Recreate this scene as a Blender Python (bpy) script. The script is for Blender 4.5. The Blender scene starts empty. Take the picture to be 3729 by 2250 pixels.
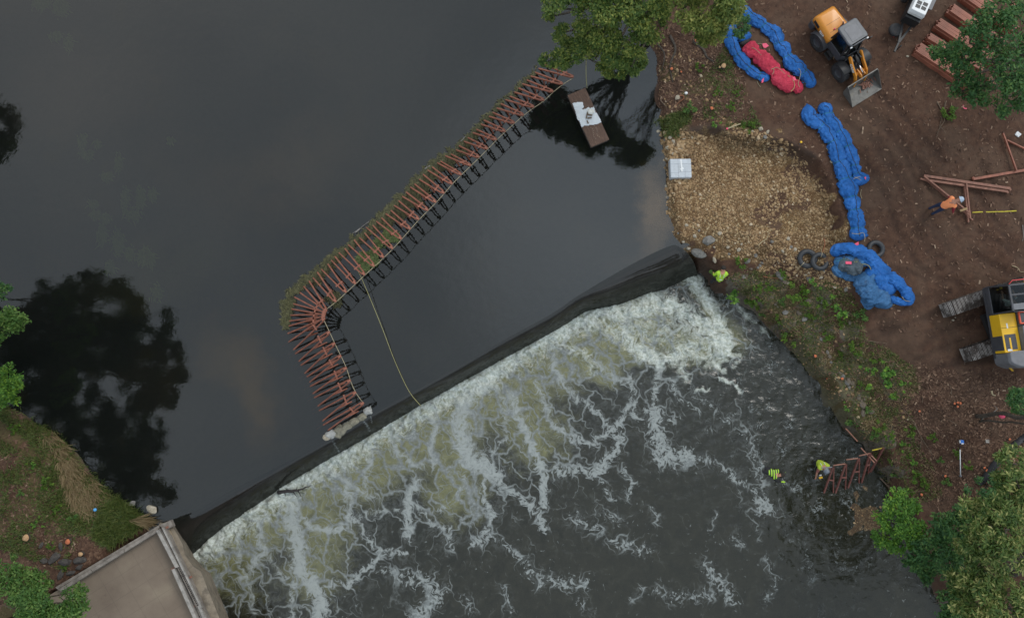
import bpy, math, random
import numpy as np
from mathutils import Vector, Matrix

SC = bpy.context.scene
COL = SC.collection
RNG = np.random.default_rng(7)
random.seed(7)
R = math.radians

# ------------------------------------------------------------------ camera
IW, IH, FPX, HC = 3729.0, 2250.0, 2928.0, 36.6
NADX, NADY = 1800.0, 1470.0          # where straight-down falls in the frame
_n = Vector((NADX - IW / 2, IH / 2 - NADY, -FPX)).normalized()
_q = _n.rotation_difference(Vector((0, 0, -1)))
ROT = _q.to_matrix()
cam_d = bpy.data.cameras.new('drone_camera')
cam = bpy.data.objects.new('drone_camera', cam_d)
COL.objects.link(cam)
cam.matrix_world = Matrix.Translation((0, 0, HC)) @ ROT.to_4x4()
cam_d.sensor_fit = 'HORIZONTAL'
cam_d.sensor_width = 36.0
cam_d.lens = 36.0 * FPX / IW
cam_d.clip_start = 0.5
cam_d.clip_end = 3000
SC.camera = cam
SC.render.resolution_x, SC.render.resolution_y = 1024, 617

# ------------------------------------------------------------------ light
SUN_EL, SUN_AZ = R(46), R(40)        # azimuth measured from +y towards +x
world = bpy.data.worlds.new('World')
SC.world = world
world.use_nodes = True
_nt = world.node_tree
_nt.nodes.clear()
_out = _nt.nodes.new('ShaderNodeOutputWorld')
_bg = _nt.nodes.new('ShaderNodeBackground')
_sky = _nt.nodes.new('ShaderNodeTexSky')
_sky.sky_type = 'NISHITA'
_sky.sun_disc = False
_sky.sun_elevation = SUN_EL
_sky.sun_rotation = -SUN_AZ
_sky.dust_density = 3.0
_sky.air_density = 1.3
_tc = _nt.nodes.new('ShaderNodeTexCoord')
_no = _nt.nodes.new('ShaderNodeTexNoise')
_no.inputs['Scale'].default_value = 2.6
_no.inputs['Detail'].default_value = 5
_no.inputs['Roughness'].default_value = 0.5
_rp = _nt.nodes.new('ShaderNodeValToRGB')
_rp.color_ramp.elements[0].position = 0.36
_rp.color_ramp.elements[0].color = (5.6, 6.5, 7.4, 1)
_rp.color_ramp.elements[1].position = 0.68
_rp.color_ramp.elements[1].color = (8.0, 8.8, 9.4, 1)
_mx = _nt.nodes.new('ShaderNodeMix')
_mx.data_type = 'RGBA'
_mx.inputs[0].default_value = 0.88     # overcast: cloud cover over the sky texture
_mp = _nt.nodes.new('ShaderNodeMapping')
_mp.inputs['Location'].default_value = (3.7, 1.2, 0.4)
_nt.links.new(_tc.outputs['Generated'], _mp.inputs['Vector'])
_nt.links.new(_mp.outputs[0], _no.inputs['Vector'])
_nt.links.new(_no.outputs['Fac'], _rp.inputs['Fac'])
_nt.links.new(_sky.outputs['Color'], _mx.inputs['A'])
_nt.links.new(_rp.outputs['Color'], _mx.inputs['B'])
_nt.links.new(_mx.outputs['Result'], _bg.inputs['Color'])
# one brighter opening in the cloud, high up
_nv = _nt.nodes.new('ShaderNodeVectorMath'); _nv.operation = 'NORMALIZE'
_dt = _nt.nodes.new('ShaderNodeVectorMath'); _dt.operation = 'DOT_PRODUCT'
_dt.inputs[1].default_value = Vector((0.20, 0.24, 1.0)).normalized()
_mr = _nt.nodes.new('ShaderNodeMapRange'); _mr.interpolation_type = 'SMOOTHSTEP'
_mr.inputs['From Min'].default_value = 0.955; _mr.inputs['From Max'].default_value = 1.0
_mr.inputs['To Min'].default_value = 1.0; _mr.inputs['To Max'].default_value = 1.7
_ml = _nt.nodes.new('ShaderNodeVectorMath'); _ml.operation = 'SCALE'
_nt.links.new(_tc.outputs['Generated'], _nv.inputs[0]); _nt.links.new(_nv.outputs[0], _dt.inputs[0]); _nt.links.new(_dt.outputs['Value'], _mr.inputs['Value'])
_nt.links.new(_mx.outputs['Result'], _ml.inputs[0]); _nt.links.new(_mr.outputs['Result'], _ml.inputs['Scale'])
_nt.links.new(_ml.outputs[0], _bg.inputs['Color'])
_bg.inputs['Strength'].default_value = 0.105
_nt.links.new(_bg.outputs['Background'], _out.inputs['Surface'])
sun_d = bpy.data.lights.new('sun', 'SUN')
sun_d.energy = 1.3
sun_d.angle = R(22)
sun_d.color = (1.0, 0.96, 0.9)
sun = bpy.data.objects.new('sun', sun_d)
COL.objects.link(sun)
_sd = Vector((math.sin(SUN_AZ) * math.cos(SUN_EL), math.cos(SUN_AZ) * math.cos(SUN_EL), math.sin(SUN_EL)))
sun.rotation_euler = _sd.to_track_quat('Z', 'Y').to_euler()
SC.view_settings.view_transform = 'Standard'
SC.view_settings.look = 'None'
SC.view_settings.exposure = 0.16
SC.view_settings.gamma = 1.0
SC.cycles.max_bounces = 6
SC.cycles.diffuse_bounces = 3
SC.cycles.glossy_bounces = 3
SC.cycles.transmission_bounces = 4
SC.cycles.transparent_max_bounces = 10
SC.cycles.caustics_reflective = False
SC.cycles.caustics_refractive = False

# ------------------------------------------------------------------ pixels -> world
_ROTN = np.array(ROT)

def P(px, py, z=0.0):
    d = ROT @ Vector((px - IW / 2, IH / 2 - py, -FPX))
    t = (z - HC) / d.z
    return Vector((d.x * t, d.y * t, z))

def PA(pts, z=0.0):
    """list of (px,py) -> (n,2) world xy at height z"""
    a = np.array(pts, float)
    d = np.stack([a[:, 0] - IW / 2, IH / 2 - a[:, 1], np.full(len(a), -FPX)], 1) @ _ROTN.T
    t = (np.asarray(z) - HC) / d[:, 2]
    return d[:, :2] * t[:, None]

def to_px(x, y, z):
    v = np.stack([x, y, np.asarray(z) + 0 * x - HC], -1) @ _ROTN
    s = -FPX / v[..., 2]
    return IW / 2 + v[..., 0] * s, IH / 2 - v[..., 1] * s

def MIR(px, py, h):
    """true place of a thing at height h whose mirror image in the upper pool falls on px,py"""
    p = P(px, py, -h)
    return Vector((p.x, p.y, h))

# ------------------------------------------------------------------ noise
def _hash(ix, iy, seed):
    h = (ix.astype(np.int64) * 374761393 + iy.astype(np.int64) * 668265263 + seed * 1442695041) & 0xffffffff
    h = ((h ^ (h >> 13)) * 1274126177) & 0xffffffff
    h = ((h ^ (h >> 16)) * 2246822519) & 0xffffffff
    return ((h ^ (h >> 15)) & 0xffffff) / float(0xffffff)

def vnoise(x, y, seed=0):
    x = np.asarray(x, float); y = np.asarray(y, float)
    ix = np.floor(x); iy = np.floor(y)
    fx = x - ix; fy = y - iy
    fx = fx * fx * fx * (fx * (fx * 6 - 15) + 10); fy = fy * fy * fy * (fy * (fy * 6 - 15) + 10)
    a = _hash(ix, iy, seed); b = _hash(ix + 1, iy, seed)
    c = _hash(ix, iy + 1, seed); d = _hash(ix + 1, iy + 1, seed)
    return (a * (1 - fx) + b * fx) * (1 - fy) + (c * (1 - fx) + d * fx) * fy

def fbm(x, y, seed=0, octv=4, gain=0.5):
    s = 0; a = 1; n = 0
    for i in range(octv):
        s = s + a * vnoise(x * 2 ** i + 17.3 * i, y * 2 ** i - 9.1 * i, seed + i)
        n += a; a *= gain
    return s / n

def ss(a, b, x):
    t = np.clip((x - a) / (b - a), 0, 1)
    return t * t * (3 - 2 * t)

def poly_sd(x, y, poly):
    """signed distance to polygon (n,2): positive inside"""
    x = np.asarray(x, float); y = np.asarray(y, float)
    d = np.full(x.shape, 1e9); ins = np.zeros(x.shape, bool)
    n = len(poly)
    for i in range(n):
        ax, ay = poly[i]; bx, by = poly[(i + 1) % n]
        ex, ey = bx - ax, by - ay
        L = ex * ex + ey * ey + 1e-12
        t = np.clip(((x - ax) * ex + (y - ay) * ey) / L, 0, 1)
        d = np.minimum(d, (x - ax - ex * t) ** 2 + (y - ay - ey * t) ** 2)
        c = ((ay > y) != (by > y)) & (x < ex * (y - ay) / (ey + 1e-12 * (ey == 0)) + ax)
        ins ^= c
    d = np.sqrt(d)
    return np.where(ins, d, -d)

def line_d(x, y, pts, vals=None):
    """distance to polyline and interpolated per-point value"""
    x = np.asarray(x, float); y = np.asarray(y, float)
    d = np.full(x.shape, 1e9); v = np.zeros(x.shape)
    for i in range(len(pts) - 1):
        ax, ay = pts[i]; bx, by = pts[i + 1]
        ex, ey = bx - ax, by - ay
        L = ex * ex + ey * ey + 1e-12
        t = np.clip(((x - ax) * ex + (y - ay) * ey) / L, 0, 1)
        dd = np.hypot(x - ax - ex * t, y - ay - ey * t)
        m = dd < d
        d = np.where(m, dd, d)
        if vals is not None:
            v = np.where(m, vals[i] + (vals[i + 1] - vals[i]) * t, v)
    return d, v

# ------------------------------------------------------------------ tags
def tag(o, label=None, cat=None, group=None, kind=None):
    if label: o['label'] = label
    if cat: o['category'] = cat
    if group: o['group'] = group
    if kind: o['kind'] = kind
    elif cat: o['kind'] = 'thing'
    return o

def empty(name, loc=(0, 0, 0), rz=0.0, label=None, cat=None, group=None):
    o = bpy.data.objects.new(name, None)
    o.empty_display_size = 0.2
    COL.objects.link(o)
    o.location = loc
    o.rotation_euler = (0, 0, rz)
    return tag(o, label, cat, group)

def copy_tree(o, parent=None):
    c = o.copy()
    COL.objects.link(c)
    if parent is not None:
        c.parent = parent
        c.matrix_parent_inverse = o.matrix_parent_inverse.copy()
    for ch in list(o.children):
        copy_tree(ch, c)
    return c

# ------------------------------------------------------------------ mesh builders
class MB:
    def __init__(s):
        s.v = []; s.f = []; s.m = []; s.mi = 0; s.sm = []; s.smooth = False
    def add(s, vs, fs):
        b = len(s.v)
        s.v.extend([tuple(v) for v in vs])
        for f in fs:
            s.f.append([b + i for i in f]); s.m.append(s.mi); s.sm.append(s.smooth)
        return s
    def mat(s, i): s.mi = i; return s
    def box(s, c, d, rz=0.0, M=None, taper=None):
        hx, hy, hz = d[0] / 2, d[1] / 2, d[2] / 2
        tx, ty = taper or (1, 1)
        vs = [(-hx, -hy, -hz), (hx, -hy, -hz), (hx, hy, -hz), (-hx, hy, -hz),
              (-hx * tx, -hy * ty, hz), (hx * tx, -hy * ty, hz), (hx * tx, hy * ty, hz), (-hx * tx, hy * ty, hz)]
        if M is None: M = Matrix.Rotation(rz, 3, 'Z')
        vs = [M @ Vector(v) + Vector(c) for v in vs]
        return s.add(vs, [(3, 2, 1, 0), (4, 5, 6, 7), (0, 1, 5, 4), (1, 2, 6, 5), (2, 3, 7, 6), (3, 0, 4, 7)])
    def bar(s, p, q, w, h, up=(0, 0, 1)):
        """box-section bar from p to q"""
        p = Vector(p); q = Vector(q)
        d = (q - p); L = d.length
        if L < 1e-6: return s
        d.normalize(); u = Vector(up)
        if abs(d.dot(u)) > 0.99: u = Vector((1, 0, 0))
        y = u.cross(d).normalized(); z = d.cross(y)
        M = Matrix((d, y, z)).transposed()
        return s.box((p + q) / 2, (L, w, h), M=M)
    def chan(s, p, q, w, h, up=(0, 0, 1), t=0.012):
        """open channel (web on top, two flanges)"""
        p = Vector(p); q = Vector(q)
        d = (q - p).normalized(); u = Vector(up)
        if abs(d.dot(u)) > 0.99: u = Vector((1, 0, 0))
        y = u.cross(d).normalized(); z = d.cross(y)
        s.bar(p + z * (h / 2), q + z * (h / 2), w, t, up)
        for k in (-1, 1):
            o = y * (k * (w / 2 - t / 2)) - z * (t / 2)
            s.bar(p + o, q + o, t, h - t, up)
        return s
    def tube(s, pts, r, n=8, cap=True):
        pts = [Vector(p) for p in pts]
        m = len(pts)
        rs = r if hasattr(r, '__len__') else [r] * m
        vs = []; prev = None
        for i, p in enumerate(pts):
            t = (pts[min(i + 1, m - 1)] - pts[max(i - 1, 0)])
            if t.length < 1e-9: t = Vector((0, 0, 1))
            t.normalize()
            if prev is None:
                a = Vector((0, 0, 1)) if abs(t.z) < 0.9 else Vector((1, 0, 0))
                x = a.cross(t).normalized()
            else:
                x = (prev - t * prev.dot(t))
                x = x.normalized() if x.length > 1e-6 else Vector((1, 0, 0)).cross(t).normalized()
            prev = x
            y = t.cross(x)
            for k in range(n):
                an = 2 * math.pi * k / n
                vs.append(p + (x * math.cos(an) + y * math.sin(an)) * rs[i])
        fs = []
        for i in range(m - 1):
            for k in range(n):
                k2 = (k + 1) % n
                fs.append((i * n + k, i * n + k2, (i + 1) * n + k2, (i + 1) * n + k))
        if cap:
            fs.append(tuple(reversed(range(n)))); fs.append(tuple(range((m - 1) * n, m * n)))
        old = s.smooth; s.smooth = n > 5
        s.add(vs, fs); s.smooth = old
        return s
    def lathe(s, prof, n=20, M=None, cap=True):
        """prof: (r, z) pairs, axis z, placed by matrix M"""
        M = M or Matrix.Identity(4)
        vs = []
        for r, z in prof:
            for k in range(n):
                a = 2 * math.pi * k / n
                vs.append(M @ Vector((r * math.cos(a), r * math.sin(a), z)))
        fs = []
        for i in range(len(prof) - 1):
            for k in range(n):
                k2 = (k + 1) % n
                fs.append((i * n + k, i * n + k2, (i + 1) * n + k2, (i + 1) * n + k))
        if cap:
            fs.append(tuple(reversed(range(n)))); fs.append(tuple(range((len(prof) - 1) * n, len(prof) * n)))
        old = s.smooth; s.smooth = True
        s.add(vs, fs); s.smooth = old
        return s
    def prism(s, poly, z0, z1, M=None):
        """vertical prism of a 2-D outline"""
        n = len(poly)
        vs = [(x, y, z0) for x, y in poly] + [(x, y, z1) for x, y in poly]
        if M is not None: vs = [M @ Vector(v) for v in vs]
        fs = [tuple(reversed(range(n))), tuple(range(n, 2 * n))]
        fs += [(i, (i + 1) % n, n + (i + 1) % n, n + i) for i in range(n)]
        return s.add(vs, fs)
    def build(s, name, mats, parent=None, bevel=0.0, seg=2):
        me = bpy.data.meshes.new(name)
        me.from_pydata(s.v, [], s.f)
        mats = mats if isinstance(mats, (list, tuple)) else [mats]
        for m in mats: me.materials.append(m)
        me.polygons.foreach_set('material_index', np.array(s.m, np.int32))
        me.polygons.foreach_set('use_smooth', np.array(s.sm, bool))
        me.update()
        o = bpy.data.objects.new(name, me)
        COL.objects.link(o)
        if parent is not None: o.parent = parent
        if bevel:
            b = o.modifiers.new('bevel', 'BEVEL'); b.width = bevel; b.segments = seg; b.limit_method = 'ANGLE'
            b.angle_limit = R(40)
        return o

def mesh_np(name, v, f, mat, attrs=None, parent=None, smooth=False):
    v = np.asarray(v, np.float32); f = np.asarray(f, np.int32)
    me = bpy.data.meshes.new(name)
    nv, nf, k = len(v), len(f), f.shape[1]
    me.vertices.add(nv); me.vertices.foreach_set('co', v.ravel())
    me.loops.add(nf * k); me.loops.foreach_set('vertex_index', f.ravel())
    me.polygons.add(nf)
    me.polygons.foreach_set('loop_start', np.arange(0, nf * k, k, dtype=np.int32))
    me.polygons.foreach_set('loop_total', np.full(nf, k, np.int32))
    if smooth: me.polygons.foreach_set('use_smooth', np.ones(nf, bool))
    mats = mat if isinstance(mat, (list, tuple)) else [mat]
    for m in mats: me.materials.append(m)
    for an, av in (attrs or {}).items():
        av = np.asarray(av, np.float32)
        if av.ndim == 2:
            a = me.attributes.new(an, 'FLOAT_VECTOR', 'POINT'); a.data.foreach_set('vector', av.ravel())
        else:
            a = me.attributes.new(an, 'FLOAT', 'POINT'); a.data.foreach_set('value', av)
    me.update(calc_edges=True)
    o = bpy.data.objects.new(name, me)
    COL.objects.link(o)
    if parent is not None: o.parent = parent
    return o

def grid_faces(nx, ny):
    i = np.arange(nx * ny).reshape(ny, nx)
    return np.stack([i[:-1, :-1], i[:-1, 1:], i[1:, 1:], i[1:, :-1]], -1).reshape(-1, 4)

# ------------------------------------------------------------------ materials
class NT:
    def __init__(s, name):
        s.m = bpy.data.materials.new(name); s.m.use_nodes = True
        s.t = s.m.node_tree; s.t.nodes.clear()
        s.out = s.n('ShaderNodeOutputMaterial')
    def n(s, ty, **kw):
        x = s.t.nodes.new(ty)
        for k, v in kw.items(): setattr(x, k, v)
        return x
    def _set(s, sock, v):
        if v is None: return
        if isinstance(v, bpy.types.NodeSocket): s.t.links.new(v, sock)
        elif isinstance(v, (tuple, list)):
            v = tuple(v)
            if len(v) == 3 and sock.type == 'RGBA': v = v + (1,)
            sock.default_value = v
        else: sock.default_value = v
    def coord(s, which='Object'):
        return s.n('ShaderNodeTexCoord').outputs[which]
    def attr(s, name):
        a = s.n('ShaderNodeAttribute'); a.attribute_name = name
        return a.outputs['Fac']
    def vattr(s, name):
        a = s.n('ShaderNodeAttribute'); a.attribute_name = name
        return a.outputs['Vector']
    def noise(s, scale, detail=3, rough=0.5, vec=None, dist=0.0, out='Fac'):
        x = s.n('ShaderNodeTexNoise')
        s._set(x.inputs['Scale'], scale); x.inputs['Detail'].default_value = detail
        x.inputs['Roughness'].default_value = rough; x.inputs['Distortion'].default_value = dist
        s._set(x.inputs['Vector'], vec if vec is not None else s.coord())
        return x.outputs[out]
    def voro(s, scale, feature='F1', vec=None, out='Distance', rand=1.0):
        x = s.n('ShaderNodeTexVoronoi'); x.feature = feature
        x.inputs['Scale'].default_value = scale
        x.inputs['Randomness'].default_value = rand
        s._set(x.inputs['Vector'], vec if vec is not None else s.coord())
        return x.outputs[out]
    def math(s, op, a, b=None, c=None, clamp=False):
        x = s.n('ShaderNodeMath', operation=op, use_clamp=clamp)
        s._set(x.inputs[0], a); s._set(x.inputs[1], b)
        if c is not None: s._set(x.inputs[2], c)
        return x.outputs[0]
    def step(s, a, b, v, lo=0.0, hi=1.0):
        x = s.n('ShaderNodeMapRange', interpolation_type='SMOOTHSTEP')
        s._set(x.inputs['Value'], v); s._set(x.inputs['From Min'], a); s._set(x.inputs['From Max'], b)
        s._set(x.inputs['To Min'], lo); s._set(x.inputs['To Max'], hi)
        return x.outputs['Result']
    def mix(s, f, a, b, mode='MIX'):
        x = s.n('ShaderNodeMix', data_type='RGBA', blend_type=mode)
        s._set(x.inputs[0], f); s._set(x.inputs['A'], a); s._set(x.inputs['B'], b)
        return x.outputs['Result']
    def ramp(s, f, stops):
        x = s.n('ShaderNodeValToRGB'); e = x.color_ramp.elements
        while len(e) < len(stops): e.new(0.5)
        for el, (p, c) in zip(e, stops):
            el.position = p; el.color = tuple(c) + (1,) if len(c) == 3 else c
        s._set(x.inputs['Fac'], f)
        return x.outputs['Color']
    def vmath(s, op, a, b=None, sc=None):
        x = s.n('ShaderNodeVectorMath', operation=op)
        s._set(x.inputs[0], a)
        if b is not None: s._set(x.inputs[1], b)
        if sc is not None: s._set(x.inputs['Scale'], sc)
        return x.outputs[0]
    def bump(s, h, strength=0.3, dist=0.02, normal=None):
        x = s.n('ShaderNodeBump'); x.inputs['Distance'].default_value = dist
        s._set(x.inputs['Strength'], strength); s._set(x.inputs['Height'], h)
        if normal is not None: s._set(x.inputs['Normal'], normal)
        return x.outputs['Normal']
    def pbr(s, color, rough=0.7, normal=None, metal=0.0, spec=0.5, **kw):
        b = s.n('ShaderNodeBsdfPrincipled')
        s._set(b.inputs['Base Color'], color); s._set(b.inputs['Roughness'], rough)
        s._set(b.inputs['Metallic'], metal); s._set(b.inputs['Specular IOR Level'], spec)
        if normal is not None: s._set(b.inputs['Normal'], normal)
        for k, v in kw.items(): s._set(b.inputs[k.replace('_', ' ')], v)
        return b.outputs[0]
    def end(s, sh):
        s.t.links.new(sh, s.out.inputs['Surface'])
        return s.m

def paint(name, c, rough=0.45, var=0.25, scale=6.0, dirt=(0.05, 0.035, 0.025), dirty=0.25, metal=0.0, spec=0.5, bump=0.1):
    """painted or plain surface: slight tone variation plus patches of dried mud"""
    n = NT(name)
    a = n.noise(scale, 4, 0.6)
    c2 = tuple(min(1, x * (1 + var)) for x in c); c1 = tuple(x * (1 - var) for x in c)
    col = n.ramp(a, [(0.3, c1), (0.7, c2)])
    d = n.step(0.5, 0.72, n.noise(scale * 0.6, 5, 0.7, vec=n.vmath('ADD', n.coord(), (3.1, 1.7, 5.2))))
    col = n.mix(n.math('MULTIPLY', d, dirty), col, dirt)
    nm = n.bump(n.noise(scale * 5, 3), bump, 0.01)
    return n.end(n.pbr(col, rough, nm, metal, spec))

M = {}
M['red_steel'] = paint('red_primer_steel', (0.26, 0.090, 0.054), 0.6, 0.3, 5, (0.16, 0.07, 0.045), 0.5)
M['rust_steel'] = paint('rusty_steel', (0.24, 0.11, 0.075), 0.7, 0.3, 7, (0.1, 0.06, 0.045), 0.5)
M['orange'] = paint('orange_paint', (0.62, 0.24, 0.028), 0.3, 0.06, 3, (0.25, 0.12, 0.04), 0.12)
M['yellow'] = paint('yellow_paint', (0.78, 0.45, 0.02), 0.32, 0.05, 3, (0.3, 0.18, 0.05), 0.12)
M['black'] = paint('black_parts', (0.018, 0.018, 0.019), 0.5, 0.25, 6, (0.04, 0.03, 0.022), 0.4)
M['dark_grey'] = paint('dark_grey_paint', (0.055, 0.055, 0.062), 0.5, 0.15, 5, (0.06, 0.045, 0.03), 0.3)
M['mid_grey'] = paint('mid_grey_paint', (0.15, 0.15, 0.16), 0.5, 0.12, 5, (0.08, 0.06, 0.04), 0.25)
M['roof_grey'] = paint('cab_roof_grey', (0.10, 0.105, 0.115), 0.45, 0.2, 4, (0.16, 0.15, 0.14), 0.3)
M['white'] = paint('white_panel', (0.72, 0.73, 0.73), 0.45, 0.06, 3, (0.3, 0.26, 0.2), 0.12)
M['rubber'] = paint('rubber', (0.022, 0.022, 0.024), 0.75, 0.3, 8, (0.07, 0.05, 0.036), 0.55)
M['tube_rubber'] = paint('inner_tube_rubber', (0.024, 0.026, 0.03), 0.5, 0.2, 6, (0.07, 0.06, 0.05), 0.3)
M['chrome'] = paint('cylinder_rod', (0.75, 0.76, 0.78), 0.2, 0.05, 5, (0.3, 0.28, 0.25), 0.1, 1.0)
M['bucket'] = paint('worn_bucket_steel', (0.13, 0.125, 0.115), 0.5, 0.3, 4, (0.2, 0.17, 0.12), 0.6, 0.3)
M['red'] = paint('red_rail', (0.55, 0.05, 0.05), 0.4, 0.1)
M['pink'] = paint('pink_flagging', (0.75, 0.08, 0.16), 0.6, 0.1, 6, dirty=0.1)
M['rope'] = paint('pale_rope', (0.36, 0.30, 0.19), 0.9, 0.25, 20, dirty=0.3)
M['yellow_rope'] = paint('yellow_rope', (0.36, 0.33, 0.14), 0.85, 0.2, 20, dirty=0.2)
M['green_rope'] = paint('green_lashing', (0.03, 0.2, 0.19), 0.85, 0.25, 20, dirty=0.2)
M['dark_rope'] = paint('dark_rope', (0.035, 0.03, 0.03), 0.9, 0.3, 20)
M['lime'] = paint('lime_high_visibility_cloth', (0.38, 0.62, 0.04), 0.8, 0.06, 8, dirty=0.08)
M['reflective'] = paint('silver_reflective_tape', (0.75, 0.76, 0.78), 0.5, 0.05)
M['orange_cloth'] = paint('orange_high_visibility_cloth', (0.9, 0.30, 0.12), 0.85, 0.08, 8, dirty=0.06)
M['maroon_cloth'] = paint('dark_red_cloth', (0.28, 0.02, 0.035), 0.85, 0.15, 8)
M['navy_cloth'] = paint('navy_cloth', (0.016, 0.03, 0.075), 0.85, 0.2, 8)
M['black_cloth'] = paint('black_cloth', (0.014, 0.014, 0.016), 0.85, 0.2, 8)
M['grey_cloth'] = paint('grey_cloth', (0.42, 0.43, 0.40), 0.85, 0.12, 8)
M['skin'] = paint('skin', (0.42, 0.2, 0.13), 0.6, 0.08, 8, dirty=0.05)
M['hair'] = paint('dark_hair', (0.02, 0.014, 0.01), 0.8, 0.3, 20)
M['helmet_grey'] = paint('grey_helmet', (0.16, 0.18, 0.21), 0.35, 0.06, dirty=0.1)
M['helmet_white'] = paint('white_helmet', (0.75, 0.74, 0.68), 0.35, 0.05, dirty=0.1)
M['blue_plastic'] = paint('blue_plastic', (0.03, 0.16, 0.55), 0.4, 0.1)
def _glass():
    n = NT('tinted_glass')
    g = n.n('ShaderNodeBsdfGlossy'); g.inputs['Roughness'].default_value = 0.03
    g.inputs['Color'].default_value = (0.9, 0.95, 1, 1)
    t = n.n('ShaderNodeBsdfTransparent'); t.inputs['Color'].default_value = (0.42, 0.5, 0.5, 1)
    f = n.n('ShaderNodeFresnel'); f.inputs['IOR'].default_value = 1.5
    m = n.n('ShaderNodeMixShader')
    n.t.links.new(f.outputs[0], m.inputs[0]); n.t.links.new(t.outputs[0], m.inputs[1]); n.t.links.new(g.outputs[0], m.inputs[2])
    return n.end(m.outputs[0])
M['glass'] = _glass()
# ================================================================== SETTING: lines of the place
ZL = -2.0                                             # level of the pool below the dam
CREST = [(520, 1968), (640, 1903), (742, 1845), (841, 1787), (960, 1726), (1083, 1662), (1250, 1570), (1366, 1497), (1487, 1436), (1660, 1340),
         (1830, 1240), (2000, 1148), (2100, 1080), (2200, 1020), (2301, 962), (2391, 916), (2450, 893), (2470, 897), (2488, 906)]
TOE = [(640, 2085), (705, 2018), (800, 1930), (890, 1870), (1005, 1790), (1125, 1715), (1290, 1620), (1405, 1552), (1525, 1480), (1695, 1385),
       (1862, 1292), (2032, 1200), (2135, 1135), (2245, 1112), (2361, 1070), (2430, 1050), (2490, 1020), (2515, 1010), (2540, 1005)]
CW = PA(CREST, 0.0)
TW = PA(TOE, ZL)
DAMDIR = (CW[-3] - CW[2]) / np.linalg.norm(CW[-3] - CW[2])
UPS = np.array([-DAMDIR[1], DAMDIR[0]])               # upstream
DOWN_POLY = np.vstack([CW[0] - DAMDIR * 60, CW, CW[-1] + DAMDIR * 60, CW[-1] + DAMDIR * 60 - UPS * 200, CW[0] - DAMDIR * 60 - UPS * 200])

SHORE_R = [(2330, -900, 0), (2330, -200, 0), (2342, 40, 0), (2350, 150, 0), (2385, 300, 0), (2372, 370, 0), (2392, 440, 0), (2398, 490, 0), (2412, 560, 0),
           (2420, 640, 0), (2424, 720, 0), (2430, 800, 0), (2442, 860, 0), (2470, 905, -.05), (2545, 945, -.4), (2590, 985, -.9), (2612, 1045, -1.5),
           (2665, 1085, -1.9), (2720, 1135, -2), (2800, 1205, -2), (2862, 1262, -2), (2905, 1320, -2), (2975, 1400, -2), (3010, 1480, -2),
           (3060, 1550, -2), (3130, 1620, -2), (3190, 1690, -2), (3225, 1760, -2), (3235, 1830, -2), (3270, 1920, -2), (3320, 2020, -2), (3390, 2150, -2),
           (3470, 2300, -2), (3700, 2700, -2), (4200, 3600, -2)]
SRW = np.array([list(P(a, b, c).xy) for a, b, c in SHORE_R]); SRZ = [c for _, _, c in SHORE_R]
BANK_R = np.vstack([SRW, [[900, -400], [900, 400], [SRW[0][0], 400]]])
SHORE_L = [(-900, 1400, 0), (-200, 1410, 0), (-40, 1440, 0), (20, 1465, 0), (70, 1490, 0), (170, 1545, 0), (228, 1592, 0), (285, 1645, 0), (335, 1705, 0), (375, 1765, 0),
           (430, 1805, 0), (480, 1835, 0), (530, 1885, 0), (560, 1925, -.1), (600, 1960, -1), (640, 2020, -2), (700, 2130, -2), (790, 2300, -2), (1000, 2800, -2), (1400, 3600, -2)]
SLW = np.array([list(P(a, b, c).xy) for a, b, c in SHORE_L]); SLZ = [c for _, _, c in SHORE_L]
BANK_L = np.vstack([SLW, [[SLW[-1][0], -400], [-900, -400], [-900, SLW[0][1]]]])
GRAVEL = PA([(2405, 480), (2470, 470), (2540, 468), (2610, 465), (2655, 500), (2760, 512), (2880, 535), (2965, 600), (3015, 690), (3060, 830), (3070, 900),
             (3000, 935), (2960, 975), (2860, 985), (2760, 955), (2680, 960), (2630, 935), (2570, 930), (2500, 925), (2370, 890), (2320, 700), (2350, 520)], 0.5)
LIP = PA([(2500, 470), (2610, 468), (2655, 505), (2760, 517), (2880, 538), (2950, 580)], 0.8)
VEG = PA([(2640, 1000), (2700, 960), (2800, 985), (2900, 1000), (3020, 1010), (3120, 1080), (3150, 1150), (3160, 1230), (3240, 1260), (3330, 1320), (3350, 1400),
          (3330, 1470), (3330, 1600), (3400, 1700), (3420, 1800), (3300, 1900), (3240, 1850), (3150, 1600), (3020, 1440), (2900, 1300), (2740, 1120)], 0.6)
LITTER = PA([(3330, 1300), (3480, 1330), (3729, 1360), (4100, 1400), (4100, 1900), (3700, 1900), (3400, 1830), (3300, 1700), (3270, 1500)], 1.0)
UPBANK = PA([(2350, -100), (2700, -100), (2680, 300), (2760, 430), (2640, 470), (2400, 490), (2380, 350)], 0.8)
ROCKS = PA([(2905, 1310), (2960, 1310), (3080, 1430), (3100, 1530), (3085, 1580), (3020, 1480), (2960, 1400)], 0.0)
BAR = PA([(3080, 1790), (3130, 1740), (3200, 1740), (3240, 1840), (3260, 1930), (3160, 2000), (3060, 1960)], ZL)
SITEFAR = PA([(3560, 1800), (3600, 1720), (3650, 1650), (3729, 1590), (4200, 1400), (4200, 1900), (3640, 1900)], 1.0)
DECK_PX = [(205, 2150), (612, 1893), (632, 1930), (820, 2300), (820, 2700), (-300, 2700), (-300, 2470)]
DECKW = PA(DECK_PX, 1.0)
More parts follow.
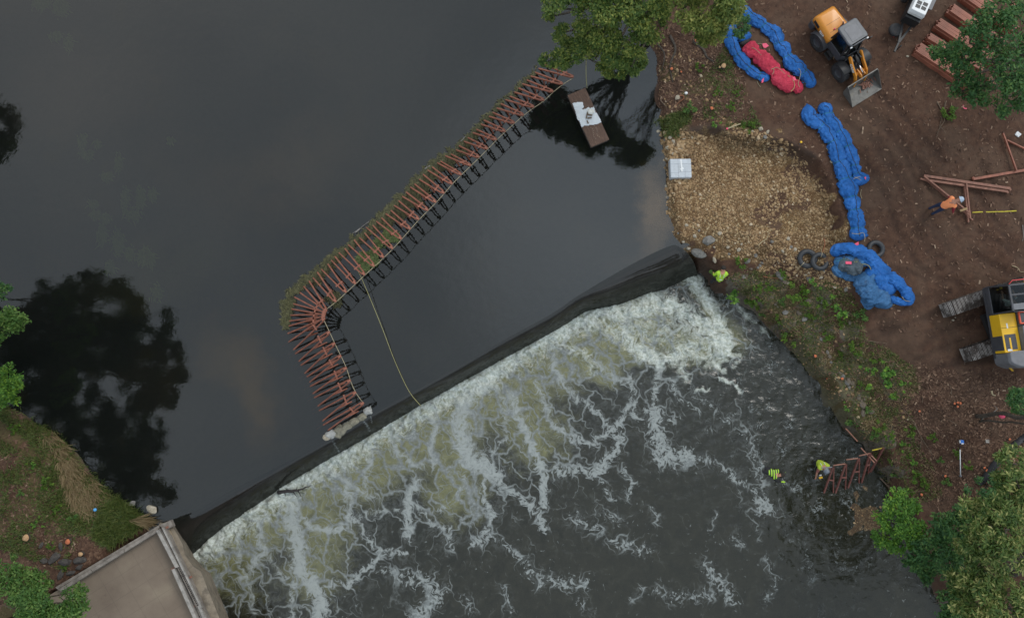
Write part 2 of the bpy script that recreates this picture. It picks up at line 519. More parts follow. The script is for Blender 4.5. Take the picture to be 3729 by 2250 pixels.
RUTS = [PA(p, 1.0) for p in (
    [(3090, 400), (3200, 480), (3290, 620), (3350, 800), (3440, 940)], [(3160, 360), (3270, 450), (3370, 560), (3420, 620)],
    [(3150, 520), (3230, 640), (3290, 800), (3360, 930), (3460, 1010)], [(3215, 470), (3330, 640), (3400, 780), (3480, 880)],
    [(3200, 1010), (3330, 1040), (3460, 1060), (3520, 1140)], [(3260, 1170), (3360, 1130), (3440, 1100)],
    [(3340, 1300), (3420, 1240), (3530, 1200)], [(3560, 640), (3640, 760), (3729, 900)], [(3330, 1400), (3480, 1350), (3640, 1330)], [(3560, 880), (3680, 960), (3760, 990)])]

def ground_z(x, y, full=False):
    x = np.asarray(x, float); y = np.asarray(y, float)
    dR = poly_sd(x, y, BANK_R); dL = poly_sd(x, y, BANK_L)
    _, zR = line_d(x, y, SRW, SRZ); _, zL_ = line_d(x, y, SLW, SLZ)
    right = dR > dL
    d = np.where(right, dR, dL); zw = np.where(right, zR, zL_)
    wob = (fbm(x * 1.3, y * 1.3, 3, 3) - .5) * .8
    dd = d + wob * ss(0, .8, np.abs(d) + .3)
    down = ss(-.2, -1.8, zw)
    top = np.where(right, 1.0, 0.95)
    rise = top - zw
    W = np.where(right, 3.4 + 1.6 * down, 2.6)
    s1 = np.minimum(.42 * rise, .35 + .75 * down)
    zb = zw - .06 + (s1 + .06) * ss(0, .5, dd) + (rise - s1) * ss(.25, W, dd)
    sd = poly_sd(x, y, DOWN_POLY)
    bed = -1.25 - 2.1 * ss(-.4, 1.0, sd)
    zo = np.maximum(zw - .06 - .45 * np.abs(np.minimum(d, 0)), bed)
    zo = np.where((sd > .3) & (zo > ZL - .05), np.minimum(zo, ZL - .3 + 0 * zo + np.where(d > -.5, .2, 0)), zo)
    z = np.where(dd > 0, zb, zo)
    g = poly_sd(x, y, GRAVEL)
    pit = .32 + .25 * (fbm(x * .5, y * .5, 9, 3) - .5)
    z = np.where(g > -.6, z + (np.minimum(z, pit) - z) * ss(0, .35, g + wob * .6), z)
    ld, _ = line_d(x, y, LIP)
    z = z + .14 * np.exp(-(ld / .28) ** 2) * (d > 0)
    bar = poly_sd(x, y, BAR)
    z = np.where(bar > -1, np.maximum(z, ZL - .34 + .355 * ss(-.9, .9, bar + wob * 2.2)), z)
    rk = ss(-.2, .2, poly_sd(x, y, ROCKS))
    rn = vnoise(x * 2.2, y * 2.2, 41)
    z = z + rk * (np.floor(rn * 5) / 5 - .4) * .35
    # ledges running along the grassy slope
    lg = ss(.2, 1.0, poly_sd(x, y, VEG))
    z = z + lg * .36 * (np.abs((dR * .75 + fbm(x * .6, y * .6, 21, 2) * 1.4) % 1.0 - .5) - .25)
    rut = np.zeros(x.shape)
    for r in RUTS:
        for off in (-.45, .45):
            dr, _ = line_d(x + off * .6, y + off, r)
            rut = np.maximum(rut, np.exp(-((dr + .25 * (fbm(x * 2, y * 2, 5, 2) - .5)) / .17) ** 2))
    yard = ss(1.5, 3.0, d) * right * (1 - ss(-.3, .3, g)) * (1 - lg)
    z = z - .07 * rut * yard
    z = z + (fbm(x * .55, y * .55, 11, 3) - .5) * .22 * ss(.2, 1.5, d) + (fbm(x * 4, y * 4, 13, 3) - .5) * .05 * ss(0, .3, d)
    dk = poly_sd(x, y, DECKW)
    z = np.where(dk > -.1, np.minimum(z, 0.55), z)
    if full:
        return z, dict(d=d, right=right, g=g, veg=poly_sd(x, y, VEG), rock=rk, rut=rut * yard, bar=bar, zw=zw, sd=sd,
                       litter=poly_sd(x, y, LITTER), up=poly_sd(x, y, UPBANK), far=poly_sd(x, y, SITEFAR), dL=dL)
    return z

def gz(x, y):
    return float(ground_z(np.array([x]), np.array([y]))[0])

def G(px, py, lift=0.0, z0=1.0):
    """the point of the ground seen at px,py"""
    z = z0
    for _ in range(6):
        p = P(px, py, z)
        z = .35 * z + .65 * (gz(p.x, p.y) + lift)
    p = P(px, py, z)
    return Vector((p.x, p.y, gz(p.x, p.y) + lift))

def GN(pts, lift=0.0):
    """the same for many pixels at once"""
    a = np.array(pts, float); z = np.ones(len(a)) * .8
    for _ in range(6):
        w = PA(a, z); z = .35 * z + .65 * (ground_z(w[:, 0], w[:, 1]) + lift)
    w = PA(a, z)
    return np.column_stack([w, ground_z(w[:, 0], w[:, 1]) + lift])

def lines_axis(lo, hi, step, far, grow=1.25):
    a = list(np.arange(lo, hi + step, step))
    s = step; x = a[0]; pre = []
    while x > -far: s *= grow; x -= s; pre.append(x)
    s = step; x = a[-1]; post = []
    while x < far: s *= grow; x += s; post.append(x)
    return np.array(pre[::-1] + a + post)

# ------------------------------------------------------------------ the ground, one sheet to the horizon
def build_ground():
    xs = lines_axis(-24.5, 28, .1, 1200, 1.3); ys = lines_axis(-12.5, 21.5, .1, 1200, 1.3)
    X, Y = np.meshgrid(xs, ys)
    x, y = X.ravel(), Y.ravel()
    z, a = ground_z(x, y, True)
    z = np.where(np.hypot(x, y) > 60, np.maximum(z, z * .5 + .2), z)
    wob = (fbm(x * 1.6, y * 1.6, 31, 4) - .5)
    wob2 = (fbm(x * 5, y * 5, 33, 3) - .5)
    gr = ss(-.35, .45, a['g'] + wob * 2.0 + wob2 * .9) * (1 - .75 * ss(.52, .68, fbm(x * .85, y * .85, 37, 4)))
    gr = np.maximum(gr, ss(.0, .6, a['far'] + wob * .3) * .55)
    gr = np.maximum(gr, ss(-.4, .5, a['bar'] + wob) * .6)
    shore = np.exp(-np.maximum(a['d'], 0) / .5) * a['right'] * (a['zw'] > -.3)
    vg = ss(-.3, .8, a['veg'] + wob * 2.2) * ss(.42, .6, fbm(x * .9, y * .9, 51, 4))
    leftv = (~a['right']) & (a['d'] > 0)
    vg = np.where(leftv, ss(.5, .66, fbm(x * .8, y * .8, 53, 4) + .12 * np.exp(-np.abs(a['d'] - .8))), vg)
    up = ss(0, .6, a['up'] + wob)
    vg = np.maximum(vg, up * ss(.56, .68, fbm(x * 1.1, y * 1.1, 55, 3)) * .8)
    lt = np.maximum.reduce([ss(-.3, .6, a['litter'] + wob * 1.5), up * .9, ss(-.2, .5, a['veg'] + wob) * .6, leftv * .75])
    lip = np.exp(-(line_d(x, y, LIP)[0] / .22) ** 2)
    wet = np.maximum(np.exp(-np.maximum(a['d'], 0) / .16), lip * .8)  # damp shoreline, with the shadow along the soil lip painted in
    o = mesh_np('ground', np.column_stack([x, y, z]), grid_faces(len(xs), len(ys)), ground_material(),
                dict(gravel=gr, veg=vg, litter=lt, rock=np.maximum(a['rock'], ss(.35, .5, fbm(x * 1.2, y * 1.2, 61, 3) * ss(-.2, .4, a['veg']) - .06) * .9),
                     rut=a['rut'], wet=wet, shore=shore), smooth=True)
    tag(o, kind='structure')

def ground_material():
    n = NT('mud_and_gravel_ground'); A = n.attr; v = n.coord()
    f1 = n.noise(.55, 5, .6, v); f2 = n.noise(4, 5, .65, v); f3 = n.noise(26, 4, .7, v)
    mud = n.ramp(f2, [(.25, (.036, .0180, .0115)), (.5, (.073, .0365, .0225)), (.78, (.112, .060, .036))])
    mud = n.mix(n.step(.42, .62, f1), mud, n.mix(.5, mud, (.105, .066, .044)))
    mud = n.mix(n.step(.60, .70, f3), mud, (.15, .10, .066))
    mud = n.mix(n.math('MULTIPLY', A('rut'), .4), mud, (.026, .015, .011))
    ch = n.voro(17, 'F1', n.vmath('ADD', v, n.vmath('SCALE', n.noise(9, 2, .5, v, out='Color'), sc=.1)), 'Color')
    sep = n.n('ShaderNodeSeparateColor'); n.t.links.new(ch, sep.inputs[0])
    litter = n.ramp(sep.outputs[0], [(.1, (.032, .018, .012)), (.4, (.075, .04, .026)), (.7, (.13, .072, .045)), (.93, (.21, .13, .085))])
    lm = n.math('MULTIPLY', A('litter'), n.step(.38, .6, n.noise(2.1, 5, .7, v)))
    col = n.mix(n.math('MULTIPLY', lm, .8), mud, litter)
    st = n.voro(11, 'F1', v, 'Color'); sd = n.voro(11, 'DISTANCE_TO_EDGE', v)
    sp = n.n('ShaderNodeSeparateColor'); n.t.links.new(st, sp.inputs[0])
    gcol = n.ramp(sp.outputs[1], [(.05, (.15, .082, .034)), (.4, (.26, .160, .073)), (.75, (.38, .252, .125)), (.97, (.50, .38, .22))])
    gcol = n.mix(n.step(.0, .12, sd), (.07, .045, .024), gcol)
    gcol = n.mix(n.step(.40, .62, n.noise(1.0, 5, .65, v)), gcol, n.mix(.65, gcol, (.12, .066, .030)))
    gm = n.step(.3, .62, n.math('ADD', n.math('MULTIPLY', A('gravel'), .8), n.math('MULTIPLY', n.noise(7, 4, .7, v), .3)))
    col = n.mix(gm, col, gcol)
    rk = n.ramp(n.noise(5, 6, .7, v), [(.3, (.055, .045, .034)), (.55, (.13, .108, .083)), (.8, (.22, .19, .15))])
    rm = n.step(.3, .6, n.math('MULTIPLY', A('rock'), n.math('ADD', .5, f2)))
    col = n.mix(rm, col, rk)
    gcol2 = n.ramp(n.noise(14, 4, .7, v), [(.3, (.05, .045, .018)), (.5, (.085, .08, .027)), (.75, (.11, .13, .033))])
    vm = n.step(.25, .75, n.math('MULTIPLY', A('veg'), n.math('ADD', .55, n.noise(6, 4, .7, v))))
    col = n.mix(n.math('MULTIPLY', vm, .5), col, gcol2)
    col = n.mix(n.math('MULTIPLY', A('wet'), .6), col, (.022, .016, .011))  # darkens the damp shore and paints the shadow of the soil lip
    h = n.math('ADD', n.math('MULTIPLY', f3, .35), n.math('ADD', n.math('MULTIPLY', f2, 1.0), n.math('MULTIPLY', n.math('MULTIPLY', gm, n.step(.0, .25, sd)), .9)))
    nm = n.bump(h, .55, .06)
    return n.end(n.pbr(col, n.step(0, 1, A('wet'), .9, .55), nm, 0, .3))

# ------------------------------------------------------------------ water
def water_shader(name, murk, clear, wave_scale, wave, tint=(.5, .5, .42), stretch=None, ior=1.33, gloss=None):
    n = NT(name); v = n.coord()
    w = v
    if stretch:
        mp = n.n('ShaderNodeMapping'); mp.inputs['Scale'].default_value = stretch[0]; mp.inputs['Rotation'].default_value = (0, 0, stretch[1])
        n.t.links.new(v, mp.inputs['Vector']); w = mp.outputs['Vector']
    nm = n.bump(n.math('ADD', n.noise(wave_scale, 4, .55, w), n.math('MULTIPLY', n.noise(wave_scale * .22, 2, .5, w), 2.2)), wave, .05)
    col = murk(n, v) if callable(murk) else murk
    d = n.n('ShaderNodeBsdfDiffuse'); n._set(d.inputs['Color'], col)
    t = n.n('ShaderNodeBsdfTransparent'); t.inputs['Color'].default_value = tint + (1,)
    m1 = n.n('ShaderNodeMixShader'); n._set(m1.inputs[0], clear(n) if callable(clear) else clear)
    n.t.links.new(d.outputs[0], m1.inputs[1]); n.t.links.new(t.outputs[0], m1.inputs[2])
    g = n.n('ShaderNodeBsdfGlossy'); g.inputs['Roughness'].default_value = .02; n._set(g.inputs['Normal'], nm)
    f = n.n('ShaderNodeFresnel'); f.inputs['IOR'].default_value = ior; n._set(f.inputs['Normal'], nm)
    m2 = n.n('ShaderNodeMixShader')
    n._set(m2.inputs[0], n.math('MULTIPLY', f.outputs[0], gloss(n)) if gloss else f.outputs[0]); n.t.links.new(m1.outputs[0], m2.inputs[1]); n.t.links.new(g.outputs[0], m2.inputs[2])
    return n.end(m2.outputs[0])

def smooth_line(W):
    p = np.vstack([2 * W[0] - W[1], W, 2 * W[-1] - W[-2]]); out = []
    for i in range(1, len(p) - 2):
        for t in np.linspace(0, 1, 40, endpoint=False):
            a, b_, c, d = p[i - 1], p[i], p[i + 1], p[i + 2]
            out.append(.5 * (2 * b_ + (c - a) * t + (2 * a - 5 * b_ + 4 * c - d) * t * t + (3 * b_ - a - 3 * c + d) * t ** 3))
    return np.array(out + [W[-1]])

def build_water():
    # upper pool, flat, ending on the dam crest
    def murk(n, v):
        a = n.noise(.16, 4, .6, v); b = n.noise(.5, 4, .6, n.vmath('ADD', v, (7.3, 2.2, 0)))
        c = n.ramp(a, [(.3, (.0085, .011, .0105)), (.55, (.012, .0145, .013)), (.75, (.020, .019, .0145))])
        c = n.mix(n.math('MULTIPLY', n.step(.55, .75, b), .35), c, (.022, .019, .008))
        wv = n.vmath('ADD', v, n.vmath('SCALE', n.vmath('SUBTRACT', n.noise(.45, 4, .6, v, out='Color'), (.5, .5, .5)), sc=3.4))
        for (px, py), sx, sy, rot, k, cc in (((925, 1400), 1.3, 3.4, .25, .5, (.09, .055, .018)), ((800, 1280), 1.2, 1.8, .2, .4, (.075, .048, .018)), ((1050, 620), 5, 2.6, .5, .4, (.05, .036, .02)), ((300, 330), 5, 3, .2, .35, (.045, .036, .026)), ((560, 1000), 4, 2.5, .4, .3, (.04, .04, .02)), ((2400, 780), 1.3, 3.0, -.1, .9, (.15, .10, .055)), ((2330, 930), 2.2, .8, .5, .5, (.06, .045, .03))):
            p = P(px, py, 0)
            mp = n.n('ShaderNodeMapping'); mp.vector_type = 'TEXTURE'; mp.inputs['Location'].default_value = (p.x, p.y, 0); mp.inputs['Rotation'].default_value = (0, 0, rot); mp.inputs['Scale'].default_value = (sx, sy, 1)
            n.t.links.new(wv, mp.inputs['Vector']); ln = n.n('ShaderNodeVectorMath', operation='LENGTH'); n.t.links.new(mp.outputs[0], ln.inputs[0])
            c = n.mix(n.step(1.15, .15, ln.outputs['Value'], 0, k), c, cc)
        return c
    C, T = smooth_line(CW), smooth_line(TW)
    fr = C.copy()
    vs = []; offs = [0, .5, 1, 2, 4, 8, 16, 30, 60, 120, 400]
    ext = [C[0] - DAMDIR * k for k in (300, 80, 25, 8)] + list(C) + [C[-1] + DAMDIR * k for k in (8, 25, 80, 300)]
    ext = np.array(ext)
    for o_ in offs:
        vs.append(np.column_stack([ext + UPS * o_, np.zeros(len(ext))]))
    o = mesh_np('river_water', np.vstack(vs), grid_faces(len(ext), len(offs)), water_shader('river_water', murk, .5, 2.6, .085, (.60, .60, .50), ior=1.7), smooth=True)
    tag(o, kind='structure')
    # sheet of water over the dam face
    n = 26; vs = []
    tt = np.linspace(0, 1, n)
    al = np.cumsum(np.r_[0, np.hypot(*np.diff(C, axis=0).T)])
    for t in tt:
        p = C + (T - C) * t
        zz = ZL * t ** 2.0 - .015 * (t > 0)
        rip = (fbm(al * 2.5, np.full(len(al), t * 2), 75, 3) - .5) * .02 * t
        vs.append(np.column_stack([p, np.full(len(p), zz) + rip]))
    vs[0][:, 2] = 0; tv = np.repeat(tt, len(C))
    Vs = np.vstack(vs); sx, sy = to_px(Vs[:, 0], Vs[:, 1], Vs[:, 2]); spray = np.zeros(len(sx))
    for a_, w_ in (([(1322, 1528), (1334, 1545), (1345, 1566)], 10), ([(1349, 1514), (1354, 1540)], 6), ([(1212, 1606), (1226, 1630), (1240, 1655)], 10)):
        spray = np.maximum(spray, np.exp(-(line_d(sx, sy, a_)[0] / w_) ** 2))
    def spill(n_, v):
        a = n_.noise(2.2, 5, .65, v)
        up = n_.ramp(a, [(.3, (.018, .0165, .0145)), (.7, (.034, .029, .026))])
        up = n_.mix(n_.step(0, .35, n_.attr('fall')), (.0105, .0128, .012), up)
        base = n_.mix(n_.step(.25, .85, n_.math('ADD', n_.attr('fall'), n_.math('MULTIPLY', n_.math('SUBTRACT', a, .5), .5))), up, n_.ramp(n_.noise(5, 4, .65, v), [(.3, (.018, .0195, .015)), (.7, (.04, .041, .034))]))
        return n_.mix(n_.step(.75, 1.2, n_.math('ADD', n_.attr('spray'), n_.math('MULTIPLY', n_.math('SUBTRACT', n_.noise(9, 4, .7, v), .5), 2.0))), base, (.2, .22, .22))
    o = mesh_np('spillway_water', np.vstack(vs), grid_faces(len(C), n)[:, ::-1], water_shader('spillway_water', spill, lambda n_: n_.step(.0, .5, n_.attr('fall'), .5, .08), 2.6, .10, (.60, .60, .50), ior=1.7, gloss=lambda n_: n_.step(.0, .85, n_.attr('fall'), 1.0, .32)), dict(fall=tv, spray=spray), smooth=True)  # gloss fades down the fall, imitating the dark forest reflection that is not built
    tag(o, kind='structure')
    # the dam itself, a concrete weir under that sheet
    mb = MB()
    for i in range(len(CW) - 1):
        c0, c1, t0, t1 = CW[i], CW[i + 1], TW[i], TW[i + 1]
        u0, u1 = c0 + UPS * .9, c1 + UPS * .9
        L = [(u0, -1.4), (u1, -1.4), (c0, -.16), (c1, -.16), (t0, ZL - .5), (t1, ZL - .5), (u0, -4.2), (u1, -4.2), (t0, -4.2), (t1, -4.2)]
        vsx = [(p[0], p[1], z) for p, z in L]
        mb.add(vsx, [(0, 1, 3, 2), (2, 3, 5, 4), (4, 5, 9, 8), (0, 6, 7, 1)])
    tag(mb.build('dam', paint('weir_concrete', (.05, .045, .036), .8, .4, 3)), kind='structure')
    return C, T

# ------------------------------------------------------------------ foaming pool below the dam
STREAKS = [  # (points in photo pixels, half width, strength)
    ([(1037, 1773), (1060, 1842), (1068, 1920), (1083, 1990), (1098, 2074), (1137, 2136), (1168, 2183), (1160, 2300)], 24, 1.25),
    ([(1090, 2070), (1068, 2129), (1064, 2290)], 11, .9), ([(944, 1900), (952, 2013), (905, 2074), (880, 2120)], 15, .9), ([(955, 2000), (983, 2040), (1029, 2110), (1075, 2060)], 11, .8),
    ([(874, 1900), (862, 1990), (870, 2060), (912, 2130), (930, 2240)], 9, .75), ([(820, 2010), (812, 2098)], 9, .7),
    ([(1261, 1773), (1269, 1842), (1269, 1904), (1230, 1935), (1145, 1928), (1106, 1890)], 14, .95), ([(1284, 1889), (1331, 1943), (1369, 1982), (1392, 2013), (1315, 2090), (1269, 2121), (1191, 2129)], 13, .9),
    ([(1392, 2013), (1477, 2013)], 15, .8), ([(1516, 1757), (1493, 1819), (1477, 1889), (1485, 1958)], 17, 1.0), ([(1477, 1858), (1361, 1858), (1310, 1885)], 12, .75),
    ([(1524, 1835), (1555, 1904), (1624, 1927), (1655, 1997)], 12, .8), ([(1771, 1371), (1717, 1432), (1690, 1480), (1679, 1518), (1679, 1595), (1702, 1672), (1756, 1695), (1802, 1726)], 30, 1.15),
    ([(1802, 1726), (1849, 1788), (1918, 1827), (1957, 1866), (1988, 1927)], 16, .95), ([(1771, 1703), (1764, 1796), (1787, 1873), (1771, 1935), (1717, 1974)], 13, .95),
    ([(1717, 1974), (1760, 1962), (1795, 1951), (1856, 2005), (1926, 2059)], 15, .72), ([(1702, 1680), (1690, 1750), (1655, 1811), (1600, 1860)], 9, .75),
    ([(1864, 1440), (1887, 1518), (1926, 1595), (1957, 1672), (1980, 1757), (1976, 1835)], 15, 1.1), ([(1957, 1394), (1980, 1471), (2019, 1549), (2065, 1579), (2150, 1618)], 12, .9),
    ([(2043, 1568), (2092, 1605), (2153, 1617), (2214, 1574), (2269, 1540), (2290, 1480)], 12, .9), ([(2256, 1590), (2240, 1640), (2214, 1672), (2165, 1726), (2116, 1714), (2025, 1708)], 19, .95),
    ([(2190, 1751), (2226, 1812), (2287, 1812), (2305, 1763), (2270, 1700)], 11, .75), ([(2378, 1500), (2385, 1560), (2409, 1611), (2415, 1672), (2457, 1668), (2506, 1660)], 30, 1.0),
    ([(2543, 1672), (2640, 1696), (2670, 1745), (2750, 1781), (2786, 1824)], 14, .75), ([(2770, 1830), (2795, 1850)], 32, .95), ([(2700, 1560), (2740, 1620), (2760, 1700), (2780, 1790)], 26, .6),
    ([(2090, 1890), (2120, 1905), (2165, 1930)], 26, .75), ([(2195, 1875), (2240, 1890)], 22, .7), ([(2240, 1970), (2290, 1985), (2360, 2000)], 24, .75), ([(1930, 2085), (1960, 2110), (2043, 2122), (2129, 2128)], 24, .78),
    ([(2570, 2060), (2600, 2090), (2640, 2150), (2670, 2190)], 26, .75), ([(2530, 2170), (2590, 2165)], 24, .7), ([(2390, 2150), (2480, 2165), (2450, 2190)], 20, .65), ([(2310, 2190), (2340, 2150)], 17, .6),
    ([(2672, 1940), (2695, 1990)], 17, .68), ([(2790, 2040), (2830, 2110), (2800, 2180)], 20, .6), ([(1480, 2105), (1540, 2110), (1600, 2150), (1570, 2200), (1520, 2250)], 32, .78),
    ([(1392, 2082), (1462, 2098)], 20, .7), ([(1530, 2230), (1510, 2290)], 40, .8), ([(1690, 2170), (1720, 2230)], 18, .6), ([(1840, 2150), (1850, 2230)], 16, .62), ([(2100, 2190), (2160, 2230)], 16, .6),
    ([(2600, 1880), (2590, 1940)], 14, .6), ([(2380, 1860), (2390, 1905)], 15, .68), ([(2690, 1800), (2740, 1880), (2770, 1960)], 12, .5), ([(2930, 1990), (2960, 2100)], 18, .45),
    ([(2398, 1312), (2395, 1400), (2380, 1480)], 13, .85), ([(2290, 1380), (2300, 1450), (2320, 1520)], 17, .85), ([(2180, 1330), (2240, 1380), (2280, 1395)], 14, .85), ([(2000, 1300), (2040, 1380), (2110, 1460), (2200, 1520), (2240, 1590)], 13, .85),
    ([(2440, 1380), (2480, 1450), (2540, 1500)], 12, .7), ([(2530, 1440), (2590, 1490), (2650, 1540)], 12, .65), ([(2330, 1520), (2400, 1540), (2470, 1520)], 16, .65), ([(1560, 1480), (1590, 1560), (1570, 1640), (1580, 1700)], 12, .8),
    ([(1420, 1570), (1440, 1640), (1500, 1690), (1580, 1700)], 11, .8), ([(1180, 1690), (1240, 1730), (1300, 1790), (1370, 1810)], 12, .8), ([(1330, 1620), (1350, 1690), (1330, 1760)], 10, .75), ([(1780, 1380), (1830, 1450), (1850, 1520), (1830, 1600), (1790, 1650)], 9, .75),
    ([(2700, 1425), (2690, 1500), (2620, 1560), (2560, 1570)], 13, .5)]
CREAM = [([(2010, 1228), (2100, 1172), (2190, 1120), (2260, 1140), (2330, 1120), (2398, 1092), (2463, 1130), (2538, 1170), (2597, 1216), (2635, 1280)], 42, 1.0),
         ([(2490, 978), (2543, 1054), (2586, 1108), (2612, 1162), (2640, 1210), (2650, 1290)], 26, 1.0), ([(2290, 1240), (2340, 1285), (2398, 1312), (2463, 1296), (2510, 1270)], 34, .9), ([(2620, 1260), (2580, 1310), (2540, 1290)], 36, .7),
         ([(2608, 1312), (2640, 1345)], 12, .8), ([(2619, 1382), (2660, 1395), (2694, 1425)], 8, .9), ([(2540, 1420), (2580, 1412)], 8, .8), ([(2650, 1270), (2700, 1300), (2680, 1340)], 10, .6), ([(2460, 1170), (2560, 1230), (2600, 1290)], 50, .6),
         ([(2605, 1035), (2660, 1080), (2720, 1150), (2790, 1205)], 13, .55), ([(2230, 1200), (2330, 1210), (2420, 1210)], 60, .6), ([(2030, 1250), (2150, 1300), (2160, 1350)], 24, .6), ([(2480, 1330), (2500, 1380)], 20, .6)]
SOUP = [([(700, 2080), (800, 2000), (960, 1900), (1150, 1780), (1300, 1690)], 95, 1.0), ([(1300, 1690), (1500, 1570), (1650, 1500), (1830, 1400), (2000, 1300)], 120, 1.0), ([(2000, 1310), (2150, 1240), (2330, 1200)], 110, 1.0),
        ([(1600, 1560), (1640, 1680), (1660, 1790)], 110, .75), ([(1150, 1830), (1180, 1950), (1130, 2080)], 110, .7), ([(850, 2050), (880, 2120)], 90, .6), ([(1880, 1480), (1950, 1580)], 120, .7), ([(2170, 1260), (2200, 1330)], 60, 1.1),
        ([(2400, 1230), (2540, 1270), (2640, 1230)], 70, .7), ([(2500, 1000), (2600, 1150)], 30, .6)]

def build_pool():
    xs = lines_axis(-15.5, 21.5, .045, 260, 1.6); ys = lines_axis(-11.5, 8.5, .045, 260, 1.6)
    X, Y = np.meshgrid(xs, ys); x, y = X.ravel(), Y.ravel()
    px, py = to_px(x, y, ZL)
    # surface currents: coordinates carried back along a swirling flow, so that the foam is drawn out into curls
    st = .06; gx = np.arange(-17, 24, st); gy = np.arange(-13, 11, st); GX, GY = np.meshgrid(gx, gy)
    def currents(sc, seed, amp, o): 
        psi = fbm(GX * sc, GY * sc, seed, o) / sc * amp
        return np.gradient(psi, st, axis=0), -np.gradient(psi, st, axis=1)
    ua, va = currents(.8, 81, 1.0, 2); ub, vb = currents(2.6, 85, .9, 2); U, Vv = ua + ub, va + vb
    def samp(F, X_, Y_):
        fx = np.clip((X_ - gx[0]) / st, 0, len(gx) - 1.01); fy = np.clip((Y_ - gy[0]) / st, 0, len(gy) - 1.01)
        i, j = fx.astype(int), fy.astype(int); fx -= i; fy -= j
        return (F[j, i] * (1 - fx) + F[j, i + 1] * fx) * (1 - fy) + (F[j + 1, i] * (1 - fx) + F[j + 1, i + 1] * fx) * fy
    ax, ay = x.copy(), y.copy()
    for _ in range(14):
        u_, v_ = samp(U, ax, ay), samp(Vv, ax, ay); ax = ax - u_ * .012; ay = ay - v_ * .012
    bx, by = to_px(ax, ay, ZL)
    qx, qy = px * .35 + bx * .65, py * .35 + by * .65
    def layer(strokes, soft):
        D = np.zeros(x.shape)
        for pts, hw, st in strokes:
            a = np.array(pts, float); m = hw * 3.4 + 30
            k = np.nonzero((qx > a[:, 0].min() - m) & (qx < a[:, 0].max() + m) & (qy > a[:, 1].min() - m) & (qy < a[:, 1].max() + m))[0]
            if len(k) == 0: continue
            d, _ = line_d(qx[k], qy[k], a)
            D[k] = np.maximum(D[k], st * np.exp(-(d / (hw * soft)) ** 2))
        return D
    D = layer(STREAKS, 1.45); C = layer(CREAM, 1.1); S = layer(SOUP, 1.3)
    # the boiling line at the foot of the fall
    toe = np.array([(705, 2018), (760, 1965), (830, 1893), (960, 1815), (1059, 1752), (1196, 1662), (1286, 1615), (1392, 1556), (1529, 1470), (1665, 1398), (1816, 1315), (1967, 1230), (2073, 1165), (2179, 1115)], float)
    dt, _ = line_d(qx * .5 + px * .5, qy * .5 + py * .5 - 20, toe)
    boil = np.exp(-(dt / (8 + 22 * fbm(x * .9, y * .9, 97, 3))) ** 2) * (.55 + .9 * fbm(x * 1.6, y * 1.6, 98, 2))
    C = np.maximum(C, boil * 1.1)
    C = np.maximum(C, .90 * np.exp(-(dt / 62) ** 2) * (.45 + 1.0 * fbm(x * .8 + 5, y * .8, 99, 3)))
    S = np.maximum(S, np.exp(-(dt / 70) ** 2))
    reach = np.exp(-np.maximum(line_d(px, py, toe)[0] - 60, 0) / 400.0)
    chop = np.maximum(C, np.exp(-(line_d(px, py, [(2560, 1100), (2760, 1350), (2900, 1600), (3050, 1900)])[0] / 230) ** 2) * .55)
    z = ZL + (fbm(x * 2.4, y * 2.4, 91, 4) - .5) * (.04 + .34 * C + .10 * chop) + .06 * boil + (fbm(x * 9, y * 9, 95, 2) - .5) * .10 * C
    z += np.maximum(D - .4, 0) * .015
    z = np.where(poly_sd(x, y, np.vstack([TW[:1] + [0, 30], TW, TW[-1:] + [0, 30]])) > 0.05, np.minimum(z, ZL - .12), z)
    o = mesh_np('pool_water', np.column_stack([x, y, z]), grid_faces(len(xs), len(ys)), pool_material(), dict(flow=np.column_stack([ax, ay, 0 * ax]), streak=D, cream=C, soup=S, reach=reach, chop=chop), smooth=True)
    tag(o, kind='structure')

